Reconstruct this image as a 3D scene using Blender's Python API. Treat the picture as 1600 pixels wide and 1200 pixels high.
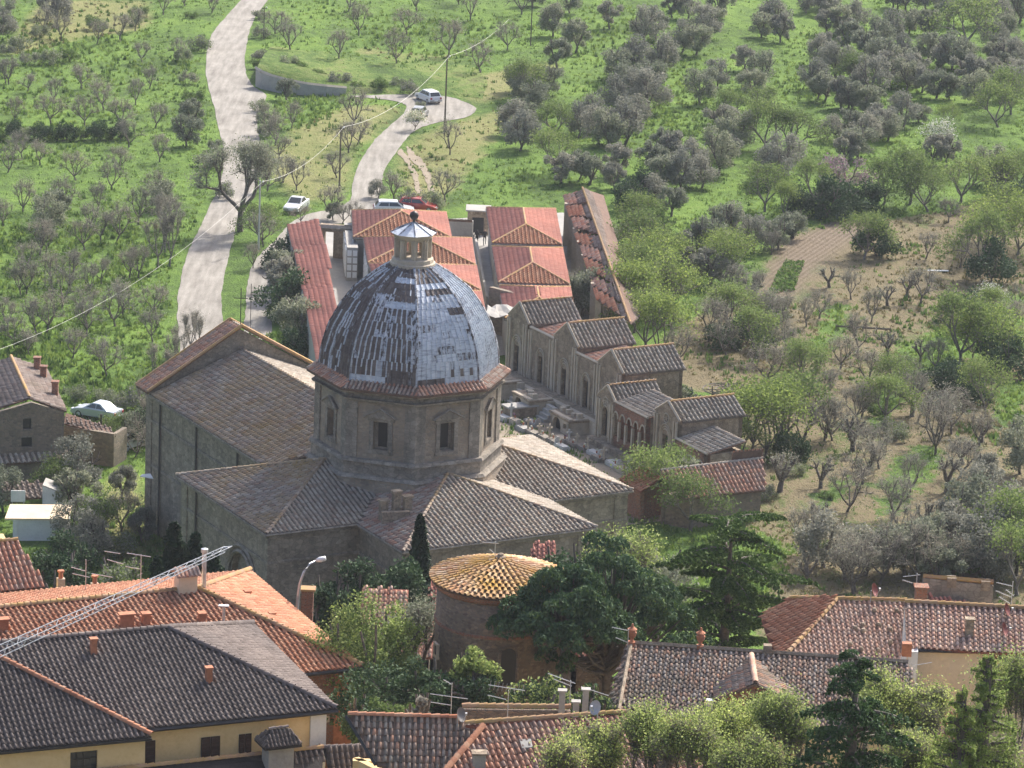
import bpy, math, random
import numpy as np
from mathutils import Vector, Matrix, Quaternion

# ------------------------------------------------------------------ camera, sky, sun
SC = bpy.context.scene
for o_ in list(bpy.data.objects): bpy.data.objects.remove(o_)
COL = SC.collection
random.seed(7); RNG = np.random.default_rng(7)
H = 88.5                      # the camera stands on the town terrace, 88 m above the church ground
FP = 6000.0                   # focal length in photograph pixels (1600 wide)
PITCH = math.radians(15.02); ROLL = math.radians(2.35)
CR, SR = math.cos(ROLL), math.sin(ROLL)
fw = np.array([0, math.cos(PITCH), -math.sin(PITCH)])
up = np.array([0, math.sin(PITCH), math.cos(PITCH)])
rt = np.array([1., 0, 0])
cam = bpy.data.cameras.new('camera'); camo = bpy.data.objects.new('camera', cam); COL.objects.link(camo)
cam.sensor_width = 36; cam.lens = 36 * FP / 1600; cam.clip_start = 1; cam.clip_end = 3000
r_ = CR * rt + SR * up; u_ = -SR * rt + CR * up
m_ = Matrix(((r_[0], u_[0], -fw[0], 0), (r_[1], u_[1], -fw[1], 0), (r_[2], u_[2], -fw[2], H), (0, 0, 0, 1)))
camo.matrix_world = m_
SC.camera = camo
SUN_EL = math.radians(42); SUN_AZ = math.atan2(0.53, 0.85)      # towards the sun: right and away from the camera
W = bpy.data.worlds.new('World'); SC.world = W; W.use_nodes = True
wn = W.node_tree; bg = wn.nodes['Background']
sky = wn.nodes.new('ShaderNodeTexSky'); sky.sky_type = 'NISHITA'; sky.sun_disc = False
sky.sun_elevation = SUN_EL; sky.sun_rotation = SUN_AZ; sky.dust_density = 4.0; sky.air_density = 0.8
wn.links.new(sky.outputs[0], bg.inputs[0]); bg.inputs[1].default_value = 0.15
sl = bpy.data.lights.new('sun', 'SUN'); sl.energy = 3.3; sl.angle = math.radians(0.9); sl.color = (1, 0.95, 0.86)
so = bpy.data.objects.new('sun', sl); COL.objects.link(so)
sd = Vector((math.sin(SUN_AZ) * math.cos(SUN_EL), math.cos(SUN_AZ) * math.cos(SUN_EL), math.sin(SUN_EL)))
so.rotation_euler = sd.to_track_quat('Z', 'Y').to_euler()
SC.view_settings.view_transform = 'Standard'; SC.view_settings.look = 'None'
SC.view_settings.exposure = 0.92; SC.view_settings.gamma = 1.0
try: SC.view_settings.use_curve_mapping = False
except Exception: pass

# ------------------------------------------------------------------ surveying helpers
def ray(x, y):
    a, b = x - 800, y - 600
    return FP * fw + (CR * a + SR * b) * rt - (-SR * a + CR * b) * up
def at(x, y, z):
    d = ray(x, y); p = np.array([0, 0, H]) + d * ((z - H) / d[2]); return Vector(p)
def aty(x, y, Y):
    d = ray(x, y); return Vector(np.array([0, 0, H]) + d * (Y / d[1]))
def onp(x, y, p0, n):
    d = Vector(ray(x, y)); o = Vector((0, 0, H)); return o + d * ((Vector(p0) - o).dot(n) / d.dot(n))
def px(P):
    q = np.array(P, float) - [0, 0, H]; z = q @ fw; a = FP * (q @ rt) / z; b = -FP * (q @ up) / z
    return (800 + a * CR - b * SR, 600 + a * SR + b * CR)
TY = [0, 60, 110, 150, 172, 185, 197, 218, 241, 2000]
TZ = [84, 58, 32, 20, 16.5, 13.5, 12, 7.5, 0, 0]
def T(x, y):
    return float(np.interp(y, TY, TZ))
def gnd(x, y):
    """point of the ground seen at a photograph pixel"""
    d = ray(x, y); o = np.array([0, 0, H]); lo = 60.0 / d[1]
    t = lo; st = 1.0 / d[1]
    while t * d[1] < 900:
        p = o + d * t
        if p[2] < T(p[0], p[1]): break
        t += st
    a, b = t - st, t
    for _ in range(20):
        m = (a + b) / 2; p = o + d * m
        if p[2] < T(p[0], p[1]): b = m
        else: a = m
    return Vector(o + d * b)
TH = math.radians(60.8)
CC = (-7.27, 260.6)
AX = (math.cos(TH), -math.sin(TH)); BX = (math.sin(TH), math.cos(TH))
def w(a, b, z=0.0):
    """church axes: a towards the town, b along the transept, origin under the dome"""
    return Vector((CC[0] + a * AX[0] + b * BX[0], CC[1] + a * AX[1] + b * BX[1], z))

# ------------------------------------------------------------------ materials
def nt(name):
    m = bpy.data.materials.new(name); m.use_nodes = True; t = m.node_tree
    b = t.nodes['Principled BSDF']; return m, t, b
def N(t, k, **kw):
    n = t.nodes.new(k)
    for a, v in kw.items(): setattr(n, a, v)
    return n
def ramp(t, cols, pos=None):
    r = t.nodes.new('ShaderNodeValToRGB'); e = r.color_ramp.elements
    n = len(cols)
    pos = pos or [i / (n - 1) for i in range(n)]
    while len(e) < n: e.new(1.0)
    for i in range(n): e[i].position = pos[i]; e[i].color = (*cols[i], 1)
    return r
def coords(t, kind='pos', scale=(1, 1, 1)):
    if kind == 'pos': src = t.nodes.new('ShaderNodeNewGeometry').outputs['Position']
    else: src = t.nodes.new('ShaderNodeTexCoord').outputs['Object']
    mp = t.nodes.new('ShaderNodeMapping'); mp.inputs['Scale'].default_value = scale
    t.links.new(src, mp.inputs[0]); return mp.outputs[0]
def noise(t, co, scale, detail=5, rough=0.6):
    n = t.nodes.new('ShaderNodeTexNoise'); n.inputs['Scale'].default_value = scale
    n.inputs['Detail'].default_value = detail; n.inputs['Roughness'].default_value = rough
    if co is not None: t.links.new(co, n.inputs['Vector'])
    return n.outputs['Fac']
def math_(t, op, a, b=None):
    n = t.nodes.new('ShaderNodeMath'); n.operation = op
    for i, v in enumerate((a, b)):
        if v is None: continue
        if isinstance(v, (int, float)): n.inputs[i].default_value = v
        else: t.links.new(v, n.inputs[i])
    return n.outputs[0]
def mixc(t, f, a, b, blend='MIX'):
    n = t.nodes.new('ShaderNodeMix'); n.data_type = 'RGBA'; n.blend_type = blend
    for i, v in ((0, f), (6, a), (7, b)):
        if isinstance(v, (int, float)): n.inputs[i].default_value = v
        elif isinstance(v, tuple): n.inputs[i].default_value = (*v, 1)
        else: t.links.new(v, n.inputs[i])
    return n.outputs[2]
def bump(t, b, h, strength=0.4, dist=0.05):
    n = t.nodes.new('ShaderNodeBump'); n.inputs['Strength'].default_value = strength
    n.inputs['Distance'].default_value = dist; t.links.new(h, n.inputs['Height'])
    t.links.new(n.outputs[0], b.inputs['Normal'])
def mstone(name, c, scale=0.7, rough=0.9, bs=0.5, vert=False):
    """weathered stone, render or plaster: broad patches, fine grain, stains"""
    m, t, b = nt(name); co = coords(t, 'pos')
    r = ramp(t, c); f1 = noise(t, co, scale, 6, .65); f2 = noise(t, co, scale * 9, 4, .7)
    f = math_(t, 'ADD', math_(t, 'MULTIPLY', f1, .6), math_(t, 'MULTIPLY', f2, .4))
    f = math_(t, 'MULTIPLY', math_(t, 'SUBTRACT', f, .3), 2.5)
    t.links.new(f, r.inputs[0])
    out = r.outputs[0]
    if vert:
        cs = coords(t, 'pos', (1.6, 1.6, .12)); st = noise(t, cs, 1.2, 4, .6)
        rr = ramp(t, [(.82, .82, .82), (1.03, 1.03, 1.03)], [.35, .62]); t.links.new(st, rr.inputs[0])
        out = mixc(t, 1.0, out, rr.outputs[0], 'MULTIPLY')
        cv = coords(t, 'pos', (1, 1, 1.6)); vo = t.nodes.new('ShaderNodeTexVoronoi'); vo.inputs['Scale'].default_value = 2.3; t.links.new(cv, vo.inputs['Vector']); sc_ = t.nodes.new('ShaderNodeSeparateColor'); t.links.new(vo.outputs['Color'], sc_.inputs[0])
        r3 = ramp(t, [(.78, .77, .76), (1.14, 1.12, 1.08)]); t.links.new(sc_.outputs[0], r3.inputs[0]); out = mixc(t, 1.0, out, r3.outputs[0], 'MULTIPLY')
        ve = t.nodes.new('ShaderNodeTexVoronoi'); ve.feature = 'DISTANCE_TO_EDGE'; ve.inputs['Scale'].default_value = 2.3; t.links.new(cv, ve.inputs['Vector']); r4 = ramp(t, [(.72, .7, .68), (1, 1, 1)], [.0, .07]); t.links.new(ve.outputs['Distance'], r4.inputs[0]); out = mixc(t, 1.0, out, r4.outputs[0], 'MULTIPLY')
    t.links.new(out, b.inputs['Base Color']); b.inputs['Roughness'].default_value = rough
    b.inputs['Specular IOR Level'].default_value = .2
    bump(t, b, f2, bs, .08); return m
def mrubble(name, stones, mortar, size=.28):
    m, t, b = nt(name); co = coords(t, 'pos', (1, 1, 1.7))
    v = t.nodes.new('ShaderNodeTexVoronoi'); v.inputs['Scale'].default_value = 1 / size; t.links.new(co, v.inputs['Vector'])
    v2 = t.nodes.new('ShaderNodeTexVoronoi'); v2.feature = 'DISTANCE_TO_EDGE'; v2.inputs['Scale'].default_value = 1 / size; t.links.new(co, v2.inputs['Vector'])
    sp = t.nodes.new('ShaderNodeSeparateColor'); t.links.new(v.outputs['Color'], sp.inputs[0])
    r = ramp(t, stones); t.links.new(sp.outputs[0], r.inputs[0])
    e = ramp(t, [(0, 0, 0), (1, 1, 1)], [.02, .12]); t.links.new(v2.outputs['Distance'], e.inputs[0])
    c = mixc(t, e.outputs[0], mortar, r.outputs[0])
    big = ramp(t, [(.7, .7, .7), (1.1, 1.1, 1.1)], [.3, .7]); t.links.new(noise(t, coords(t, 'pos'), .5, 4), big.inputs[0])
    c = mixc(t, 1.0, c, big.outputs[0], 'MULTIPLY')
    t.links.new(c, b.inputs['Base Color']); b.inputs['Roughness'].default_value = .95
    bump(t, b, e.outputs[0], .5, .05); return m
def mtile(name, cols, lichen=None, la=.5, ls=.35, rough=.85, pos=None, moss=None):
    """fired clay tiles: every tile its own tone, plus lichen that grows across them"""
    m, t, b = nt(name)
    g = t.nodes.new('ShaderNodeNewGeometry'); oi = t.nodes.new('ShaderNodeObjectInfo')
    f = math_(t, 'FRACT', math_(t, 'ADD', g.outputs['Random Per Island'], oi.outputs['Random']))
    r = ramp(t, cols, pos); t.links.new(f, r.inputs[0]); c = r.outputs[0]
    co = coords(t, 'pos')
    fine = ramp(t, [(.75, .75, .75), (1.12, 1.12, 1.12)], [.3, .7]); t.links.new(noise(t, co, 9, 4, .7), fine.inputs[0])
    c = mixc(t, 1.0, c, fine.outputs[0], 'MULTIPLY')
    big = ramp(t, [(.8, .8, .82), (1.08, 1.06, 1.04)], [.35, .65]); t.links.new(noise(t, co, .16, 4, .6), big.inputs[0])
    c = mixc(t, 1.0, c, big.outputs[0], 'MULTIPLY')
    if lichen:
        l = ramp(t, [(0, 0, 0), (1, 1, 1)], [1 - la - .08, 1 - la + .12])
        ff = math_(t, 'ADD', math_(t, 'MULTIPLY', noise(t, co, ls, 5, .7), .65), math_(t, 'MULTIPLY', noise(t, co, 4.5, 4, .7), .35))
        t.links.new(ff, l.inputs[0]); c = mixc(t, l.outputs[0], c, lichen)
    t.links.new(c, b.inputs['Base Color']); b.inputs['Roughness'].default_value = rough
    b.inputs['Specular IOR Level'].default_value = .25
    bump(t, b, noise(t, co, 14, 3), .25, .02); return m
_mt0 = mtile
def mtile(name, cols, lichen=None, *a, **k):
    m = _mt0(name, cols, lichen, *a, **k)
    d = lambda c: tuple(x * .42 for x in c)       # channels between the covers: groove shade painted into the colour, over moss and dirt
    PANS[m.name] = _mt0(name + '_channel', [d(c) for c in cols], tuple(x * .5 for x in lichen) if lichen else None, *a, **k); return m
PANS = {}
def mleaf(name, c1, c2, c3, trans=.35):
    m, t, b = nt(name)
    g = t.nodes.new('ShaderNodeNewGeometry'); oi = t.nodes.new('ShaderNodeObjectInfo')
    r = ramp(t, [c1, c2, c3], [0, .5, 1]); t.links.new(g.outputs['Random Per Island'], r.inputs[0])
    v = ramp(t, [(.78, .8, .8), (1.2, 1.15, 1.1)]); t.links.new(oi.outputs['Random'], v.inputs[0])
    c = mixc(t, 1.0, r.outputs[0], v.outputs[0], 'MULTIPLY')
    t.links.new(c, b.inputs['Base Color']); b.inputs['Roughness'].default_value = .7; b.inputs['Specular IOR Level'].default_value = .2
    tr = t.nodes.new('ShaderNodeBsdfTranslucent'); t.links.new(c, tr.inputs[0])
    mx = t.nodes.new('ShaderNodeMixShader'); mx.inputs[0].default_value = trans
    t.links.new(b.outputs[0], mx.inputs[1]); t.links.new(tr.outputs[0], mx.inputs[2])
    t.links.new(mx.outputs[0], t.nodes['Material Output'].inputs[0]); return m
def mplain(name, c, rough=.6, metal=0.0, var=.15, sc=3.0, spec=.5, coat=0):
    m, t, b = nt(name)
    r = ramp(t, [tuple(x * (1 - var) for x in c), tuple(min(1, x * (1 + var)) for x in c)], [.35, .65])
    t.links.new(noise(t, coords(t, 'obj'), sc, 5, .65), r.inputs[0])
    t.links.new(r.outputs[0], b.inputs['Base Color']); b.inputs['Roughness'].default_value = rough
    b.inputs['Metallic'].default_value = metal; b.inputs['Specular IOR Level'].default_value = spec
    if coat: b.inputs['Coat Weight'].default_value = coat; b.inputs['Coat Roughness'].default_value = .08
    return m
MT = {}
MT['stone'] = mstone('church_sandstone', [(.20, .175, .145), (.30, .26, .21), (.40, .35, .285)], .5, vert=True)
MT['stone_brick'] = mrubble('church_coursed_stone', [(.33, .27, .20), (.40, .31, .23), (.28, .23, .185), (.43, .35, .26)], (.32, .275, .22), .32)
MT['trim'] = mstone('grey_pietra_serena', [(.20, .18, .155), (.29, .26, .225), (.38, .34, .295)], .8, vert=True)
MT['chapel'] = mstone('chapel_stone', [(.19, .15, .12), (.34, .275, .21), (.48, .40, .30)], 1.1, vert=True)
MT['chapel_pale'] = mstone('chapel_carved_stone', [(.34, .285, .22), (.48, .41, .32), (.60, .52, .42)], 1.2)
MT['brick'] = mrubble('old_brick', [(.28, .11, .07), (.36, .15, .09), (.22, .10, .07), (.40, .20, .13)], (.26, .20, .15), .16)
MT['rubble'] = mrubble('rubble_masonry', [(.20, .15, .11), (.30, .22, .16), (.15, .11, .09), (.34, .26, .20)], (.20, .165, .13), .24)
MT['farm'] = mrubble('farmhouse_masonry', [(.22, .18, .13), (.30, .24, .18), (.17, .14, .11)], (.22, .19, .15), .3)
MT['yellow'] = mstone('yellow_render', [(.66, .47, .22), (.78, .58, .30), (.84, .64, .36)], .6, bs=.12)
MT['cream'] = mstone('cream_render', [(.64, .50, .34), (.76, .60, .42), (.82, .67, .50)], .6, bs=.12)
MT['white'] = mstone('white_render', [(.55, .55, .54), (.70, .70, .69), (.78, .78, .77)], .8, bs=.1)
MT['concrete'] = mstone('pale_concrete', [(.28, .27, .25), (.38, .36, .33), (.45, .43, .40)], .6, bs=.3)
MT['paving'] = mstone('cemetery_paving', [(.25, .24, .23), (.34, .33, .31), (.42, .40, .37)], .5, bs=.15)
MT['gravel'] = None
MT['dark'] = mplain('dark_opening', (.015, .015, .018), .5)
MT['glass'] = mplain('window_glass', (.03, .035, .04), .12, spec=.8)
MT['shutter'] = mplain('brown_shutter', (.055, .025, .018), .55, var=.25, sc=6)
MT['iron'] = mplain('dark_iron', (.05, .045, .042), .5, .4)
MT['pipe'] = mplain('weathered_pipe', (.06, .055, .05), .6)
MT['alu'] = mplain('galvanised_metal', (.55, .57, .60), .42, .65, var=.12)
MT['white_paint'] = mplain('white_paint', (.75, .75, .74), .4, var=.06)
MT['wood'] = mplain('weathered_pole_wood', (.13, .10, .075), .85, var=.25, sc=6)
MT['zinc'] = mplain('dull_zinc', (.33, .35, .38), .55, .3, var=.12)
MT['wire'] = mplain('pale_cable', (.62, .60, .55), .6, var=.05)
MT['bark'] = mplain('olive_bark', (.13, .11, .095), .95, var=.35, sc=5)
MT['barkg'] = mplain('grey_bark', (.16, .14, .125), .95, var=.3, sc=4)
MT['t_church'] = mtile('church_roof_tile', [(.28, .23, .185), (.40, .33, .27), (.50, .43, .355), (.32, .22, .17), (.45, .38, .32)], (.30, .20, .08), .47, .16)
MT['t_grey'] = mtile('church_roof_tile_grey', [(.34, .285, .22), (.42, .36, .29), (.48, .425, .35), (.36, .265, .20), (.45, .39, .32)], (.36, .32, .24), .30, .3)
MT['t_church_r'] = mtile('church_roof_tile_reddish', [(.34, .21, .16), (.42, .33, .27), (.48, .41, .34), (.38, .19, .13), (.44, .37, .31)], (.22, .17, .12), .35, .3)
MT['t_pale'] = mtile('weathered_pale_tile', [(.29, .25, .20), (.38, .335, .275), (.46, .41, .345), (.31, .245, .19)], (.30, .27, .22), .3, .5)
MT['t_red'] = mtile('new_red_tile', [(.46, .19, .14), (.53, .23, .175), (.48, .21, .16), (.56, .26, .20)])
MT['t_orange'] = mtile('orange_clay_tile', [(.48, .20, .11), (.56, .27, .16), (.51, .23, .135), (.62, .35, .22), (.43, .18, .105)], (.42, .27, .12), .25, .3)
MT['t_dark'] = mtile('dark_grey_tile', [(.14, .113, .102), (.19, .156, .142), (.24, .20, .18), (.16, .13, .118)], (.16, .14, .11), .22, 1.2)
MT['t_old'] = mtile('old_brown_tile', [(.28, .20, .16), (.42, .30, .23), (.36, .31, .27), (.54, .30, .20), (.46, .40, .34), (.24, .19, .16)], (.20, .17, .11), .42, .4)
MT['t_mix'] = mtile('mottled_orange_tile', [(.56, .27, .18), (.70, .42, .29), (.46, .35, .29), (.62, .30, .19), (.74, .50, .36)], (.30, .25, .2), .35, .6)
MT['t_tower'] = mtile('lichened_tower_tile', [(.52, .28, .15), (.62, .45, .30), (.46, .25, .15), (.68, .54, .40)], (.46, .27, .055), .50, .45)
MT['t_pink'] = mtile('pale_salmon_tile', [(.60, .34, .25), (.74, .50, .38), (.52, .38, .31), (.66, .38, .27), (.78, .58, .45)], (.42, .33, .26), .28, .6)
MT['t_brown'] = mtile('brown_mossy_tile', [(.20, .155, .13), (.27, .215, .185), (.33, .275, .24), (.25, .18, .15)], (.15, .12, .08), .4, .5)
MT['t_cap'] = mtile('ridge_tile', [(.42, .24, .14), (.50, .32, .2), (.38, .25, .17)], (.40, .26, .08), .5, .8)
MT['pan'] = mstone('tile_underlay', [(.10, .065, .05), (.17, .11, .085), (.22, .15, .11)], 2.0)
MT['pan_dark'] = mstone('dark_underlay', [(.03, .026, .026), (.05, .042, .04), (.07, .06, .055)], 2.0)
MT['pan_red'] = mstone('red_underlay', [(.20, .08, .06), (.26, .10, .075), (.30, .12, .09)], 2.0)
MT['pan_church'] = mstone('grey_underlay', [(.12, .10, .085), (.17, .14, .12), (.20, .17, .14)], 2.0)
MT['clay'] = mplain('terracotta', (.42, .17, .09), .85, var=.25)
MT['olive'] = mleaf('olive_leaves', (.15, .175, .11), (.24, .265, .185), (.34, .36, .28), .35)
MT['olive2'] = mleaf('olive_leaves_purple_grey', (.165, .175, .14), (.25, .255, .21), (.35, .35, .30), .35)
MT['twig'] = mleaf('bare_twigs', (.27, .25, .21), (.37, .345, .29), (.46, .43, .37), .3)
MT['green'] = mleaf('fresh_green_leaves', (.10, .16, .045), (.165, .235, .07), (.24, .30, .11), .45)
MT['lime'] = mleaf('spring_yellow_green_leaves', (.30, .38, .10), (.45, .53, .17), (.58, .65, .28), .5)
MT['dkgreen'] = mleaf('dark_evergreen_leaves', (.03, .06, .028), (.055, .10, .045), (.09, .145, .065), .15)
MT['pine'] = mleaf('pine_needles', (.032, .07, .038), (.06, .112, .055), (.10, .165, .08), .15)
MT['cedar'] = mleaf('cedar_needles', (.035, .075, .022), (.08, .14, .038), (.15, .22, .065), .2)
MT['fir'] = mleaf('fir_needles', (.03, .07, .03), (.06, .12, .045), (.12, .20, .07), .2)
MT['larch'] = mleaf('larch_needles', (.19, .27, .07), (.29, .38, .11), (.40, .48, .16), .5)
MT['olive3'] = mleaf('pale_olive_leaves', (.20, .21, .155), (.29, .30, .23), (.38, .385, .31), .35)
MT['moss'] = mleaf('yellow_green_leaves', (.15, .22, .05), (.23, .31, .075), (.33, .41, .12), .45)
MT['cyp'] = mleaf('cypress_leaves', (.012, .03, .015), (.022, .048, .022), (.035, .065, .03), .1)
MT['pink'] = mleaf('pink_blossom', (.30, .17, .26), (.42, .26, .36), (.18, .15, .14), .3)
MT['wblos'] = mleaf('white_blossom', (.65, .62, .55), (.80, .78, .72), (.45, .48, .30), .3)
MT['grass'] = mleaf('grass_blades', (.11, .18, .035), (.17, .26, .055), (.24, .32, .09), .4)
MT['weed'] = mleaf('weed_leaves', (.07, .135, .035), (.12, .20, .05), (.17, .25, .075), .4)
MT['drygrass'] = mleaf('dry_grass_blades', (.17, .155, .07), (.24, .21, .10), (.30, .26, .14), .3)

# ------------------------------------------------------------------ mesh building
ORG = {}
def raw(name, V, F, mats, parent=None, world=True, mi=None, smooth=False, F3=None):
    """one mesh object from numpy arrays (quads F, triangles F3)"""
    V = np.asarray(V, dtype=np.float32).reshape(-1, 3)
    org = ORG.get(parent.name, Vector((0, 0, 0))) if parent else Vector((0, 0, 0))
    if world and parent: V = V - np.array(org, dtype=np.float32)
    me = bpy.data.meshes.new(name); nq = len(F) if F is not None else 0; n3 = len(F3) if F3 is not None else 0
    me.vertices.add(len(V)); me.vertices.foreach_set('co', V.ravel())
    idx = []
    if nq: idx.append(np.asarray(F, dtype=np.int32).ravel())
    if n3: idx.append(np.asarray(F3, dtype=np.int32).ravel())
    idx = np.concatenate(idx); me.loops.add(len(idx)); me.loops.foreach_set('vertex_index', idx)
    me.polygons.add(nq + n3)
    ls = np.concatenate([np.arange(nq) * 4, nq * 4 + np.arange(n3) * 3]).astype(np.int32)
    me.polygons.foreach_set('loop_start', ls)
    if mi is not None: me.polygons.foreach_set('material_index', np.asarray(mi, dtype=np.int32))
    if smooth: me.polygons.foreach_set('use_smooth', np.ones(nq + n3, dtype=bool))
    me.update(calc_edges=True)
    for m in (mats if isinstance(mats, (list, tuple)) else [mats]): me.materials.append(m)
    return link(name, me, parent)
def link(name, me, parent=None):
    o = bpy.data.objects.new(name, me); COL.objects.link(o)
    if parent: o.parent = parent; ORG[o.name] = ORG.get(parent.name, Vector((0, 0, 0)))
    else: ORG[o.name] = Vector((0, 0, 0))
    return o
class MB:
    def __init__(s): s.v = []; s.f = []; s.m = []
    def add(s, vs, fs, mi=0):
        n = len(s.v); s.v += [tuple(v) for v in vs]; s.f += [tuple(i + n for i in f) for f in fs]; s.m += [mi] * len(fs); return s
    def quad(s, a, b, c, d, mi=0): return s.add([a, b, c, d], [(0, 1, 2, 3)], mi)
    def poly(s, pts, mi=0): return s.add(pts, [tuple(range(len(pts)))], mi)
    def box(s, c, size, rz=0.0, mi=0, top=1.0):
        """c = centre of the base"""
        x, y, z = size; cr, sr = math.cos(rz), math.sin(rz); vs = []
        for k, zz in ((1, 0), (top, z)):
            for dx, dy in ((-.5, -.5), (.5, -.5), (.5, .5), (-.5, .5)):
                X, Y = dx * x * k, dy * y * k; vs.append((c[0] + X * cr - Y * sr, c[1] + X * sr + Y * cr, c[2] + zz))
        return s.add(vs, [(3, 2, 1, 0), (4, 5, 6, 7), (0, 1, 5, 4), (1, 2, 6, 5), (2, 3, 7, 6), (3, 0, 4, 7)], mi)
    def prism(s, pts, z0, z1, mi=0):
        n = len(pts); vs = [(p[0], p[1], z0) for p in pts] + [(p[0], p[1], z1) for p in pts]
        fs = [tuple(range(n - 1, -1, -1)), tuple(range(n, 2 * n))] + [(i, (i + 1) % n, n + (i + 1) % n, n + i) for i in range(n)]
        return s.add(vs, fs, mi)
    def slab(s, pts, th, mi=0):
        """polygon pts with thickness th straight down"""
        n = len(pts); vs = [tuple(p) for p in pts] + [(p[0], p[1], p[2] - th) for p in pts]
        fs = [tuple(range(n)), tuple(range(2 * n - 1, n - 1, -1))] + [(i, n + i, n + (i + 1) % n, (i + 1) % n) for i in range(n)]
        return s.add(vs, fs, mi)
    def tube(s, pts, r, n=5, mi=0, cap=True):
        pts = [Vector(p) for p in pts]; rs = r if isinstance(r, (list, tuple)) else [r] * len(pts); vs = []
        for i, p in enumerate(pts):
            d = (pts[min(i + 1, len(pts) - 1)] - pts[max(i - 1, 0)])
            d = d.normalized() if d.length > 1e-9 else Vector((0, 0, 1))
            a = d.cross(Vector((0, 0, 1)) if abs(d.z) < .9 else Vector((1, 0, 0))).normalized(); b = d.cross(a)
            for k in range(n):
                t = 2 * math.pi * k / n; vs.append(p + (a * math.cos(t) + b * math.sin(t)) * rs[i])
        fs = []
        for i in range(len(pts) - 1):
            for k in range(n): fs.append((i * n + k, i * n + (k + 1) % n, (i + 1) * n + (k + 1) % n, (i + 1) * n + k))
        if cap: fs += [tuple(range(n - 1, -1, -1)), tuple(range((len(pts) - 1) * n, len(pts) * n))]
        return s.add(vs, fs, mi)
    def lathe(s, c, prof, n=12, mi=0, ph=0.0):
        vs = []
        for (r, z) in prof:
            for k in range(n):
                t = ph + 2 * math.pi * k / n; vs.append((c[0] + r * math.cos(t), c[1] + r * math.sin(t), c[2] + z))
        fs = [(i * n + k, i * n + (k + 1) % n, (i + 1) * n + (k + 1) % n, (i + 1) * n + k) for i in range(len(prof) - 1) for k in range(n)]
        fs += [tuple(range(n - 1, -1, -1)), tuple(range((len(prof) - 1) * n, len(prof) * n))]
        return s.add(vs, fs, mi)
    def build(s, name, mats, parent=None, world=True, smooth=False):
        org = ORG.get(parent.name, Vector((0, 0, 0))) if (parent and world) else Vector((0, 0, 0))
        me = bpy.data.meshes.new(name); me.from_pydata([(v[0] - org.x, v[1] - org.y, v[2] - org.z) for v in s.v], [], s.f)
        for m in (mats if isinstance(mats, (list, tuple)) else [mats]): me.materials.append(m)
        me.polygons.foreach_set('material_index', s.m)
        if smooth: me.polygons.foreach_set('use_smooth', [True] * len(s.f))
        me.update(); return link(name, me, parent)
def tag(o, label=None, cat=None, group=None, kind=None):
    if label: o['label'] = label
    if cat: o['category'] = cat
    if group: o['group'] = group
    if kind: o['kind'] = kind
    return o
def thing(name, loc, label, cat, group=None, rz=0.0):
    o = bpy.data.objects.new(name, None); COL.objects.link(o); o.empty_display_size = .3
    o.location = loc; o.rotation_euler = (0, 0, rz); ORG[o.name] = Vector(loc)
    return tag(o, label, cat, group)
KIDS = {}
def dup(root, loc, rz=0.0, sc=(1, 1, 1), label=None):
    r = root.copy(); COL.objects.link(r); r.location = loc; r.rotation_euler = (0, 0, rz); r.scale = sc
    if label: r['label'] = label
    for ch in KIDS.setdefault(root.name, list(root.children)):
        c = ch.copy(); COL.objects.link(c); c.parent = r
        for g in KIDS.setdefault(ch.name, list(ch.children)):
            d = g.copy(); COL.objects.link(d); d.parent = c
    return r

# ------------------------------------------------------------------ roofs of real tiles
def inpoly(P, poly):
    x, y = P[:, 0], P[:, 1]; ins = np.zeros(len(P), bool); n = len(poly); j = n - 1
    for i in range(n):
        xi, yi = poly[i]; xj, yj = poly[j]
        c = ((yi > y) != (yj > y)) & (x < (xj - xi) * (y - yi) / (yj - yi + 1e-12) + xi); ins ^= c; j = i
    return ins
NCOV = []
def tile_mesh(sp, ln, seg, full=True, round_=.5):
    """a cover tile (half barrel, narrower up-slope) with its pan tile beside it, in local axes x across, y down-slope, z out"""
    V = []; F = []; hw = sp * .30; h = hw * (.9 if full else .62)
    for (y, k, lift) in ((-ln * .08, .82, .012), (ln, 1.0, .05)):
        for i in range(seg + 1):
            t = math.pi * i / seg
            V.append((-math.cos(t) * hw * k, y, lift + math.sin(t) * h * k))
    n = seg + 1
    for i in range(seg): F.append((i, i + 1, n + i + 1, n + i))
    b = len(V)                                     # lower lip thickness
    for i in range(seg + 1):
        t = math.pi * i / seg
        V.append((-math.cos(t) * hw * .8, ln, .05 + math.sin(t) * h * .72))
    for i in range(seg): F.append((n + i, n + i + 1, b + i + 1, b + i))
    NCOV.append(len(F)); b = len(V); x0, x1 = hw * .9, sp - hw * .9      # pan tile, a shallow trough with a lip
    V += [(x0, 0, .012), ((x0 + x1) / 2, 0, -.0), (x1, 0, .012), (x0, ln * 1.02, .035), ((x0 + x1) / 2, ln * 1.02, .02), (x1, ln * 1.02, .035)]
    F += [(b, b + 1, b + 4, b + 3), (b + 1, b + 2, b + 5, b + 4)]
    V += [(x0, ln * 1.02, .0), (x1, ln * 1.02, .0)]; F += [(b + 3, b + 5, b + 7, b + 6)]
    return np.array(V, np.float32), np.array(F, np.int32)
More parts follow.
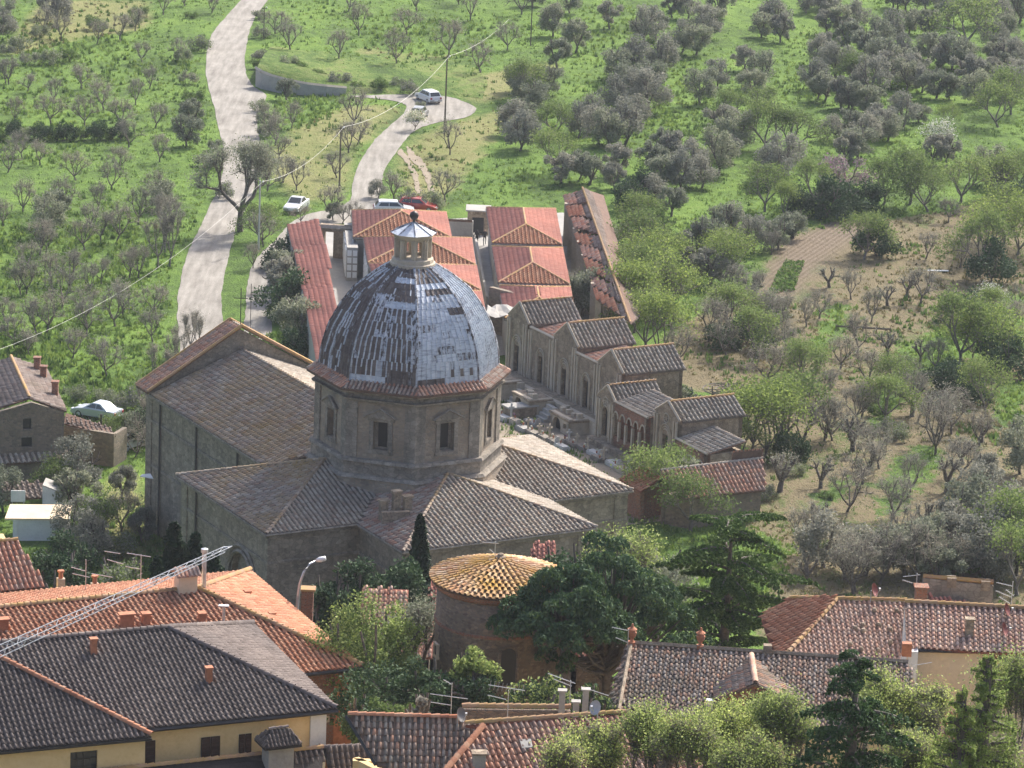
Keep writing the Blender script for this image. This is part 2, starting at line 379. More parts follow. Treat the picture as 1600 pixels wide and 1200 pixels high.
def facet(parent, pts, tm, sp=.36, ln=.42, seg=4, indiv=0, pan=None, th=.12, jit=.012, name='roof', inset=.06, full=True, under=True, near=None, skew=0.0):
    """a roof slope: an underlay slab plus its clay tiles, course by course"""
    P = [Vector(p) for p in pts]; n = Vector((0, 0, 0))
    for i in range(len(P)): n += (P[i] - P[0]).cross(P[(i + 1) % len(P)] - P[0])
    n.normalize()
    if n.z < 0: n = -n; P = P[::-1]
    dn = Vector((0, 0, -1)) - n * (-n.z)
    dn = dn.normalized() if dn.length > 1e-4 else Vector((0, -1, 0))
    if skew: dn = (Quaternion(n, skew) @ dn)
    ac = dn.cross(n).normalized() * -1
    ac = n.cross(dn) * -1 if False else dn.cross(n)
    o = P[0]; uv = [((p - o).dot(ac), (p - o).dot(dn)) for p in P]
    u0 = min(q[0] for q in uv); u1 = max(q[0] for q in uv); v0 = min(q[1] for q in uv); v1 = max(q[1] for q in uv)
    if under:
        b = MB(); b.slab(P, th); b.build(name, MT[pan or 'pan'], parent)
    nr = int(math.ceil((v1 - v0) / ln)); ncol = int(math.ceil((u1 - u0) / sp))
    I, J = np.meshgrid(np.arange(ncol + 1), np.arange(nr + 1)); I = I.ravel(); J = J.ravel()
    cx = u0 + (I + .5) * sp + RNG.normal(0, jit, len(I)); cy = v1 - (J + 1) * ln + RNG.normal(0, jit, len(I))
    cen = np.stack([cx + sp * .2, cy + ln * .55], 1)
    k = inpoly(cen, uv)
    cx, cy, cen = cx[k], cy[k], cen[k]; m = len(cx)
    if m == 0: return
    V, F = tile_mesh(sp, ln, seg, full); ncv = NCOV[-1]
    ang = RNG.normal(0, .018 if jit > .005 else .004, m); lift = np.abs(RNG.normal(0, .008, m)) + .004
    R = np.array([[ac.x, dn.x, n.x], [ac.y, dn.y, n.y], [ac.z, dn.z, n.z]], np.float32)
    order = np.arange(m)
    if indiv:
        wp = np.array(o) + np.outer(cx, np.array(ac)) + np.outer(cy, np.array(dn))
        pp = np.array([px(q) for q in wp]); sx = np.where((pp[:, 0] > -5) & (pp[:, 0] < 1605) & (pp[:, 1] < 1205) & (pp[:, 1] > 0), 0, 1e6)
        key = sx + (np.linalg.norm(wp - np.array([0, 0, H]), axis=1))
        order = np.argsort(key); ind = order[:indiv]; order = order[indiv:]
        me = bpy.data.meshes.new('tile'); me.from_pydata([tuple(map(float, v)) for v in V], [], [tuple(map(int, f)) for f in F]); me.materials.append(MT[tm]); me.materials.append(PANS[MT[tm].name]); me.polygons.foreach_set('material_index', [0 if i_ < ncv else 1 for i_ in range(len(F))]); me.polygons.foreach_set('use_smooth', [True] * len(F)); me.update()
        org = ORG[parent.name]
        for i in ind:
            c, s_ = math.cos(ang[i]), math.sin(ang[i])
            ax2 = ac * c + dn * s_; dn2 = dn * c - ac * s_
            p = o + ac * float(cx[i]) + dn * float(cy[i]) + n * float(lift[i]) - org
            t = bpy.data.objects.new('tile', me); COL.objects.link(t); t.parent = parent
            t.matrix_local = Matrix(((ax2.x, dn2.x, n.x, p.x), (ax2.y, dn2.y, n.y, p.y), (ax2.z, dn2.z, n.z, p.z), (0, 0, 0, 1)))
    if len(order):
        a = ang[order][:, None]; X = V[None, :, 0] * np.cos(a) - V[None, :, 1] * np.sin(a); Y = V[None, :, 0] * np.sin(a) + V[None, :, 1] * np.cos(a)
        L = np.stack([X + cx[order][:, None], Y + cy[order][:, None], np.broadcast_to(V[None, :, 2], X.shape) + lift[order][:, None]], -1)
        Wd = L.reshape(-1, 3) @ R.T + np.array(o)
        FF = (F[None] + (np.arange(len(order)) * len(V))[:, None, None]).reshape(-1, 4)
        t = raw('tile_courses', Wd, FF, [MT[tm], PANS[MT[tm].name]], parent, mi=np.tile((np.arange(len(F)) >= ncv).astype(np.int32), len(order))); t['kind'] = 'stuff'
    return P, n
def ridge(parent, a, b, tm='t_cap', r=.14, step=.42, name='ridge_tiles'):
    """a line of half-round ridge or hip tiles"""
    a, b = Vector(a), Vector(b); d = (b - a); L = d.length; d.normalize()
    s = d.cross(Vector((0, 0, 1))).normalized(); u = s.cross(d); k = max(1, int(L / step)); V = []; F = []
    for i in range(k):
        for (t, rr, l) in ((i * L / k - .02, r * .86, .0), ((i + 1) * L / k, r, .03)):
            for q in range(5):
                g = math.pi * q / 4; V.append(a + d * t + s * (math.cos(g) * rr) + u * (math.sin(g) * rr + l))
        n0 = i * 10
        for q in range(4): F.append((n0 + q, n0 + q + 1, n0 + q + 6, n0 + q + 5))
    return raw(name, [tuple(v) for v in V], F, MT[tm], parent)
def wall(b, p0, p1, z0, z1, ops=(), th=.35, top=None, mi=0):
    """one wall from p0 to p1 (outside on the right), openings (x0,x1,zb,zt,arched); top(x) gives a gable or rake"""
    p0 = Vector((p0[0], p0[1], 0)); p1 = Vector((p1[0], p1[1], 0)); d = p1 - p0; L = d.length; d.normalize()
    inn = Vector((-d.y, d.x, 0)); xs = {0.0, L}
    for (x0, x1, zb, zt, ar) in ops:
        k = 8 if ar else 1
        for i in range(k + 1): xs.add(x0 + (x1 - x0) * i / k)
    if top: xs |= {L * i / 8 for i in range(9)}
    xs = sorted(x for x in xs if 0 <= x <= L)
    tp = top or (lambda x: z1)
    def oz(o_, x):
        x0, x1, zb, zt, ar = o_
        if not ar: return zt
        r = (x1 - x0) / 2; c = (x0 + x1) / 2; q = max(0.0, 1 - ((x - c) / r) ** 2)
        return zt - r * (1 if ar == 1 else ar) + math.sqrt(q) * r * (1 if ar == 1 else ar)
    def P(x, z, k=0.0): q = p0 + d * x + inn * k; return (q.x, q.y, z)
    for i in range(len(xs) - 1):
        xa, xb = xs[i], xs[i + 1]
        if xb - xa < 1e-5: continue
        xm = (xa + xb) / 2; segs = [(lambda x: z0, tp)]
        act = sorted([o_ for o_ in ops if o_[0] <= xm <= o_[1]], key=lambda q: q[2])
        lo = (lambda x: z0); segs = []
        for o_ in act:
            segs.append((lo, (lambda x, o_=o_: o_[2]))); lo = (lambda x, o_=o_: oz(o_, x))
            b.quad(P(xa, oz(o_, xa)), P(xb, oz(o_, xb)), P(xb, oz(o_, xb), th), P(xa, oz(o_, xa), th), mi)
            b.quad(P(xa, o_[2]), P(xa, o_[2], th), P(xb, o_[2], th), P(xb, o_[2]), mi)
        segs.append((lo, tp))
        for (f0, f1) in segs:
            if f1(xm) - f0(xm) < 1e-4: continue
            b.quad(P(xa, f0(xa)), P(xb, f0(xb)), P(xb, f1(xb)), P(xa, f1(xa)), mi)
            b.quad(P(xb, f0(xb), th), P(xa, f0(xa), th), P(xa, f1(xa), th), P(xb, f1(xb), th), mi)
        b.quad(P(xa, tp(xa)), P(xb, tp(xb)), P(xb, tp(xb), th), P(xa, tp(xa), th), mi)
    for o_ in ops:
        for x in (o_[0], o_[1]):
            zt = oz(o_, x); b.quad(P(x, o_[2]), P(x, o_[2], th), P(x, zt, th), P(x, zt), mi)
    for x in (0, L): b.quad(P(x, z0), P(x, z0, th), P(x, tp(x), th), P(x, tp(x)), mi)
    return lambda x, z, k=0.0: Vector(P(x, z, k))
def ring(pts): return [(pts[i], pts[(i + 1) % len(pts)]) for i in range(len(pts))]
def shell(parent, pts, z0, z1, mat, ops={}, th=.35, name='wall'):
    """walls round a counter-clockwise footprint"""
    ar = sum(pts[i][0] * pts[(i + 1) % len(pts)][1] - pts[(i + 1) % len(pts)][0] * pts[i][1] for i in range(len(pts)))
    if ar < 0: pts = pts[::-1]
    b = MB()
    for i, (p, q) in enumerate(ring(pts)): wall(b, p, q, z0, z1, ops.get(i, ()), th)
    return b.build(name, mat, parent)

# ------------------------------------------------------------------ the ground
def pts2(pl, z=0): return [tuple(at(x, y, z)[:2]) for x, y in pl]
DIRT = [[(1075, 500), (1170, 470), (1225, 375), (1300, 345), (1400, 340), (1480, 330), (1600, 300), (1700, 300), (1700, 1000), (1180, 1000), (1230, 860), (1130, 800), (1190, 740), (1150, 640), (1060, 600), (1040, 540)]]
GREENIN = [[(1400, 540), (1440, 520), (1500, 500), (1560, 470), (1600, 440), (1600, 560), (1500, 560), (1440, 590), (1400, 640), (1370, 690), (1350, 680), (1370, 610)],
           [(1290, 480), (1330, 470), (1320, 520), (1270, 570), (1250, 620), (1225, 640), (1240, 590), (1270, 530)],
           [(1395, 720), (1450, 690), (1470, 730), (1420, 780), (1390, 830), (1360, 880), (1350, 860), (1375, 800)],
           [(1320, 740), (1345, 745), (1310, 790), (1265, 825), (1255, 815), (1290, 770)],
           [(1560, 600), (1600, 590), (1600, 660), (1570, 680), (1550, 650)],
           [(1060, 800), (1130, 780), (1170, 770), (1180, 790), (1120, 820), (1060, 850)],
           [(1090, 640), (1150, 640), (1150, 620), (1100, 610)]]
DRY = [[(455, 200), (540, 165), (620, 165), (640, 175), (560, 230), (540, 300), (470, 330), (430, 290), (420, 240)],
       [(640, 215), (760, 175), (810, 170), (740, 260), (690, 330), (640, 320), (615, 260)],
       [(190, 720), (240, 800), (235, 880), (150, 880), (145, 790)], [(60, 0), (240, 0), (230, 45), (120, 60), (0, 90), (0, 75)],
       [(700, 130), (880, 90), (860, 130), (740, 170)], [(560, 70), (700, 95), (690, 110), (560, 90)]]
ROWS = [[(1175, 470), (1225, 375), (1300, 348), (1370, 350), (1300, 400), (1260, 440), (1245, 465)]]
step = 1.1
gx = np.arange(-105, 106, step); gy = np.concatenate([np.arange(-20, 250, 3.0), np.arange(250, 640, step)])
X, Y = np.meshgrid(gx, gy); nx, ny = len(gx), len(gy)
def vnoise(X, Y, s, seed):
    r = np.random.default_rng(seed); g = r.random((64, 64)); a = X / s + 100; b = Y / s + 100
    i, j = np.floor(a).astype(int), np.floor(b).astype(int); u, v = a - i, b - j; u = u * u * (3 - 2 * u); v = v * v * (3 - 2 * v)
    q = lambda di, dj: g[(i + di) % 64, (j + dj) % 64]
    return (q(0, 0) * (1 - u) + q(1, 0) * u) * (1 - v) + (q(0, 1) * (1 - u) + q(1, 1) * u) * v
Z = np.interp(Y, TY, TZ)
GP = np.stack([X.ravel(), Y.ravel()], 1)
def mask(pls, z=0, grow=0):
    m = np.zeros(len(GP), bool)
    for pl in pls: m |= inpoly(GP, pts2(pl, z))
    return m.reshape(ny, nx).astype(float)
def blur(a, k):
    for _ in range(k):
        a = (a + np.roll(a, 1, 0) + np.roll(a, -1, 0) + np.roll(a, 1, 1) + np.roll(a, -1, 1)) / 5
    return a
D_ = mask(DIRT); G_ = mask(GREENIN); D_ = np.clip(D_ - G_, 0, 1)
ROADS = {
 'main': [(392, -12), (366, 12), (345, 35), (329, 58), (322, 92), (324, 130), (334, 165), (342, 200), (350, 240), (346, 280), (331, 315), (319, 343), (306, 368), (292, 399), (283, 433), (278, 464), (277, 497), (281, 537), (290, 575), (345, 600), (352, 560), (349, 503), (346, 466), (349, 438), (356, 405), (366, 371), (370, 348), (388, 320), (400, 285), (405, 245), (405, 210), (402, 185), (409, 165), (416, 148), (398, 136), (386, 118), (383, 90), (386, 65), (392, 42), (402, 22), (424, -12)],
 'lane': [(546, 150), (600, 155), (628, 161), (634, 172), (600, 205), (580, 225), (562, 255), (550, 288), (547, 312), (520, 326), (482, 334), (452, 350), (430, 375), (408, 395), (394, 416), (386, 450), (384, 480), (384, 522), (422, 524), (424, 450), (428, 412), (442, 392), (470, 366), (505, 352), (560, 346), (600, 335), (592, 320), (597, 290), (602, 262), (625, 230), (636, 215), (655, 200), (690, 190), (728, 183), (744, 172), (735, 163), (700, 151), (650, 147), (560, 149)]}
road_m = mask(list(ROADS.values()))
Z = Z + (vnoise(X, Y, 14, 3) - .5) * .5 * (Y > 290) * (1 - np.clip(blur(np.maximum(road_m, mask([[(600, 220), (700, 220), (710, 325), (600, 325)]])), 6) * 3, 0, 1)) * ((X > 22) | (Y > 400) | (X < -26))
V = np.stack([X.ravel(), Y.ravel(), Z.ravel()], 1)
i = np.arange(nx * ny).reshape(ny, nx)
F = np.stack([i[:-1, :-1], i[:-1, 1:], i[1:, 1:], i[1:, :-1]], -1).reshape(-1, 4)
def mground():
    m, t, b = nt('hillside'); co = coords(t, 'pos'); a = t.nodes.new('ShaderNodeAttribute'); a.attribute_name = 'cover'
    sp = t.nodes.new('ShaderNodeSeparateColor'); t.links.new(a.outputs['Color'], sp.inputs[0])
    co2 = coords(t, 'pos', (1, .55, 1))
    n1 = noise(t, co2, .12, 6, .65); n2 = noise(t, co2, .9, 5, .7); n3 = noise(t, co2, 5, 4, .7)
    mixn = math_(t, 'ADD', math_(t, 'MULTIPLY', n1, .45), math_(t, 'ADD', math_(t, 'MULTIPLY', n2, .3), math_(t, 'MULTIPLY', n3, .25)))
    g = ramp(t, [(.04, .065, .024), (.075, .125, .032), (.115, .195, .04), (.165, .26, .05), (.25, .29, .10)], [.34, .44, .51, .59, .70]); t.links.new(mixn, g.inputs[0])
    d = ramp(t, [(.095, .085, .048), (.15, .128, .075), (.21, .172, .105), (.105, .14, .045), (.16, .165, .07), (.26, .215, .135)], [.3, .42, .52, .585, .65, .78]); t.links.new(mixn, d.inputs[0])
    y = ramp(t, [(.10, .13, .04), (.19, .21, .075), (.26, .25, .11), (.33, .29, .16)], [.32, .46, .58, .75]); t.links.new(mixn, y.inputs[0])
    def thr(ch, lo, hi, amp=.7):
        s = math_(t, 'ADD', sp.outputs[ch], math_(t, 'MULTIPLY', math_(t, 'SUBTRACT', n2, .5), amp))
        s = math_(t, 'ADD', s, math_(t, 'MULTIPLY', math_(t, 'SUBTRACT', n1, .5), amp))
        r = ramp(t, [(0, 0, 0), (1, 1, 1)], [lo, hi]); t.links.new(s, r.inputs[0]); return r.outputs[0]
    c = mixc(t, thr(1, .35, .85, 1.0), g.outputs[0], y.outputs[0])
    c = mixc(t, thr(0, .40, .60, 1.9), c, d.outputs[0])
    ps = t.nodes.new('ShaderNodeSeparateXYZ'); t.links.new(t.nodes.new('ShaderNodeNewGeometry').outputs['Position'], ps.inputs[0]); tw_ = ramp(t, [(1, 1, 1), (0, 0, 0)], [.0, .03]); t.links.new(math_(t, 'MULTIPLY', math_(t, 'SUBTRACT', ps.outputs['Y'], 243), .01), tw_.inputs[0])
    so_ = ramp(t, [(.10, .085, .055), (.17, .15, .10), (.13, .14, .07), (.24, .20, .15)], [.35, .48, .58, .72]); t.links.new(mixn, so_.inputs[0]); c = mixc(t, tw_.outputs[0], c, so_.outputs[0])
    # ploughed bed
    cr = coords(t, 'pos'); mp = t.nodes.new('ShaderNodeMapping'); mp.inputs['Rotation'].default_value = (0, 0, math.radians(20)); t.links.new(cr, mp.inputs[0])
    wv = t.nodes.new('ShaderNodeTexWave'); wv.inputs['Scale'].default_value = .55; wv.inputs['Distortion'].default_value = 1.5; t.links.new(mp.outputs[0], wv.inputs[0])
    rw = ramp(t, [(.15, .12, .085), (.22, .175, .13)]); t.links.new(wv.outputs['Fac'], rw.inputs[0])
    c = mixc(t, sp.outputs[2], c, rw.outputs[0])
    t.links.new(c, b.inputs['Base Color']); b.inputs['Roughness'].default_value = .95; b.inputs['Specular IOR Level'].default_value = .1
    hh = math_(t, 'ADD', n2, math_(t, 'MULTIPLY', n3, .5)); bump(t, b, hh, .9, .5); return m
g_ = raw('ground', V, F, mground(), smooth=True); tag(g_, kind='structure')
ca = g_.data.color_attributes.new('cover', 'FLOAT_COLOR', 'POINT')
cc = np.zeros((nx * ny, 4), np.float32); cc[:, 0] = blur(D_, 2).ravel(); cc[:, 1] = np.clip(blur(mask(DRY), 3), 0, 1).ravel(); cc[:, 2] = blur(mask(ROWS), 1).ravel(); cc[:, 3] = 1
ca.data.foreach_set('color', cc.ravel())

def mgravel():
    m, t, b = nt('gravel_road'); co = coords(t, 'pos'); st = coords(t, 'pos', (1, .12, 1))
    r = ramp(t, [(.15, .135, .115), (.26, .24, .21), (.36, .335, .295)], [.36, .52, .66])
    f = math_(t, 'ADD', math_(t, 'MULTIPLY', noise(t, st, 1.4, 5, .6), .55), math_(t, 'ADD', math_(t, 'MULTIPLY', noise(t, co, .3, 4), .25), math_(t, 'MULTIPLY', noise(t, co, 7, 3, .7), .2)))
    t.links.new(f, r.inputs[0]); t.links.new(r.outputs[0], b.inputs['Base Color']); b.inputs['Roughness'].default_value = .95
    bump(t, b, noise(t, co, 9, 4), .5, .06); return m
MT['gravel'] = mgravel()
def ragged(pl, z, amp=.07, sub=6):
    q = [at(x, y, z) for x, y in pl]; out = []; n = len(q)
    for i in range(n):
        p0, p1, p2, p3 = q[i - 1], q[i], q[(i + 1) % n], q[(i + 2) % n]
        for k in range(sub):
            t = k / sub; p = .5 * ((2 * p1) + (p2 - p0) * t + (2 * p0 - 5 * p1 + 4 * p2 - p3) * t * t + (3 * p1 - p0 - 3 * p2 + p3) * t ** 3)
            p.x += random.uniform(-amp, amp); p.y += random.uniform(-amp, amp) * 2; p.z = z; out.append(p)
    return out
def flat(name, pts, mat, label=None):
    from mathutils.geometry import tessellate_polygon
    tr = tessellate_polygon([pts]); o = raw(name, [tuple(p) for p in pts], None, mat, F3=[tuple(x) for x in tr]); return tag(o, kind='structure')
flat('gravel_road', ragged(ROADS['main'], .05), MT['gravel'])
flat('gravel_lane', ragged(ROADS['lane'], .058), MT['gravel'])
flat('farm_track', ragged([(120, 636), (175, 640), (205, 670), (226, 705), (228, 722), (200, 722), (178, 690), (172, 668), (120, 652)], .05), MT['gravel'])
MT['rut'] = mstone('earth_wheel_ruts', [(.20, .165, .12), (.28, .23, .17), (.34, .29, .225)], 1.0)
for k, (pl) in enumerate(([(627, 232), (634, 240), (646, 258), (654, 278), (658, 300), (652, 304), (647, 285), (640, 265), (631, 250), (622, 240)], [(636, 228), (646, 238), (662, 252), (672, 272), (678, 298), (672, 302), (665, 280), (655, 262), (640, 248)])):
    flat('wheel_rut', ragged(pl, .05, .12), MT['rut'])
flat('cemetery_paving', [at(x, y, .05) for x, y in [(498, 355), (560, 350), (700, 342), (880, 332), (940, 380), (990, 470), (960, 520), (760, 560), (500, 560), (520, 470), (505, 395)]], MT['paving'])
flat('churchyard_gravel', [w(-56, 20, .06), w(-56, 38.5, .06), w(-16, 38.5, .06), w(-16, 15, .06), w(-30, 9, .06)], MT['rut'])

# ------------------------------------------------------------------ Church
church = thing('domed_church', w(0, 0, 0), 'large grey stone church with octagonal drum, patchy grey dome and cross shaped tiled roof', 'church')
fp = [(14, -7.15), (14, 7.15), (7.15, 7.15), (7.15, 14), (-7.15, 14), (-7.15, 7.15), (-29.2, 7.15), (-29.2, -7.15), (-7.15, -7.15), (-7.15, -14), (7.15, -14), (7.15, -7.15)]
fw_ = [tuple(w(a, b)[:2]) for a, b in fp]
ops = {9: [(8.5, 11.7, 0.3, 8.0, 1)], 7: [(8, 9.2, 6.5, 9.0, 1), (14, 15.2, 6.5, 9.0, 1)]}
shell(church, fw_, -1.0, 10.9, MT['stone'], {9: [(8.4, 12.0, 0.2, 8.3, 1)]}, .6)
b = MB()
for i, (p, q) in enumerate(ring(fp)):           # string course and eaves cornice
    d = Vector((q[0] - p[0], q[1] - p[1])); L = d.length; d.normalize(); nn = Vector((d.y, -d.x))
    for (z, o_, h) in ((10.62, .22, .3), (8.75, .10, .18), (5.2, .08, .2)):
        a0 = (p[0] + nn.x * o_, p[1] + nn.y * o_); a1 = (q[0] + nn.x * o_, q[1] + nn.y * o_)
        e = .0
        b.prism([tuple(w(*p)[:2]), tuple(w(*a0)[:2]), tuple(w(*a1)[:2]), tuple(w(*q)[:2])], z + i * .002, z + h + i * .002)
b.build('cornice', MT['trim'], church)
# corner pilasters
for (a, c) in [(14, -7.15), (14, 7.15), (7.15, -14), (-7.15, -14), (7.15, 14), (-29.2, -7.15)]:
    b = MB(); sa, sc_ = (-.45 if a > 0 else .45), (-.45 if c > 0 else .45); c0 = w(a + sa, c + sc_); b.box((c0.x, c0.y, -.8), (1.06, 1.06, 11.4), -TH); b.build('pilaster', MT['stone'], church)
# big blind arch rings round the transept arch
b = MB()
pa, pb = w(-7.15, -14), w(7.15, -14)
mid = 10.2
for rr, off in ((1.95, .12), (2.35, .07)):
    pts = [(mid - rr, .3)] + [(mid - rr * math.cos(t), 6.5 + rr * math.sin(t)) for t in np.linspace(0, math.pi, 13)] + [(mid + rr, .3)]
    P3 = [w(-7.15 + x, -14 - off, z) for x, z in pts]
    b.tube(P3, .13, 4)
b.build('arch_moulding', MT['trim'], church)
pane_b = MB(); pane_b.quad(w(1.2, -13.55, .2), w(4.9, -13.55, .2), w(4.9, -13.55, 8.3), w(1.2, -13.55, 8.3)); pane_b.build('arch_recess', MT['trim'], church)
for (a, c) in [(-26.5, -7.15), (-19.8, -7.15), (-12.5, -7.15), (-4.5, -14.0), (6.9, 14.0), (9.0, 7.15)]:
    q = w(a, c - .14 if c < 0 else c); b = MB(); b.tube([(q.x, q.y, .0), (q.x, q.y, 10.6)], .085, 5); b.build('downpipe', MT['pipe'], church)
zE, zA = 11.0, 13.4
kw = dict(sp=.36, ln=.42, seg=3, pan='pan_church')
def cfac(*ab, tm='t_church', **k):
    kk = dict(kw); kk.update(k); return facet(church, [w(*p) for p in ab], tm, **kk)
e, h_ = 14.35, 7.5
cfac((e, -h_, zE), (e, h_, zE), (6.3, 0, zA), tm='t_grey')
cfac((6.3, 0, zA), (0, 0, zA), (h_, h_, zE), (e, h_, zE), tm='t_pale')
cfac((6.3, 0, zA), (e, -h_, zE), (h_, -h_, zE), (0, 0, zA), tm='t_church_r')
cfac((-h_, -e, zE), (h_, -e, zE), (0, -6.4, zA))
cfac((0, -6.4, zA), (h_, -e, zE), (h_, -h_, zE), (0, 0, zA), tm='t_grey')
cfac((0, -6.4, zA), (0, 0, zA), (-h_, -h_, zE), (-h_, -e, zE), tm='t_pale')
cfac((h_, e, zE), (-h_, e, zE), (0, 6.4, zA), tm='t_pale')
cfac((0, 6.4, zA), (0, 0, zA), (h_, h_, zE), (h_, e, zE), tm='t_grey')
cfac((0, 6.4, zA), (-h_, e, zE), (-h_, h_, zE), (0, 0, zA))
zN = 13.9
cfac((-28, -h_, zE), (-h_, -h_, zE), (-2.3, -h_ * 0.0 - 0, zN), (-28, 0, zN), tm='t_church')
cfac((-28, h_, zE), (-28, 0, zN), (-2.3, 0, zN), (-h_, h_, zE), tm='t_pale')
for p, q in (((6.3, 0, zA), (e, -h_, zE)), ((6.3, 0, zA), (e, h_, zE)), ((0, -6.4, zA), (-h_, -e, zE)), ((0, -6.4, zA), (h_, -e, zE)), ((0, 6.4, zA), (h_, e, zE)), ((-28, 0, zN), (-5, 0, zN))):
    ridge(church, w(p[0], p[1], p[2] + .06), w(q[0], q[1], q[2] + .06), 't_church', .13)
# gable parapet over the west front
b = MB()
for s in (-1, 1):
    pts = [(-28.1, 7.5 * s, 10.9), (-28.1, 7.5 * s, 11.15), (-28.1, 0, 15.45), (-28.1, 0, 10.9)]
    v = [w(*p) for p in pts] + [w(-29.7, p[1], p[2]) for p in pts]
    b.add(v, [(0, 1, 2, 3), (7, 6, 5, 4), (0, 4, 5, 1), (1, 5, 6, 2), (2, 6, 7, 3), (3, 7, 4, 0)])
b.build('gable', MT['stone'], church)
cfac((-27.9, -7.75, 11.2), (-30.0, -7.75, 11.2), (-30.0, 0, 15.7), (-27.9, 0, 15.7), tm='t_mix', pan='pan')
cfac((-27.9, 7.75, 11.2), (-27.9, 0, 15.7), (-30.0, 0, 15.7), (-30.0, 7.75, 11.2), tm='t_pale')
b = MB()
for s in (-1, 1):
    for o_, zz in ((-27.86, .12), (-30.04, .12)):
        b.tube([w(o_, 7.75 * s, 11.2 + zz), w(o_, 0, 15.7 + zz)], .13, 5)
b.build('coping', MT['t_cap'], church)
b = MB(); q = w(-28.1, 0.0, 15.7); b.tube([q, q + Vector((0, 0, 3.0))], .035, 5); b.tube([q + Vector((-.55, 0, 2.2)), q + Vector((.55, 0, 2.2))], .035, 4); b.build('gable_cross', MT['iron'], church)
b = MB(); q = w(-28.0, 0.8, 15.4); b.tube([q, q + Vector((0, 0, 3.6))], .025, 5); b.build('lightning_rod', MT['iron'], church)
# grey gutter line
b = MB()
for p, q in (((e, -h_), (e, h_)), ((h_, -e), (-h_, -e)), ((h_, -e), (h_, -h_)), ((h_, -h_), (e, -h_)), ((-h_, -h_), (-28, -h_)), ((e, h_), (h_, h_)), ((h_, e), (h_, h_))):
    b.tube([w(p[0], p[1], 10.93), w(q[0], q[1], 10.93)], .09, 5)
b.build('gutter', MT['trim'], church)

# drum
def octa(R, z, off=22.5): return [w(R * math.cos(math.radians(off + 45 * k)), R * math.sin(math.radians(off + 45 * k)), z) for k in range(8)]
def oprism(b, R0, z0, R1, z1, mi=0):
    a, c = octa(R0, z0), octa(R1, z1); b.add(a + c, [tuple(range(7, -1, -1)), tuple(range(8, 16))] + [(i, (i + 1) % 8, 8 + (i + 1) % 8, 8 + i) for i in range(8)], mi)
b = MB(); oprism(b, 7.05, 10.8, 7.05, 13.05); b.build('drum_base', MT['stone_brick'], church)
b = MB(); oprism(b, 6.75, 13.05, 6.75, 14.1); b.build('plinth', MT['trim'], church)
b = MB(); oprism(b, 7.2, 13.0, 7.0, 13.2); oprism(b, 6.95, 14.1, 6.85, 14.3); oprism(b, 6.78, 18.45, 6.85, 18.6); oprism(b, 6.95, 19.0, 7.1, 19.3); b.build('string_course', MT['trim'], church)
drum = MB(); oc = octa(6.45, 0); L8 = (oc[1] - oc[0]).length
panes = []
for i in range(8):
    p, q = oc[i], oc[(i + 1) % 8]
    f = wall(drum, p, q, 14.3, 19.0, [(L8 / 2 - .55, L8 / 2 + .55, 15.0, 17.0, 0)], .5)
    panes.append(f)
drum.build('drum_wall', MT['stone_brick'], church)
for i, f in enumerate(panes):
    m = L8 / 2
    fr = MB()
    for x0, x1, z0, z1 in ((m - .85, m - .55, 14.75, 17.05), (m + .55, m + .85, 14.75, 17.05), (m - .95, m + .95, 17.05, 17.3), (m - .9, m + .9, 14.7, 14.95)):
        pts = [f(x0, 0, -.08), f(x1, 0, -.08), f(x1, 0, .1), f(x0, 0, .1)]; fr.prism([(v.x, v.y) for v in pts], z0, z1)
    # pediment
    A = [f(m - 1.15, 17.3, -.22), f(m + 1.15, 17.3, -.22), f(m, 17.95, -.22)]; B_ = [f(m - 1.15, 17.3, .05), f(m + 1.15, 17.3, .05), f(m, 17.95, .05)]
    fr.add(A + B_, [(0, 1, 2), (5, 4, 3), (0, 3, 4, 1), (1, 4, 5, 2), (2, 5, 3, 0)])
    for aa, bb in ((m - 1.2, m), (m + 1.2, m)): fr.tube([f(aa, 17.33, -.26), f(m, 18.0, -.26)], .07, 4)
    wd = fr.build('window', MT['trim'], church)
    s = MB(); s.quad(f(m - .55, 15.0, .42), f(m + .55, 15.0, .42), f(m + .55, 17, .42), f(m - .55, 17, .42)); s.build('blind_panel', MT['trim'], wd)
    s = MB(); s.quad(f(m - .32, 15.15, .40), f(m + .32, 15.15, .40), f(m + .32, 16.95, .40), f(m - .32, 16.95, .40)); s.build('pane', MT['dark'], wd)
for i in range(8):                                # corner pilasters, raised frames between
    for k in (0,):
        b = MB()
        c = oc[i]; p, q = oc[i - 1], oc[(i + 1) % 8]
        d1 = (q - c).normalized(); d0 = (p - c).normalized(); o1 = (c - Vector((CC[0], CC[1], 0))).normalized()
        a1 = c + d1 * .75; a0 = c + d0 * .75; out = c + o1 * .13
        n1 = Vector((d1.y, -d1.x, 0)); n0 = Vector((-d0.y, d0.x, 0))
        b.prism([(v.x, v.y) for v in (a0 - d0 * 0, a0 + n0 * .1, out, a1 + n1 * .1, a1, c - o1 * .1)], 14.28, 18.5)
        b.build('corner_pilaster', MT['trim'], church)
b = MB(); oprism(b, 6.5, 18.3, 6.5, 18.98); b.build('frieze', MT['trim'], church)
# skirt roof
for i in range(8):
    a, c = octa(7.2, 19.28), octa(6.25, 19.78)
    facet(church, [a[i], a[(i + 1) % 8], c[(i + 1) % 8], c[i]], 't_mix' if i % 2 else 't_church_r', sp=.3, ln=.36, seg=3, pan='pan')
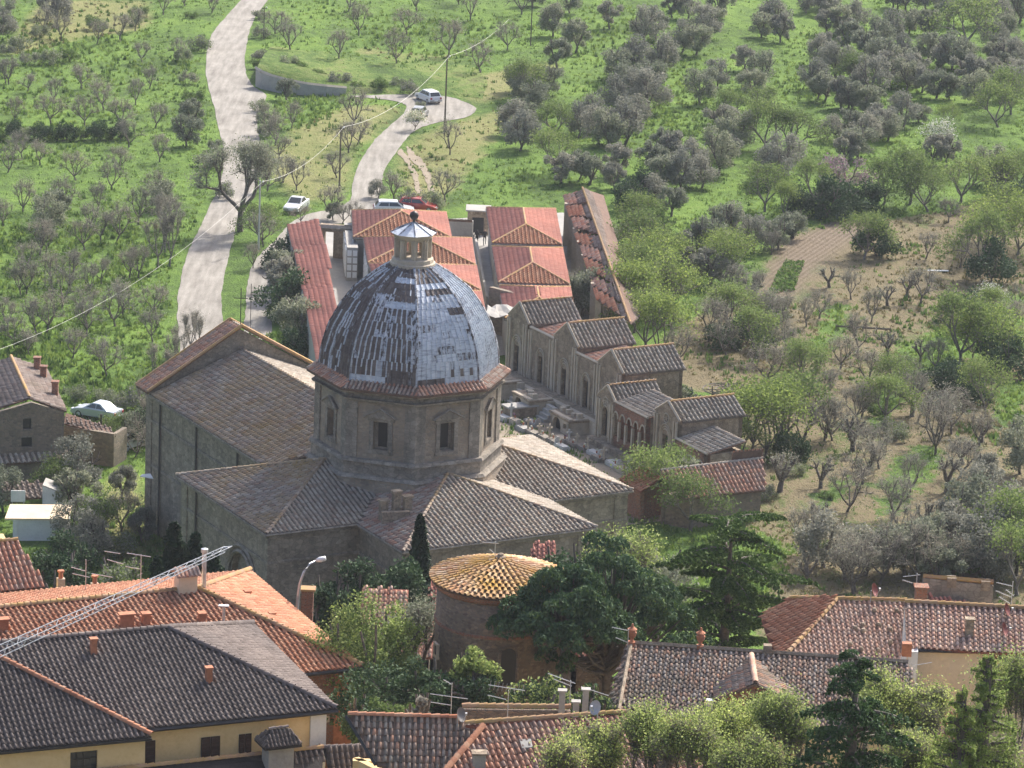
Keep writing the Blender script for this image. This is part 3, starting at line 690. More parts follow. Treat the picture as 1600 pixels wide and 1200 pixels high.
# dome
prof = [(6.3, 19.7), (6.25, 20.5), (6.1, 21.3), (5.72, 22.6), (4.98, 24.0), (4.05, 25.25), (2.72, 26.3), (1.5, 27.0)]
def dome_at(t):
    """t metres of arc along the corner line"""
    a = 0
    for (r0, z0), (r1, z1) in zip(prof, prof[1:]):
        L = math.hypot(r1 - r0, z1 - z0)
        if t <= a + L or (r1, z1) == prof[-1]:
            k = (t - a) / L; return r0 + (r1 - r0) * k, z0 + (z1 - z0) * k
        a += L
ARC = sum(math.hypot(b_[0] - a_[0], b_[1] - a_[1]) for a_, b_ in zip(prof, prof[1:]))
def mdome(name, cols, lines, drip, dripc, sc=(5, 5, .5)):
    m, t, b = nt(name); g = t.nodes.new('ShaderNodeNewGeometry'); oi = t.nodes.new('ShaderNodeObjectInfo')
    f = math_(t, 'FRACT', math_(t, 'ADD', g.outputs['Random Per Island'], oi.outputs['Random']))
    r = ramp(t, cols); t.links.new(f, r.inputs[0]); c = r.outputs[0]
    st = noise(t, coords(t, 'pos', sc), 1.0, 5, .7); rr = ramp(t, [(0, 0, 0), (1, 1, 1)], drip); t.links.new(st, rr.inputs[0])
    c = mixc(t, rr.outputs[0], c, dripc)
    ln = noise(t, coords(t, 'pos', (1.2, 1.2, 9)), 1.2, 4, .65); l2 = ramp(t, [(.55, .55, .6), (1, 1, 1)], [.38, .5]); t.links.new(ln, l2.inputs[0])
    c = mixc(t, lines, c, mixc(t, 1.0, c, l2.outputs[0], 'MULTIPLY'))
    t.links.new(c, b.inputs['Base Color']); b.inputs['Roughness'].default_value = .8; b.inputs['Specular IOR Level'].default_value = .2
    bump(t, b, st, .3, .04); return m
MD = [mdome('pale_lead_sheet', [(.50, .54, .60), (.58, .62, .67), (.66, .69, .73), (.53, .57, .62)], .8, [.60, .68], (.20, .19, .20)),
      mdome('bare_dark_sheet', [(.11, .09, .083), (.14, .115, .105), (.19, .16, .145), (.125, .105, .10)], .5, [.58, .68], (.42, .44, .47)),
      mdome('worn_mixed_sheet', [(.46, .48, .52), (.56, .58, .62), (.36, .36, .38), (.62, .64, .68)], .7, [.48, .55], (.09, .075, .07))]
core = MB(); vs = []
for (r, z) in prof: vs += octa(r - .1, z)
core.add(vs, [(j * 8 + i, j * 8 + (i + 1) % 8, (j + 1) * 8 + (i + 1) % 8, (j + 1) * 8 + i) for j in range(len(prof) - 1) for i in range(8)]); core.build('dome_shell', MD[1], church)
NR = 17
def vp(i, t, u):
    r, z = dome_at(t); a = w(r * math.cos(math.radians(22.5 + 45 * i)), r * math.sin(math.radians(22.5 + 45 * i)), z); c = w(r * math.cos(math.radians(67.5 + 45 * i)), r * math.sin(math.radians(67.5 + 45 * i)), z)
    return a.lerp(c, u)
def dome_rule(i, c, j, nc):
    """which sheets have kept their pale coat: faces by bearing, rows from the bottom; returns (sheet, batten).
    Runs follow the vertical strips: the same strip stays worn over many courses."""
    x = c / nc; R = random.random(); q = lambda p: R < p
    col = random.Random(i * 97 + int(x * 13)).random(); blk = random.Random(i * 31 + j * 7 + int(x * 3.2)).random()
    if i in FRONT_L:
        if j == 0: return (0 if x < .5 else 1), (0 if x < .5 else 1)
        if j == 1 and x > .55: return 1, 1
        if j <= 9: return (2 if (col > .80 or q(.10)) else 1), (0 if (x < .93 and q(.92)) else 1)
        if j == 10: return (0 if x > .25 else 2), 0
        if j == 11: return (1, 1) if x > .45 else (2, 0)
        if j == 14 and x > .3: return 0, 0
        return (1, 0 if col > .88 else 1)
    if i in FRONT_R:
        if j == 1 and x > .5: return (1, 0) if c % 2 else (0, 0)
        if j == 0 and x < .45: return 1, 1
        if j <= 8: return (2 if (blk > .86 or q(.06)) else 0), 0
        if j == 9: return (1, 1) if blk > .5 else (0, 0)
        if j == 11: return (2, 0) if blk > .4 else (0, 0)
        if j == 12: return (1, 1) if x > .2 else (0, 0)
        if j in (10, 13): return 0, 0
        return 1, (0 if col > .35 else 1)
    if i in RIGHT: return (2 if (blk > .85 or q(.08)) else 0), 0
    if i in LEFT: return (2 if col > .93 else 1), (0 if (col > .74 and q(.8)) else 1)
    return (1 if q(.4) else 2), 0
def face_az(i):
    v = w(math.cos(math.radians(45 * (i + 1))), math.sin(math.radians(45 * (i + 1)))) - w(0, 0); return math.degrees(math.atan2(v.x, -v.y))
AZ = [face_az(i) for i in range(8)]
FRONT_L = [i for i in range(8) if -45 < AZ[i] <= 0]; FRONT_R = [i for i in range(8) if 0 < AZ[i] <= 45]; RIGHT = [i for i in range(8) if 45 < AZ[i] <= 100]; LEFT = [i for i in range(8) if -100 < AZ[i] <= -45]
stV, stF, stM = [], [], []; cand = []
for i in range(8):
    L0 = 2 * 6.3 * math.sin(math.radians(22.5)); NCOL = 13
    for j in range(NR):
        t0, t1 = ARC * j / NR, ARC * (j + 1) / NR
        r, z = dome_at((t0 + t1) / 2); wd_ = 2 * r * math.sin(math.radians(22.5)); nc = max(3, int(round(wd_ / .37)))
        for c in range(nc):
            u0, u1 = c / nc, (c + 1) / nc
            sheet, bat = dome_rule(i, c, j, nc)
            A, B2, C2, D2 = vp(i, t0 - .04, u0), vp(i, t0 - .04, u1), vp(i, t1, u1), vp(i, t1, u0)
            n = (B2 - A).cross(D2 - A).normalized(); 
            if n.dot(A - w(0, 0, A.z)) < 0: n = -n
            g = .02; e1 = (B2 - A) * (.02 / max(.1, (B2 - A).length))
            lo, hi = n * .034, n * .016
            v = [A + e1 + lo, B2 - e1 + lo, C2 - e1 + hi, D2 + e1 + hi, A + e1, B2 - e1]
            f = [(0, 1, 2, 3), (0, 4, 5, 1)]; mm = [sheet, sheet]
            bw = .058 * (B2 - A).normalized()
            k0 = len(v); v += [A - bw + lo * .6, A + bw + lo * .6, D2 + bw + hi, D2 - bw + hi, A + n * .13, D2 + n * .09]
            f += [(k0, k0 + 4, k0 + 5, k0 + 3), (k0 + 4, k0 + 1, k0 + 2, k0 + 5)]; mm += [bat, bat]
            vis = i in FRONT_L + FRONT_R
            if vis and 1 <= j <= 12 and len(cand) < 290: cand.append((v, f, mm))
            else:
                k = len(stV); stV += v; stF += [tuple(q + k for q in ff) for ff in f]; stM += mm
o = MB(); o.v = [tuple(v) for v in stV]; o.f = stF; o.m = stM; o = o.build('sheet_courses', MD, church); o['kind'] = 'stuff'
for v, f, mm in cand:
    o = MB(); o.v = [tuple(x) for x in v]; o.f = f; o.m = mm; o.build('metal_sheet', MD, church)
b = MB()
for i in range(8): b.tube([vp(i, ARC * k / 12, 0) + Vector((0, 0, .03)) for k in range(13)], .09, 5)
b.build('corner_rib', MD[2], church)
# lantern
b = MB(); b.lathe(w(0, 0, 26.85), [(1.62, 0), (1.62, .25), (1.5, .3), (1.45, .55), (1.3, .6)], 16, ph=.2); b.build('lantern_base', MT['chapel_pale'], church)
la = MB()
for k in range(8):
    t = math.radians(22.5 + 45 * k); q = w(1.05 * math.cos(t), 1.05 * math.sin(t), 27.4); la.box((q.x, q.y, 27.4), (.34, .34, 1.45), t - TH)
    t2 = math.radians(22.5 + 45 * k)
    q = w(1.22 * math.cos(t), 1.22 * math.sin(t), 27.4); la.lathe(q, [(.12, 0), (.10, .2), (.10, 1.3), (.14, 1.42)], 8)
la.build('lantern_columns', MT['chapel_pale'], church)
b = MB()
for k in range(8):
    t0, t1 = math.radians(22.5 + 45 * k), math.radians(67.5 + 45 * k); p, q = w(1.1 * math.cos(t0), 1.1 * math.sin(t0)), w(1.1 * math.cos(t1), 1.1 * math.sin(t1))
    L = (q - p).length; wall(b, p, q, 27.4, 28.95, [(L * .28, L * .72, 27.6, 28.7, 1)], .14)
b.build('lantern_wall', MT['chapel_pale'], church)
b = MB(); oprism(b, 1.3, 28.85, 1.42, 29.05); oprism(b, 1.45, 29.05, 1.5, 29.2); b.build('lantern_cornice', MT['chapel_pale'], church)
b = MB(); a = octa(1.62, 29.2); ap = w(0, 0, 29.95)
for i in range(8): b.add([a[i], a[(i + 1) % 8], ap], [(0, 1, 2)])
b.add(a, [tuple(range(8))]); b.build('lantern_roof', MD[0], church)
b = MB()
for i in range(8): b.tube([a[i] + Vector((0, 0, .03)), ap + Vector((0, 0, .03))], .03, 4)
b.build('roof_seam', MD[2], church)
b = MB(); b.lathe(ap, [(.10, -.05), (.08, .12), (.26, .25), (.33, .45), (.26, .65), (.05, .78)], 10); b.build('finial_ball', MT['iron'], church, smooth=True)
# small ruined bell cote between the arms
cot = w(8.4, -3.6, 0)
b = MB()
for (x, h) in ((-1.0, .55), (.05, 1.2), (.95, .85)):
    q = at(618 + x * 19, 800, 12.0); b.box((q.x, q.y, 11.2), (.38, .55, h + 1.0), -TH); b.box((q.x, q.y, 12.2 + h), (.55, .72, .14), -TH)
q = at(618, 800, 12.2); b.box((q.x, q.y, 11.0), (1.9, .4, 1.25), 0.25); b.build('bell_cote', MT['chapel'], church)
# blue and white sign bracket on the nave wall
b = MB(); q = at(222, 741, 6.0); b.slab([q, q + Vector((.6, .3, 0)), q + Vector((.9, -.6, -.1)), q + Vector((-.1, -.5, .0))], .06); b.build('small_canopy', MT['white_paint'], church)

# ------------------------------------------------------------------ cemetery blocks with hipped red roofs
def hip(parent, c, h, f0, f1, tms, pan='pan_red', base=0.0, wallmat='concrete', caps='t_cap', ov=.3, indiv=0, fullwall=True, **k):
    """hipped roof over the eave corners c = near-left, near-right, far-right, far-left; f0/f1 = run of the near and far hip"""
    c = [Vector(p) for p in c]; nl, nr, fr, fl = c
    m0 = (nl + nr) / 2; m1 = (fl + fr) / 2; d = (m1 - m0); L = d.length; d.normalize()
    r0 = m0 + d * f0 + Vector((0, 0, h)); r1 = m1 - d * f1 + Vector((0, 0, h))
    facet(parent, [nl, nr, r0], tms[0], pan=pan, **k); facet(parent, [fr, fl, r1], tms[0], pan=pan, **k)
    facet(parent, [nl, r0, r1, fl], tms[1], pan=pan, **k); facet(parent, [nr, fr, r1, r0], tms[1], pan=pan, **k)
    u = Vector((0, 0, .05))
    for a, b_ in ((nl, r0), (nr, r0), (fl, r1), (fr, r1), (r0, r1)): ridge(parent, a + u, b_ + u, caps, .12)
    if fullwall:
        cen = sum(c, Vector()) / 4; pts = [(p.x + (cen.x - p.x) * ov / 4, p.y + (cen.y - p.y) * ov / 8) for p in c]
        shell(parent, pts, base - .2, c[0].z - .1, MT[wallmat])
        b = MB()
        for a, b_ in ring(c): b.tube([a - u * 2.2, b_ - u * 2.2], .1, 4)
        b.build('gutter', MT['trim'], parent)
def pxq(l, z): return [at(x, y, z) for x, y in l]
def niches(parent, p, q, z0, z1, nx_, nz_, mat='white_paint'):
    """marble grave plates set into the end wall of a niche block"""
    p, q = Vector((p[0], p[1], 0)), Vector((q[0], q[1], 0)); d = (q - p); L = d.length; d.normalize(); o_ = Vector((d.y, -d.x, 0)) * .05
    for i in range(nx_):
        for j in range(nz_):
            b = MB(); x0 = L * (i + .12) / nx_; x1 = L * (i + .88) / nx_; za = z0 + (z1 - z0) * (j + .12) / nz_; zb = z0 + (z1 - z0) * (j + .88) / nz_
            pts = [p + d * x0 + o_, p + d * x1 + o_, p + d * x1 - o_, p + d * x0 - o_]; b.prism([(v.x, v.y) for v in pts], za, zb); b.build('grave_plate', MT[mat], parent)
kr = dict(sp=.4, ln=.46, seg=3, jit=.004)
right = [[(769, 380), (878, 383), (868, 327), (760, 325)], [(779, 442), (890, 445), (879, 388), (769, 386)], [(789, 498), (900, 502), (891, 449), (780, 447)]]
lab_r = ['red tiled cemetery block farthest up the right row, hipped front above the walkway', 'red tiled cemetery block in the middle of the right row', 'red tiled cemetery block nearest the stone chapels in the right row']
for q, lb in zip(right, lab_r):
    c = pxq(q, 4.0); t = thing('cemetery_block', ((c[0] + c[2]) / 2).to_2d().to_3d(), lb, 'cemetery building', 'red roofed cemetery blocks right of the walkway')
    hip(t, c, .95, 4.4, 4.4, ['t_orange', 't_red'], **kr)
left = [[(552, 371), (706, 373), (697, 332.5), (550, 329.5)], [(575, 411), (743, 415), (737, 373), (568, 371.5)], [(590, 452), (752, 455), (744, 416), (577, 413)], [(605, 496), (760, 498), (752, 456), (592, 453)]]
lab_l = ['broad red pyramid roofed cemetery block behind the lantern, nearest the parking', 'broad red roofed cemetery block directly behind the lantern columns', 'broad red roofed cemetery block behind the dome top, third from the parking', 'broad red roofed cemetery block nearest the dome, mostly hidden by it']
for q, lb in zip(left, lab_l):
    c = pxq(q, 4.0); t = thing('cemetery_block', ((c[0] + c[2]) / 2).to_2d().to_3d(), lb, 'cemetery building', 'red roofed cemetery blocks behind the dome')
    hip(t, c, 1.3, 5.9, 5.2, ['t_orange', 't_red'], **kr)
    niches(t, c[3].lerp(c[0], .2), c[0], .4, 3.6, 6, 4)
# long shed roof on the left, in stepped sections
t = thing('long_cemetery_gallery', at(480, 450, 0), 'long narrow red tiled gallery roof left of the dome, running along the cemetery edge', 'cemetery building')
secs = [[(448.5, 352), (497.7, 342.5), (506, 382), (458, 387)], [(458, 387), (506, 382), (519.5, 445), (473.5, 454)], [(473.5, 454), (519.5, 445), (533, 512), (486, 520)], [(486, 520), (533, 512), (542, 565), (497, 572)]]
for i, s in enumerate(secs):
    zz = 3.6 + .12 * i; P4 = [at(s[0][0], s[0][1], zz - .25), at(s[1][0], s[1][1], zz), at(s[2][0], s[2][1], zz), at(s[3][0], s[3][1], zz - .25)]
    facet(t, P4, 't_red', pan='pan_red', name='roof', **kr)
    pts = [(p.x, p.y) for p in P4]; shell(t, pts, -.2, zz - .4, MT['concrete'])
# old brown bay chapels at the right
t = thing('bay_chapel_row', at(928, 380, 0), 'long old brown gabled row of burial bays with stepped orange tiled left side', 'cemetery building')
R0, R1 = at(910, 294, 5.6), at(985, 505, 5.6); L0, L1 = at(879, 303, 4.3), at(934, 470, 4.3); Q0, Q1 = at(943, 305, 4.0), at(983, 440, 4.0)
facet(t, [R0, R1, Q1 + (Q1 - Q0) * .35, Q0], 't_brown', sp=.34, ln=.42, seg=3, pan='pan')
for i in range(8):
    a, b_ = i / 8, (i + 1) / 8; la_, lb_ = L0.lerp(L1, a + .02), L0.lerp(L1, b_ - .01); ra, rb = R0.lerp(R1, a + .02), R0.lerp(R1, b_ - .01)
    off = Vector((-.12 * (i % 2), 0, .12 * (i % 3)))
    k_ = .62 if i % 3 != 1 else .75
    mm = la_.lerp(ra, k_); m2 = lb_.lerp(rb, k_)
    facet(t, [la_ + off, lb_ + off, m2 + off, mm + off], 't_mix' if i % 2 == 0 else 't_orange', sp=.34, ln=.4, seg=3, pan='pan')
    facet(t, [mm, m2, rb, ra], 't_brown', sp=.34, ln=.42, seg=3, pan='pan')
    b = MB(); e0 = la_ + Vector((.25, 0, 0)); e1 = lb_ + Vector((.25, 0, 0)); Lw = (e0 - e1).to_2d().length
    wall(b, (e0.x, e0.y), (e1.x, e1.y), -.2, 4.25, [(Lw * .3, Lw * .7, 0, 2.9, 1)], .3); b.build('bay_wall', MT['chapel'], t)
    b = MB(); b.box((e1.x - .15, e1.y, -.1), (.55, .5, 4.6)); b.build('pier', MT['chapel_pale'], t)
b = MB(); shl = [(L0.x + .8, L0.y), (L1.x + .8, L1.y), (Q1.x, Q1.y - 4), (Q0.x, Q0.y)]
shell(t, shl, -.2, 3.9, MT['chapel'])
ridge(t, R0 + Vector((0, 0, .06)), R1 + Vector((0, 0, .06)), 't_cap', .14)

# entrance gate, niche walls and low walls
t = thing('cemetery_gate', at(515, 397, 0), 'dark stone cemetery gateway with one tall opening beside the red gallery', 'gate')
b = MB(); p, q = at(498, 402, 0), at(556, 407, 0); L = (q - p).length
wall(b, p, q, -.1, 3.4, [(L * .13, L * .38, 0, 2.7, 0)], .7); b.build('wall', MT['chapel'], t)
b = MB(); b.tube([at(498, 355, 3.5), at(556, 358, 3.5)], .3, 4); b.build('coping', MT['trim'], t)
t = thing('niche_wall', at(555, 440, 0), 'tall narrow wall of white grave plates left of the lantern', 'wall')
b = MB(); a_, c_ = at(553, 400, 0), at(558, 440, 0); b.prism([(a_.x - 1.1, a_.y), (c_.x - 1.1, c_.y), (c_.x, c_.y), (a_.x, a_.y)], -.1, 3.4); b.build('wall', MT['concrete'], t)
niches(t, (a_.x - 1.15, a_.y + .0), (c_.x - 1.15, c_.y), .3, 3.2, 4, 4); niches(t, (c_.x - 1.1, c_.y - .05), (c_.x, c_.y - .05), .3, 3.2, 2, 4)
t = thing('cemetery_wall', at(722, 372, 0), 'low grey boundary wall with a strip of pale tiles behind the walkway', 'wall')
b = MB(); p, q = at(700, 376, 0), at(738, 378, 0); wall(b, p, q, -.1, 2.2, (), .4); b.build('wall', MT['concrete'], t)
facet(t, [at(700, 344, 2.3), at(738, 346, 2.3), at(738, 344, 2.6), at(700, 342, 2.6)], 't_pale', sp=.34, ln=.4)
t = thing('stone_kiosk', at(746, 372, 0), 'small dark flat roofed kiosk at the end of the walkway behind the two walkers', 'kiosk')
b = MB(); p = at(746, 368, 0); wall(b, (p.x - 1.1, p.y), (p.x + 1.1, p.y), -.1, 2.6, [(.5, 1.7, .2, 1.9, 0)], .2); b.prism([(p.x - 1.1, p.y + .2), (p.x + 1.1, p.y + .2), (p.x + 1.1, p.y + 2.2), (p.x - 1.1, p.y + 2.2)], -.1, 2.6); b.build('wall', MT['chapel'], t)
b = MB(); b.box((p.x, p.y + 1, 2.6), (2.6, 2.8, .14)); b.build('roof', MT['concrete'], t)
b = MB(); b.quad((p.x - .6, p.y + .15, .2), (p.x + .6, p.y + .15, .2), (p.x + .6, p.y + .15, 1.9), (p.x - .6, p.y + .15, 1.9)); b.build('door', MT['dark'], t)
t = thing('walkway_curb_wall', at(745, 430, 0), 'long low pale parapet along the left side of the cemetery walkway', 'wall')
b = MB(); pp = [at(741, 377, 0), at(746, 400, 0), at(753, 440, 0), at(761, 478, 0)]
for a, c in zip(pp, pp[1:]): b.prism([(a.x - .12, a.y), (a.x + .12, a.y), (c.x + .12, c.y), (c.x - .12, c.y)], 0, .9)
b.build('wall', MT['concrete'], t)
t = thing('plastic_sheeting_wall', at(805, 490, 0), 'low wall under crumpled white sheeting between red roofs and first chapel', 'wall')
p, q = at(762, 520, 0), at(800, 530, 0)
b = MB(); wall(b, p, q, -.1, 4.4, (), .5); b.build('wall', MT['farm'], t)
b = MB(); g0, g1 = at(761, 479, 4.45), at(862, 476, 4.45); vs = []; nn_ = 16
for i in range(nn_ + 1):
    for j in range(4):
        v = g0.lerp(g1, i / nn_) + Vector((random.uniform(-.1, .1), -j * .9 + random.uniform(-.2, .2), random.uniform(-.12, .22) - .12 * j)); vs.append(v)
b.add(vs, [(i * 4 + j, (i + 1) * 4 + j, (i + 1) * 4 + j + 1, i * 4 + j + 1) for i in range(nn_) for j in range(3)]); b.build('sheeting', MT['concrete'], t)

# ------------------------------------------------------------------ chapel row
ZB = 1.2
def fz(b_): return b_
def arches(par, f, x, zb, wd, mat='chapel_pale', n=3, h=.9, zc=3.0):
    for k in range(n):
        r = wd / 2 + .12 + .17 * k; b = MB()
        pts = [f(x - r, zb, -.05 + .0 * k)] + [f(x - r * math.cos(t), zc + r * 1.25 * math.sin(t), -.05) for t in np.linspace(0, math.pi, 9)] + [f(x + r, zb, -.05)]
        b.tube(pts, .055, 4); b.build('arch_moulding', MT[mat], par)
def chapel(a0, a1, b0, zb, ze, za, depth, label, kind='gable', door='rect', rose=False, grp='small stone chapels in a row beside the church', roof='t_pale', wm='chapel', kids=True):
    t = thing('burial_chapel', w((a0 + a1) / 2, b0, zb), label, 'chapel', grp)
    p, q = w(a0, b0), w(a1, b0)      # facade faces -b (towards the church): outside on the right of p->q
    L = abs(a1 - a0); m = L / 2; ops = []
    ops.append((m - .42, m + .42, zb, zb + 2.45, 1 if door == 'arch' else 0))
    if rose: ops.append((m - .33, m + .33, ze - .55, ze + .1, 1))
    b = MB()
    top = (lambda x: ze + (za - ze) * (1 - abs(x - m) / m)) if kind == 'gable' else None
    f = wall(b, p, q, zb - .6, ze, ops, .35, top); 
    wall(b, q, w(a1, b0 + depth), zb - .6, ze - .15); wall(b, w(a0, b0 + depth), p, zb - .6, ze - .15); wall(b, w(a1, b0 + depth), w(a0, b0 + depth), zb - .6, ze - .15, top=(lambda x: ze - .1 + (za - ze) * (1 - abs(x - m) / m)) if kind == 'gable' else None)
    b.build('wall', MT[wm], t)
    s = MB(); s.quad(f(m - .42, zb, .3), f(m + .42, zb, .3), f(m + .42, zb + 2.5, .3), f(m - .42, zb + 2.5, .3)); s.build('door', MT['dark'], t)
    if rose:
        s = MB(); c0 = f(m, ze - .22, -.03)
        for k in range(8):
            g = math.pi * k / 4; s.tube([c0, f(m + .36 * math.cos(g), ze - .22 + .36 * math.sin(g), -.03)], .03, 3)
        s.tube([f(m + .4 * math.cos(g), ze - .22 + .4 * math.sin(g), -.03) for g in np.linspace(0, 2 * math.pi, 13)], .06, 4)
        s.build('rose_window', MT['chapel_pale'], t)
        s = MB(); s.quad(f(m - .35, ze - .6, .3), f(m + .35, ze - .6, .3), f(m + .35, ze + .15, .3), f(m - .35, ze + .15, .3)); s.build('pane', MT['dark'], t)
    if L > 2.4: arches(t, f, m, zb, .84, n=3 if kind == 'gable' else 2, zc=zb + 2.3 if door != 'arch' else zb + 2.0)
    for x in (.14, L - .14, .55, L - .55):
        s = MB(); v = f(x, 0, -.02); s.box((v.x, v.y, zb - .5), (.2, .24, ze - zb + .35), -TH); s.build('pilaster', MT['chapel_pale'], t)
    k = dict(sp=.4, ln=.46, seg=4, pan='pan_church', indiv=60)
    if kind == 'gable':
        am = (a0 + a1) / 2; o_ = .25; dz = (za - ze) * o_ / (L / 2)
        facet(t, [w(a1 + o_, b0 + .3, ze - dz + .08), w(a1 + o_, b0 + depth + .2, ze - dz + .08), w(am, b0 + depth + .2, za + .08), w(am, b0 + .3, za + .08)], roof, **k)
        facet(t, [w(a0 - o_, b0 + .3, ze - dz + .08), w(am, b0 + .3, za + .08), w(am, b0 + depth + .2, za + .08), w(a0 - o_, b0 + depth + .2, ze - dz + .08)], 't_mix', **k)
        ridge(t, w(am, b0 + .3, za + .14), w(am, b0 + depth + .2, za + .14), 't_cap', .13)
        s = MB()
        for e_ in (a0 - .12, a1 + .12): s.tube([w(e_, b0 + .1, ze + .02), w(am, b0 + .1, za + .16)], .13, 4)
        s.build('gable_coping', MT['chapel_pale'], t)
    else:
        facet(t, [w(a0, b0 + .35, ze - .25), w(a1, b0 + .35, ze - .25), w(a1, b0 + depth, ze + .25), w(a0, b0 + depth, ze + .25)], 't_mix', **k)
        s = MB(); s.tube([w(a0, b0 + .1, ze + .08), w(a1, b0 + .1, ze + .08)], .14, 4); s.build('parapet_coping', MT['chapel_pale'], t)
    return t
chapel(-58.2, -54.6, 40.2, ZB, 6.05, 7.45, 5.2, 'gabled stone chapel farthest up the row, nearest the red roofs')
chapel(-54.5, -50.0, 40.3, ZB, 5.75, 5.9, 5.0, 'flat fronted chapel with carved arch door, second from the red roofs', 'flat')
chapel(-49.9, -45.8, 40.2, ZB, 6.1, 7.6, 5.6, 'tall gabled chapel with round niche and pale pantiles, third from the red roofs')
chapel(-45.7, -41.6, 40.0, ZB, 5.6, 5.7, 5.0, 'flat fronted chapel with white arch moulding between two tall gabled ones', 'flat')
chapel(-41.5, -37.4, 39.8, ZB, 5.9, 7.3, 6.0, 'tall gabled chapel with broad pale roof, fifth from the red roofs')
chapel(-37.9, -35.0, 37.8, .9, 4.1, 5.15, 4.6, 'small low chapel with wheel window and arched door left of the brick arcade', 'gable', 'arch', True)
chapel(-29.3, -25.6, 38.3, .9, 5.0, 6.05, 6.2, 'gabled chapel with small rose window right of the five dark brick arches', 'gable', 'rect', True)
def arcade(a0, a1, b0, zb, zt, n, label, depth=3.5):
    t = thing('brick_arcade', w((a0 + a1) / 2, b0, zb), label, 'arcade')
    b = MB(); L = abs(a1 - a0); s = L / n
    f = wall(b, w(a0, b0), w(a1, b0), zb - .8, zt, [(s * i + s * .16, s * (i + 1) - s * .16, zb + .55, zt - .7, 1.35) for i in range(n)], .4); b.build('arch_wall', MT['brick'], t)
    for i in range(n):
        for x in (s * i + s * .08,):
            c = MB(); v = f(x, 0, -.03); c.box((v.x, v.y, zb + .3), (.22, .22, zt - zb - 1.7), -TH); c.build('column', MT['chapel_pale'], t)
        c = MB(); x = s * (i + .5); r = s * .36
        c.tube([f(x - r * math.cos(g), zt - .7 - s * .34 * 1.35 + r * 1.35 * math.sin(g), -.03) for g in np.linspace(0, math.pi, 9)], .08, 4); c.build('arch_ring', MT['chapel_pale'], t)
    c = MB(); wall(c, w(a1, b0 + depth), w(a0, b0 + depth), zb - .8, zt); wall(c, w(a0, b0 + depth), w(a0, b0), zb - .8, zt); wall(c, w(a1, b0), w(a1, b0 + depth), zb - .8, zt); c.build('back_wall', MT['chapel'], t)
    c = MB(); c.slab([w(a0, b0, zb + .05), w(a1, b0, zb + .05), w(a1, b0 + depth, zb + .05), w(a0, b0 + depth, zb + .05)], .9); c.build('plinth', MT['chapel'], t)
    facet(t, [w(a0, b0 + .25, zt + .05), w(a1, b0 + .25, zt + .05), w(a1, b0 + depth + .3, zt + .8), w(a0, b0 + depth + .3, zt + .8)], 't_pale', sp=.38, ln=.44, seg=3, indiv=60)
    c = MB(); c.tube([w(a0, b0 + .1, zt + .1), w(a1, b0 + .1, zt + .1)], .13, 4); c.build('parapet_coping', MT['chapel_pale'], t)
arcade(-34.9, -29.4, 37.6, .9, 4.25, 5, 'brick arcade of five dark pointed arches between two small chapels')
arcade(-25.5, -20.6, 38.0, .4, 3.5, 3, 'brick arcade of three dark arches right of the rose window chapel')
# red roofs at the end of the row
t = thing('keepers_house', w(-14, 33, 0), 'low house with long brown red tiled roof at the end of the chapel row', 'house')
A_, B_, C_, D_2 = at(1074, 779, 2.6), at(1196, 766, 2.6), at(1196, 703, 4.9), at(1142, 707, 4.9)
E_ = at(1142, 723, 4.2); F_ = at(1032, 735, 4.3)
nrm = (B_ - A_).cross(F_ - A_).normalized()
F2, C2 = F_, onp(1192, 716, A_, nrm)
facet(t, [A_, B_, C2, F2], 't_mix', sp=.36, ln=.44, seg=3); ridge(t, F2, C2, 't_pale', .14)
facet(t, [at(1142, 722, 4.3), at(1194, 716, 4.3), at(1190, 703, 5.1), at(1146, 707, 5.1)], 't_mix', sp=.36, ln=.44, seg=3)
O1, O2, O3, O4 = at(972, 750, 3.0), at(1003, 730, 4.2), at(1055, 750, 3.4), at(1004, 766, 2.6)
facet(t, [at(968, 748, 2.7), at(1001, 768, 2.7), at(1035, 745, 3.5), at(1002, 728, 3.5)], 't_orange', sp=.36, ln=.44, seg=3, pan='pan_red')
facet(t, [at(1035, 745, 3.5), at(1002, 728, 3.5), at(1032, 735, 3.2), at(1056, 752, 3.0)], 't_orange', sp=.36, ln=.44, seg=3, pan='pan_red')
ridge(t, at(1002, 728, 3.6), at(1035, 745, 3.6), 't_pale', .12)
sh = [(v.x, v.y) for v in (A_ + Vector((.2, .4, 0)), B_ + Vector((-.3, .4, 0)), C2 + Vector((-.2, -.1, 0)), F2 + Vector((.2, -.1, 0)))]
shell(t, sh, -.5, 2.5, MT['farm'])
q = [at(968, 748, 2.5), at(1001, 768, 2.5), at(1054, 752, 2.5), at(1010, 730, 2.5)]; shell(t, [(v.x, v.y) for v in q], -.5, 2.45, MT['brick'])
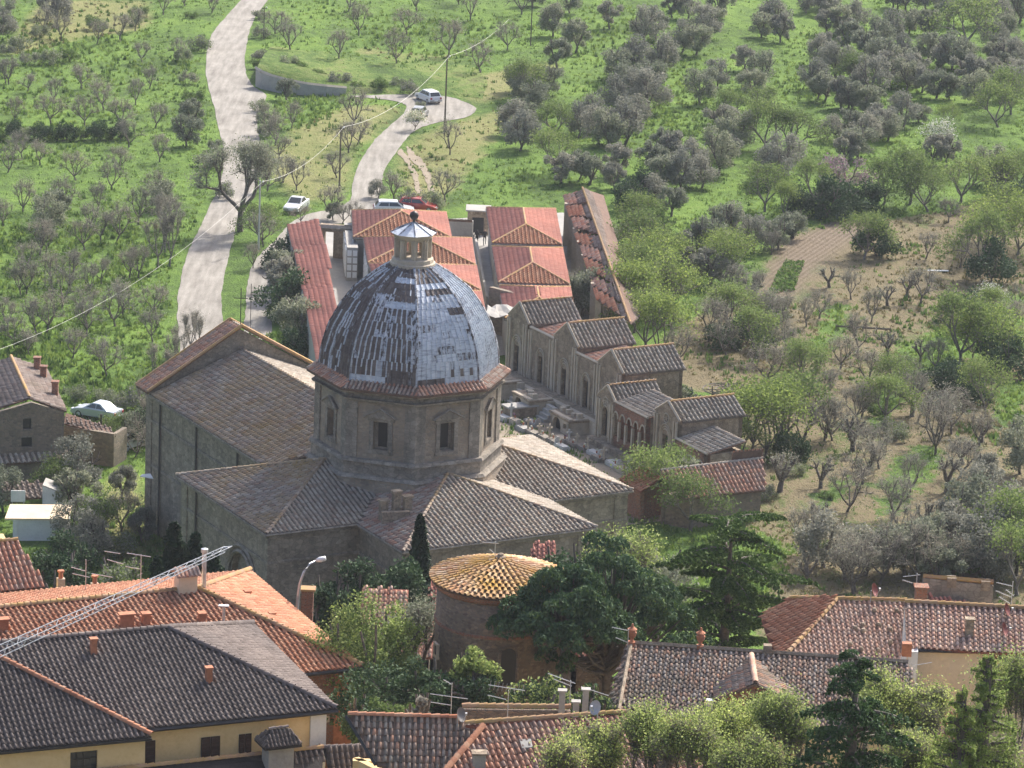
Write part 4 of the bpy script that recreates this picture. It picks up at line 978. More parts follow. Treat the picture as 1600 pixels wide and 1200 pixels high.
# terrace in front of the chapels, with crypt arches
t = thing('terrace_wall', w(-45, 38.2, 0), 'weathered stone terrace wall with dark crypt arches below the chapels', 'wall')
b = MB(); p, q = w(-58.5, 38.3), w(-38.2, 38.3); L = 20.3
f = wall(b, p, q, -.2, 1.35, [(1 + i * 2.7, 2.3 + i * 2.7, 0, 1.1, 1) for i in range(7)], .5); b.build('wall', MT['chapel_pale'], t)
s = MB(); s.quad(f(0, 0, .45), f(L, 0, .45), f(L, 1.2, .45), f(0, 1.2, .45)); s.build('crypt_recess', MT['dark'], t)
s = MB(); s.slab([w(-38.2, 38.8, 1.3), w(-38.2, 40.4, 1.22), w(-58.5, 40.4, 1.22), w(-58.5, 38.8, 1.3)], 1.2); s.build('terrace_floor', MT['chapel'], t)
s = MB(); s.slab([w(-20, 36.9, .5), w(-20, 38.4, .5), w(-38, 38.4, .6), w(-38, 36.9, .6)], .7); s.build('lower_terrace', MT['chapel'], t)
for (aa, bb, hh) in ((-50.5, 37.6, 1.25), (-45.2, 37.6, 1.25)):
    for k in range(4):
        s = MB(); v = w(aa, bb - .32 * k); s.box((v.x, v.y, 0), (1.5, .36, hh - .3 * k), -TH); s.build('step', MT['concrete'], t)
for k in range(8):                                  # broken buttresses and vault stumps against the terrace
    a = -57 + k * 2.7; s = MB(); v = w(a, 38.0); s.box((v.x, v.y, -.1), (.5, .8, 1.2 + .3 * (k % 3)), -TH, top=.8); s.build('buttress', MT['chapel_pale'], t)
def crypt(a0, a1, b0, b1, h, label):
    t = thing('crypt_block', w((a0 + a1) / 2, b0, 0), label, 'crypt')
    b = MB(); p, q = w(a0, b0), w(a1, b0); L = abs(a1 - a0); f = wall(b, p, q, -.2, h, [(L * .12, L * .55, 0, h - .3, 1), (L * .68, L * .86, .5, h - .55, 0)], .4); wall(b, q, w(a1, b1), -.2, h - .1); wall(b, w(a0, b1), p, -.2, h - .1); b.build('wall', MT['chapel_pale'], t)
    s = MB(); vs = [w(a0 - .1, b0 - .1, h), w(a1 + .1, b0 - .1, h - .1), w(a1 + .1, b1, h - .2), w(a0 - .1, b1, h - .05)]; s.slab(vs, .18); s.build('roof', MT['chapel'], t)
    s = MB(); s.quad(f(.2, 0, .36), f(L - .2, 0, .36), f(L - .2, h - .3, .36), f(.2, h - .3, .36)); s.build('dark_inside', MT['dark'], t)
    for k in range(4): s = MB(); v = w(a0 + .4 + k * (L - .8) / 3, b0 + .8 + random.uniform(-.2, .6)); s.box((v.x, v.y, h - .15), (.5, .4, random.uniform(.25, .55)), random.random()); s.build('loose_stone', MT['chapel_pale'], t)
crypt(-56.5, -51.8, 35.6, 38.3, 1.9, 'ruined pale vaulted crypt with a dark doorway beside the drum cornice')
crypt(-49.3, -46.3, 36.0, 38.3, 1.7, 'ruined crypt with one wide dark arch in the middle of the terrace')
crypt(-43.3, -40.0, 36.4, 38.3, 1.5, 'low crumbling crypt nearest the brick arcade')

# ------------------------------------------------------------------ graves
TOMBS = []
MT['marble'] = mplain('weathered_marble', (.50, .49, .47), .5, var=.2, sc=4)
def tomb(kind):
    t = thing('grave', (0, 0, 0), 'x', 'grave', 'graves between the church and the chapels')
    m = {'a': 'marble', 'b': 'concrete', 'c': 'chapel_pale', 'd': 'trim'}[kind]
    b = MB(); b.box((0, 0, 0), (1.0, 2.0, .32)); b.box((0, 0, .32), (.86, 1.86, .10)); b.build('grave_slab', MT[m], t, world=False)
    b = MB()
    if kind in 'ab': b.add([(-.4, .95, .3), (.4, .95, .3), (.3, .95, .75), (.16, .95, .92), (-.16, .95, .92), (-.3, .95, .75), (-.4, 1.05, .3), (.4, 1.05, .3), (.3, 1.05, .75), (.16, 1.05, .92), (-.16, 1.05, .92), (-.3, 1.05, .75)], [(0, 1, 2, 3, 4, 5), (11, 10, 9, 8, 7, 6)] + [(i, (i + 1) % 6, 6 + (i + 1) % 6, 6 + i) for i in range(6)])
    else: b.box((0, 1.0, .3), (.16, .14, 1.35)); b.box((0, 1.0, 1.2), (.66, .135, .16))
    b.build('headstone' if kind in 'ab' else 'stone_cross', MT[{'a': 'marble', 'b': 'concrete', 'c': 'marble', 'd': 'chapel_pale'}[kind]], t, world=False)
    b = MB(); b.lathe((.2, .55, .42), [(.08, 0), (.11, .22), (.09, .25)], 6); b.build('flower_vase', MT['clay'], t, world=False)
    b = MB()
    for k in range(12): b.box((.1 + random.uniform(-.1, .1), .55 + random.uniform(-.1, .1), .66 + random.uniform(0, .12)), (.09, .09, .09), random.random())
    b.build('flowers', [MT['pink'], MT['wblos'], MT['lime']][ord(kind) % 3], t, world=False)
    return t
TP = {k: tomb(k) for k in 'abcd'}; used = set()
for ib, bb in enumerate((30.2, 32.0, 33.8, 35.4)):
    for ia in range(19):
        a = -53 + ia * 1.65 + (ib % 2) * .7 + random.uniform(-.25, .25)
        if random.random() < .08: continue
        if bb > 35 and a < -39.5 and not (-45.5 < a < -44): continue
        P0 = w(a, bb + random.uniform(-.25, .25), .07); X_, Y_ = px(P0)
        if not (783 < X_ < 1000 and 618 < Y_ < 760): continue
        if Y_ > 672 + (X_ - 800) * .42: continue
        k = random.choice('abbccdd'); rz = -TH + random.uniform(-.06, .06) + (math.pi / 2 if ib % 3 else -math.pi / 2)
        if k not in used: used.add(k); o = TP[k]; o.location = P0; o.rotation_euler = (0, 0, rz)
        else: o = dup(TP[k], P0, rz)
        o.scale = (random.uniform(.7, .9), random.uniform(.75, .95), random.uniform(.65, 1.0))
        TOMBS.append((o, X_, Y_, {'a': 'white grave with a headstone', 'b': 'grey grave with a pale headstone', 'c': 'stone grave with a white cross', 'd': 'dark grave with a stone cross'}[k]))
for k in 'abcd':
    if k not in used:
        for c in list(TP[k].children): bpy.data.objects.remove(c)
        bpy.data.objects.remove(TP[k])
t = thing('sarcophagus', at(808, 655, 0), 'large long flat topped stone sarcophagus nearest the drum', 'tomb')
p = at(812, 652, 0); b = MB(); b.box((p.x, p.y, 0), (2.6, 1.3, 1.0), .5); b.build('chest', MT['chapel'], t); b = MB(); b.box((p.x, p.y, 1.0), (2.9, 1.55, .14), .5); b.build('lid', MT['concrete'], t)

# ------------------------------------------------------------------ farmhouse on the left
t = thing('farmhouse', at(60, 680, 0), 'old stone farmhouse with brown gabled tile roof at the left edge', 'house')
GA, GR, GB = at(46, 622, 7.1), at(104, 642, 6.2), at(-70, 660, 5.6)
d_ = at(17, 558, 7.1) - GA; 
facet(t, [GA, GR, GR + d_, GA + d_], 't_brown', sp=.36, ln=.44, seg=3)
facet(t, [GA, GA + d_, GB + d_, GB], 't_brown', sp=.36, ln=.44, seg=3)
ridge(t, GA + Vector((0, 0, .08)), GA + d_ + Vector((0, 0, .08)), 't_cap', .15)
b = MB(); p, q = (GB.x, GB.y), (GR.x - .2, GR.y + .2); Lf = (Vector(q) - Vector(p)).length; xm = (Vector((GA.x, GA.y)) - Vector(p)).length / Lf
def gt(x): k = x / Lf; return (GB.z - .15 + (GA.z - GB.z) * k / xm) if k < xm else (GA.z - .15 + (GR.z - GA.z) * (k - xm) / (1 - xm))
wx = lambda X: (at(X, 650, 4).x - GB.x) / (q[0] - p[0]) * Lf
FH = (wx(55), wx(64), 4.75, 5.65)
f = wall(b, p, q, -.5, 6, [(wx(55) - .1, wx(64) + .1, 4.75, 5.65, 0), (wx(51), wx(67), 3.3, 4.1, 0)], .4, gt)
wall(b, q, (q[0] + d_.x, q[1] + d_.y), -.5, 6.0); b.build('wall', MT['farm'], t)
for (x0, x1, z0, z1) in ((wx(55) - .1, wx(64) + .1, 4.75, 5.65), (wx(51), wx(67), 3.3, 4.1)):
    s = MB()
    for e0, e1, k0, k1 in ((x0, x1, z0 - .08, z0), (x0, x1, z1, z1 + .1)): s.quad(f(e0, k0, -.03), f(e1, k0, -.03), f(e1, k1, -.03), f(e0, k1, -.03))
    wn_ = s.build('window', MT['trim'], t); s = MB(); s.quad(f(x0, z0, .25), f(x1, z0, .25), f(x1, z1, .25), f(x0, z1, .25)); s.build('pane', MT['glass'], wn_)
for (x, y, h) in ((58, 578, 1.3), (68, 590, 1.2), (86, 618, 1.4)):
    c = MB(); v = onp(x, y, GA, ((GR - GA).cross(d_)).normalized()); c.box((v.x, v.y, v.z - .3), (.5, .5, h)); c.box((v.x, v.y, v.z - .3 + h), (.62, .62, .12)); c.build('chimney', MT['brick'], t)
facet(t, [at(-60, 690, 3.4), at(98, 681, 3.4), at(111, 719, 2.4), at(-60, 728, 2.4)], 't_pale', sp=.45, ln=.5, seg=3)
b = MB(); wall(b, at(-60, 728, 2.3), at(108, 720, 2.3), -.5, 2.2); b.build('lean_to_wall', MT['farm'], t)
facet(t, [at(-60, 760, 1.9), at(105, 752, 1.9), at(104, 775, 1.3), at(-60, 785, 1.3)], 't_brown', sp=.42, ln=.5, seg=3)
an = thing('farm_annex', at(140, 700, 0), 'low stone annex with mossy sloping roof joined right of the farmhouse', 'outbuilding')
facet(an, [at(100, 662, 3.1), at(181, 681, 2.7), at(171, 668, 2.9), at(103, 645, 3.6)], 't_brown', sp=.36, ln=.44, seg=3)
b = MB(); p, q = at(100, 664, 3.0), at(178, 682, 2.7); L = (q - p).length; f = wall(b, p, q, -.4, 2.9, [(L * .05, L * .22, 0, 2.2, 0)], .35); wall(b, q, q + Vector((.8, 2.5, 0)), -.4, 2.8); b.build('wall', MT['farm'], an)
s = MB(); s.quad(f(L * .05, 0, .3), f(L * .22, 0, .3), f(L * .22, 2.2, .3), f(L * .05, 2.2, .3)); s.build('door', mplain('green_door', (.03, .07, .045), .6), an)
b = MB(); v = at(158, 660, 3.0); b.tube([(v.x, v.y, 2.8), (v.x, v.y, 3.7)], .09, 6); b.build('flue', MT['iron'], an)
t = thing('white_shed', at(60, 845, 0), 'small white rendered shed with flat pale roof among bushes at the left', 'shed')
P = [at(20, 845, 0), at(103, 845, 0)]; b = MB(); wall(b, P[0], P[1], -.5, 1.75, (), .2); wall(b, P[1], P[1] + Vector((0, 2.6, 0)), -.5, 1.75); wall(b, P[0] + Vector((0, 2.6, 0)), P[0], -.5, 1.75); b.build('wall', MT['white'], t)
b = MB(); a0 = P[0] + Vector((-.6, -.15, 1.8)); a1 = P[1] + Vector((.15, -.15, 1.8)); b.slab([a0, a1, a1 + Vector((0, 2.9, .25)), a0 + Vector((0, 2.9, .25))], .12); b.build('roof', MT['cream'], t)
t = thing('pale_outhouse', at(80, 790, 0), 'small grey rendered outhouse with slanting top behind the white shed', 'outhouse')
b = MB(); p, q = at(66, 815, 0), at(98, 815, 0); wall(b, p, q, -.2, 2.2, (), .2, lambda x: 2.9 - .35 * x); wall(b, q, q + Vector((0, 2, 0)), -.2, 2.3); b.build('wall', MT['white'], t); b = MB(); b.slab([(p.x, p.y, 2.95), (q.x + .1, q.y, 2.3), (q.x + .1, q.y + 2, 2.3), (p.x, p.y + 2, 2.95)], .1); b.build('roof', MT['concrete'], t)
t = thing('white_table', at(28, 812, 0), 'white folding table upended beside the white shed roof', 'table')
v = at(28, 815, 0); b = MB(); b.box((v.x, v.y, 1.6), (1.1, .08, .9), .1); b.build('table_top', MT['white_paint'], t); b = MB()
for s_ in (-.45, .45): b.tube([(v.x + s_, v.y, 0), (v.x + s_, v.y, 1.7)], .03, 4)
b.build('leg', MT['alu'], t)

# retaining wall by the main road
t = thing('retaining_wall', at(470, 148, 0), 'curved pale concrete retaining wall at the road junction', 'wall')
pp = [at(x, y, 0) for x, y in [(399, 135), (408, 139), (425, 142), (450, 145), (480, 147), (510, 148), (541, 148)]]
hs = [2.3, 2.1, 1.8, 1.5, 1.2, 1.0, .8]
b = MB()
for i in range(6):
    a, c = pp[i], pp[i + 1]; d = (c - a).normalized(); nn_ = Vector((-d.y, d.x, 0)) * .4
    v = [a, c, c + nn_, a + nn_]; lo = [(q.x, q.y, -.2) for q in v]; hi = [(v[0].x, v[0].y, hs[i]), (v[1].x, v[1].y, hs[i + 1]), (v[2].x, v[2].y, hs[i + 1]), (v[3].x, v[3].y, hs[i])]
    b.add(lo + hi, [(0, 1, 5, 4), (1, 2, 6, 5), (2, 3, 7, 6), (3, 0, 4, 7), (4, 5, 6, 7)])
b.build('wall', MT['concrete'], t)
b = MB()
for i in range(6):
    a, c = pp[i], pp[i + 1]; nn_ = Vector((0, .2, 0)); b.tube([a + nn_ + Vector((0, 0, hs[i])), c + nn_ + Vector((0, 0, hs[i + 1]))], .22, 4)
b.build('coping', MT['chapel_pale'], t)
# earth bank behind it
b = MB(); vs = []
for i, (x, y) in enumerate([(399, 133), (440, 140), (500, 143), (560, 148), (640, 148), (700, 150), (760, 160)]):
    a = at(x, y, 0); hh = [1.9, 1.3, .6, .5, .4, .3, .05][i]
    vs += [a + Vector((0, .5, -.1)), a + Vector((0, 1.5, hh)), a + Vector((0, 14, hh * .7)), a + Vector((0, 30, -.15))]
b.add(vs, [(i * 4 + j, (i + 1) * 4 + j, (i + 1) * 4 + j + 1, i * 4 + j + 1) for i in range(6) for j in range(3)]); o = b.build('earth_bank', bpy.data.materials['hillside'], smooth=True); tag(o, kind='structure')
ca = o.data.color_attributes.new('cover', 'FLOAT_COLOR', 'POINT'); ca.data.foreach_set('color', [.15, .45, 0, 1] * len(o.data.vertices))

# ------------------------------------------------------------------ town houses in the foreground
def plane3(a, b_, c): n = (b_ - a).cross(c - a).normalized(); return a, (n if n.z > 0 else -n)
def window(t, f, x0, x1, z0, z1, mat='shutter', leaves=2):
    s = MB(); fr = []
    for e0, e1, k0, k1 in ((x0 - .08, x1 + .08, z0 - .12, z0), ):
        v = [f(e0, 0, -.1), f(e1, 0, -.1), f(e1, 0, .05), f(e0, 0, .05)]; s.prism([(q.x, q.y) for q in v], k0, k1)
    s.quad(f(x0, z0, .12), f(x1, z0, .12), f(x1, z1, .12), f(x0, z1, .12))
    wd_ = s.build('window', MT['white'], t)
    for k in range(leaves):
        a = x0 + (x1 - x0) * k / leaves; c = x0 + (x1 - x0) * (k + 1) / leaves; s = MB(); g = .015
        v = [f(a + g, 0, -.07), f(c - g, 0, -.07), f(c - g, 0, -.02), f(a + g, 0, -.02)]; s.prism([(q.x, q.y) for q in v], z0, z1)
        for j in range(7):
            zz = z0 + (z1 - z0) * (j + .5) / 7; v = [f(a + .06, 0, -.095), f(c - .06, 0, -.095), f(c - .06, 0, -.065), f(a + .06, 0, -.065)]; s.prism([(q.x, q.y) for q in v], zz - .05, zz + .03)
        s.build('shutter', MT[mat], wd_)
def chimney(parent, x, y, p0, n, sx=.45, sy=.45, h=.8, mat='clay', cap='clay', rz=.35, up_=0):
    v = onp(x, y, p0, n); b = MB(); b.box((v.x, v.y, v.z - .35), (sx, sy, h + .35), rz)
    c = b.build('chimney', MT[mat], parent); b = MB(); b.box((v.x, v.y, v.z + h), (sx * 1.3, sy * 1.3, .09), rz); b.build('chimney_cap', MT[cap], c); return v
# yellow house, main block
yh = thing('yellow_house', at(380, 1190, 21), 'yellow rendered house with large dark grey hipped roof and brown shutters', 'house')
zE2, zR2 = 24.0, 26.3
NL, NR_ = at(225, 1138.5, zE2), at(527, 1108, zE2); FR = at(395, 975, zE2); RR = at(262, 982, zR2); RL = at(-70, 1015, zR2)
du = (NR_ - NL).normalized(); NLL = NR_ - du * 19.5; RLL = RR - du * 11
kd = dict(sp=.27, ln=.36, seg=4, jit=.003, pan='pan_dark')
p0d, nd = plane3(NL, NR_, RR)
facet(yh, [NLL, NR_, RR, RLL], 't_dark', indiv=0, **kd)
facet(yh, [NR_, FR, RR], 't_dark', sp=.27, ln=.36, seg=3, jit=.002, pan='pan_dark')
FRb = FR - du * 22
facet(yh, [FR, FRb, RLL, RR], 't_dark', sp=.3, ln=.4, seg=3, pan='pan_dark')
for a, c in ((RR, RLL), (RR, NR_), (RR, FR)): ridge(yh, a + Vector((0, 0, .08)), c + Vector((0, 0, .08)), 't_dark', .15, .35)
nout = Vector((du.y, -du.x, 0))
b = MB(); WL, WR = NLL - nout * .45, NR_ - nout * .45 - du * .45
LW = (WR - WL).length
def wxp(X, Y_, z=22.5):   # along-wall distance of a photo pixel on the front wall plane
    v = onp(X, Y_, WL, nout); return (v - WL).to_2d().dot(du.to_2d()), v.z
sh = []
for (xa, ya, xb, yb) in ((209, 1158, 242, 1204), (314, 1151, 343, 1192), (373, 1146.5, 392, 1188)):
    a = wxp(xa, ya); c = wxp(xb, yb); sh.append((a[0], c[0], c[1], wxp((xa + xb) / 2, (ya * 2) / 2)[1]))
f = wall(b, WL, WR, 15.5, zE2 - .1, [(s[0], s[1], s[2], s[3], 0) for s in sh], .3)
ex = (FR - NR_).normalized(); LWd = (FR - NR_).length - .5
wall(b, WR, WR + ex * LWd, 15.5, zE2 - .1); b.build('wall', MT['yellow'], yh)
for s in sh: window(yh, f, *s)
b = MB(); b.box(((WR).x - .38 * du.x, (WR).y - .38 * du.y, 15.5), (.82, .2, 8.3), math.atan2(du.y, du.x)); b.build('corner_strip', MT['white'], yh)
b = MB(); b.tube([NLL - Vector((0, 0, .12)), NR_ - Vector((0, 0, .12)), FR - Vector((0, 0, .12))], .1, 5); b.build('gutter', MT['iron'], yh)
for (x, y, h) in ((146, 1021, .72), (326, 1066, .72)): chimney(yh, x, y, p0d, nd, .3, .3, h)
v = at(655, 1074, 24.6)
# second dark roof in front at the left
y2 = thing('yellow_wing', at(150, 1195, 21), 'yellow house wing with dark tiled roof and orange capped hip at the lower left corner', 'house')
A2, B2 = at(237, 1151, 23.9), at(-40, 1177, 23.9); d2 = (A2 - B2).normalized(); T2 = at(0, 1030, 26.4)
facet(y2, [A2, B2 - d2 * 2, T2 - d2 * 3.5, T2], 't_dark', indiv=0, **kd); p02, n2_ = plane3(A2, B2, T2)
ridge(y2, T2 + Vector((0, 0, .1)) + (T2 - A2) * .1, A2 + Vector((0, 0, .1)), 't_orange', .16, .35)
no2 = Vector((d2.y, -d2.x, 0)); b = MB(); WA, WB = B2 - d2 * 3 - no2 * .4, A2 - no2 * .4 - d2 * .2
g2 = lambda X, Y_: ((onp(X, Y_, WA, no2) - WA).to_2d().dot(d2.to_2d()), onp(X, Y_, WA, no2).z)
a, c = g2(110, 1176), g2(152, 1210)
f = wall(b, WA, WB, 15.5, 23.75, [(a[0], c[0], c[1], a[1], 0)], .3); b.build('wall', MT['yellow'], y2)
s = MB(); s.quad(f(a[0], c[1], .2), f(c[0], c[1], .2), f(c[0], a[1], .2), f(a[0], a[1], .2)); wn_ = s.build('window', MT['glass'], y2)
s = MB()
for k in range(5): x = a[0] + (c[0] - a[0]) * k / 4; s.tube([f(x, c[1], .1), f(x, a[1], .1)], .015, 3)
for k in range(4): z = c[1] + (a[1] - c[1]) * k / 3; s.tube([f(a[0], z, .1), f(c[0], z, .1)], .015, 3)
s.build('window_bars', MT['iron'], wn_)
b = MB(); b.tube([A2 - Vector((0, 0, .12)), B2 - d2 * 2 - Vector((0, 0, .12))], .09, 5); b.build('gutter', MT['iron'], y2)
t = thing('corner_roof', at(40, 1190, 22), 'dark grey roof corner at the bottom left edge of the picture', 'roof', None)
facet(t, [at(-60, 1158, 22.6), at(6, 1160, 22.6), at(112, 1245, 21.0), at(-60, 1260, 21.0)], 't_dark', **kd); shell(t, [tuple(at(-60, 1158, 22)[:2]), tuple(at(4, 1160, 22)[:2]), tuple(at(100, 1245, 21)[:2]), tuple(at(-60, 1260, 21)[:2])], 15.5, 20.9, MT['white'])
# bottom dark roof with a roofed chimney
bd = thing('dark_roofed_house', at(560, 1200, 21), 'dark brown roof cut by the bottom edge below the yellow wall', 'house')
A3, B3, C3, D3 = at(150, 1206, 22.3), at(505, 1168, 22.3), at(720, 1225, 20.4), at(150, 1320, 19.6)
B3b = at(640, 1164, 22.3)
facet(bd, [A3, B3, at(500, 1290, 20.0), D3], 't_dark', **kd); facet(bd, [B3, B3b, at(712, 1215, 20.9), at(520, 1230, 20.9)], 't_dark', **kd)
ridge(bd, A3, B3, 't_cap', .15, .35); ridge(bd, B3, B3b, 't_dark', .15, .35)
shell(bd, [tuple(A3[:2]), tuple(B3b[:2]), tuple(at(700, 1225, 20)[:2]), tuple(at(150, 1310, 19.6)[:2])], 15, 19.5, MT['yellow'])
ch = thing('roofed_chimney', at(433, 1190, 22), 'fat grey chimney under its own small tiled roof in front of the shutters', 'chimney')
v = at(434, 1186, 22.2); b = MB(); b.box((v.x, v.y, 21), (1.3, .95, 2.1), .42); b.build('stack', MT['concrete'], ch)
c_, s_ = math.cos(.42), math.sin(.42); q = lambda x, y, z: Vector((v.x + x * c_ - y * s_, v.y + x * s_ + y * c_, z))
for s1 in (-1, 1): facet(ch, [q(-.95, s1 * .75, 23.1), q(.95, s1 * .75, 23.1), q(.5, 0, 23.75), q(-.5, 0, 23.75)], 't_dark', sp=.2, ln=.24, seg=3, pan='pan_dark', jit=.003)
for s1 in (-1, 1): facet(ch, [q(s1 * .95, -.75, 23.1), q(s1 * .95, .75, 23.1), q(s1 * .5, 0, 23.75)], 't_dark', sp=.2, ln=.24, seg=3, pan='pan_dark', jit=.003)
ridge(ch, q(-.5, 0, 23.8), q(.5, 0, 23.8), 't_dark', .1, .25)

# orange hipped house with brick corner
oh = thing('orange_roofed_house', at(500, 1170, 14), 'brick walled house with large orange hipped roof left of the green tree', 'house')
ze, zr = 20.5, 22.4
NRo, FRo = at(567, 1042, ze), at(390.5, 892, ze); RRo = at(309, 921, zr)
dn_ = (FRo - NRo).normalized(); dl = Vector((-dn_.y, dn_.x, 0)); NLo = NRo + dl * 24; FLo = FRo + dl * 24; RLo = RRo + dl * 15
ko = dict(sp=.30, ln=.42, seg=4, jit=.006, pan='pan_red')
facet(oh, [NRo, NLo, RLo, RRo], 't_orange', indiv=0, **ko); facet(oh, [NRo, RRo, FRo], 't_orange', sp=.3, ln=.42, seg=3, pan='pan_red'); facet(oh, [FRo, RRo, RLo, FLo], 't_orange', sp=.3, ln=.42, seg=3, pan='pan_red')
for a, c in ((RRo, RLo), (RRo, NRo), (RRo, FRo)): ridge(oh, a + Vector((0, 0, .1)), c + Vector((0, 0, .1)), 't_cap', .16, .36)
ou = (dn_ * -.5 + dl * .5)
fpo = [NRo + dn_ * .5 + dl * .5, FRo - dn_ * .5 + dl * .5, FLo - dn_ * .5, NLo + dn_ * .5]
shell(oh, [(p.x, p.y) for p in fpo], 11, ze - .1, MT['brick'])
b = MB(); b.tube([NLo - Vector((0, 0, .1)), NRo - Vector((0, 0, .1)), FRo - Vector((0, 0, .1))], .11, 5); b.build('gutter', MT['iron'], oh)
b = MB(); q_ = NRo + dn_ * .46 + dl * .9; b.box((q_.x, q_.y, 11), (1.0, .12, 9.2), math.atan2(dl.y, dl.x)); b.build('brick_corner', MT['clay'], oh)
for k, (dx, z) in enumerate(((1.9, 18.6), (1.9, 17.4), (2.2, 16.2), (3.0, 18.0), (2.6, 15.1))):
    b = MB(); q_ = NRo + dn_ * .48 + dl * dx; b.box((q_.x, q_.y, z), (.5, .1, .34), math.atan2(dl.y, dl.x)); b.build('pale_stone', MT['chapel_pale'], oh)
p0o, no_ = plane3(NRo, NLo, RRo); p1o, n1o = plane3(NRo, RRo, FRo)
for (x, y, h, sx) in ((198, 981, .75, .7), (228, 976, .6, .4), (315, 974, .55, .35), (5, 985, .6, .5)): chimney(oh, x, y, p0o, no_, sx, .4, h)
for (x, y) in ((485 - 8, 0),): pass
for (x, y) in ((386, 928), (424, 962), (418, 970)): chimney(oh, x + 1, y, p1o, n1o, .3, .3, .12)
for (x, y) in ((95, 908), (148, 916)): 
    v = onp(x, y, p0o, no_); v = aty(x, y + 6, FRo.y - 2); b = MB(); b.box((v.x, v.y, 19.5), (.42, .42, v.z - 19.5 + .4), .3); c = b.build('chimney', MT['chapel_pale'], oh); b = MB(); b.lathe((v.x, v.y, v.z + .4), [(.14, 0), (.12, .35), (.2, .38), (.2, .48)], 8); b.build('chimney_pot', MT['clay'], c)
# large tiled chimney head on the ridge
v = RRo + dl * .7 + Vector((0, 0, -.3)); c = MB(); c.box((v.x, v.y, v.z), (1.05, .8, 1.25), math.atan2(dl.y, dl.x)); hd = c.build('chimney', MT['cream'], oh)
ax_ = dl; ay_ = dn_
Q = lambda x, y, z: v + ax_ * x + ay_ * y + Vector((0, 0, z))
for s1 in (-1, 1): 
    b = MB(); b.slab([Q(-.7, s1 * .6, 1.3), Q(.7, s1 * .6, 1.3), Q(.7, 0, 1.65), Q(-.7, 0, 1.65)], .05)
    for k in range(6):
        x = -.6 + k * .24; b.tube([Q(x, s1 * .62, 1.33), Q(x, 0, 1.68)], .07, 5)
    b.build('chimney_roof', MT['t_mix'], hd)
b = MB(); v2 = RRo - dn_ * .0 + dl * -.35 + Vector((0, 0, -.2)); b.tube([v2, v2 + Vector((0, 0, 2.3))], .13, 7); b.lathe(v2 + Vector((0, 0, 2.3)), [(.2, 0), (.2, .2), (.05, .25)], 8); b.build('flue', MT['alu'], oh)
v = onp(349, 972, p0o, no_); b = MB(); b.tube([v, v + Vector((0, 0, .9))], .09, 6); b.box((v.x, v.y, v.z + .9), (.55, .3, .06)); b.build('vent_pipe', MT['alu'], oh)
# small yellow house top left
t = thing('small_yellow_house', at(30, 950, 16), 'small yellow house with mossy orange roof at the left edge above the orange roof', 'house')
zz = 20.6; A, B_, C_, D_ = at(-60, 931, zz), at(70, 916, zz), at(28, 846, zz + 1.9), at(-60, 853, zz + 1.9)
facet(t, [A, B_, C_, D_], 't_mix', sp=.3, ln=.4, seg=4, indiv=150, pan='pan'); ridge(t, D_ + Vector((0, 0, .1)), C_ + Vector((0, 0, .1)), 't_cap', .15)
ddx = (B_ - A).normalized(); nn_ = Vector((ddx.y, -ddx.x, 0)); b = MB(); p, q = A - nn_ * .3, B_ - nn_ * .3 - ddx * .55
gx_ = lambda X, Y_: ((onp(X, Y_, p, nn_) - p).to_2d().dot(ddx.to_2d()), onp(X, Y_, p, nn_).z)
a, c = gx_(36, 937), gx_(49, 952)
f = wall(b, p, q, 11, zz - .1, [(a[0], c[0], c[1], a[1], 0)], .3); wall(b, q, q - nn_ * 5, 11, zz - .1, (), .3, lambda x: zz - .1 + .34 * min(x, 5)); b.build('wall', MT['yellow'], t)
s = MB(); s.quad(f(a[0], c[1], .2), f(c[0], c[1], .2), f(c[0], a[1], .2), f(a[0], a[1], .2)); s.build('window', MT['glass'], t)
t = thing('tiled_side_roof', at(30, 990, 16), 'faded orange tile roof at the left edge under the small yellow house', 'roof')
zz = 19.9; hA, hB, hC, hD = at(-60, 915, zz + .6), at(10, 918, zz + .6), at(105, 992, zz - 1.0), at(-60, 1032, zz - 1.8)
facet(t, [hA, hB, onp(105, 990, hA, plane3(hA, hB, hD)[1]), hD], 't_mix', sp=.3, ln=.4, seg=4, pan='pan'); shell(t, [tuple(hA[:2]), tuple(hB[:2]), tuple(hC[:2]), tuple(hD[:2])], 11, 17.8, MT['cream'])

# round tower
CTX = at(781, 903, 24.0); tw = thing('round_tower', (CTX.x, CTX.y, T(CTX.x, CTX.y)), 'round stone tower with shallow conical roof of orange lichened tiles', 'tower')
Rr = 3.82; ap = Vector((CTX.x, CTX.y, 25.15)); NS = 36
V0, F0 = tile_mesh(.36, .42, 4)
rng = RNG; tl = []; R_in = .35
L_ = math.hypot(Rr, 1.15); sl_ = math.atan2(1.15, Rr); ncr = 12
for j in range(ncr):
    s0 = L_ * (1 - (j + 1) / ncr); s1 = L_ * (1 - j / ncr); rm = (s0 + s1) / 2 * math.cos(sl_)
    nt_ = max(8, int(round(2 * math.pi * (s1 * math.cos(sl_)) / .36)))
    if j > 1: nt_ = max(8, int(nt_))
    for k in range(nt_):
        a = 2 * math.pi * (k + .5 * (j % 1)) / nt_ + rng.normal(0, .006); tl.append((s0, s1, a, nt_, j))
tl.sort(key=lambda q: (q[0] * math.sin(q[2]) * 0 + (Vector((math.cos(q[2]), math.sin(q[2]))) * q[0]).dot(Vector((0, 1)))))
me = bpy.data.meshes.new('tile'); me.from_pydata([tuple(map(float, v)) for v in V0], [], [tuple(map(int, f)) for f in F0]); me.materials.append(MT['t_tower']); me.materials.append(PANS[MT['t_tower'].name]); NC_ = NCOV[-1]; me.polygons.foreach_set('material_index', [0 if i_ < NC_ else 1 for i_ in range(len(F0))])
sV, sF = [], []
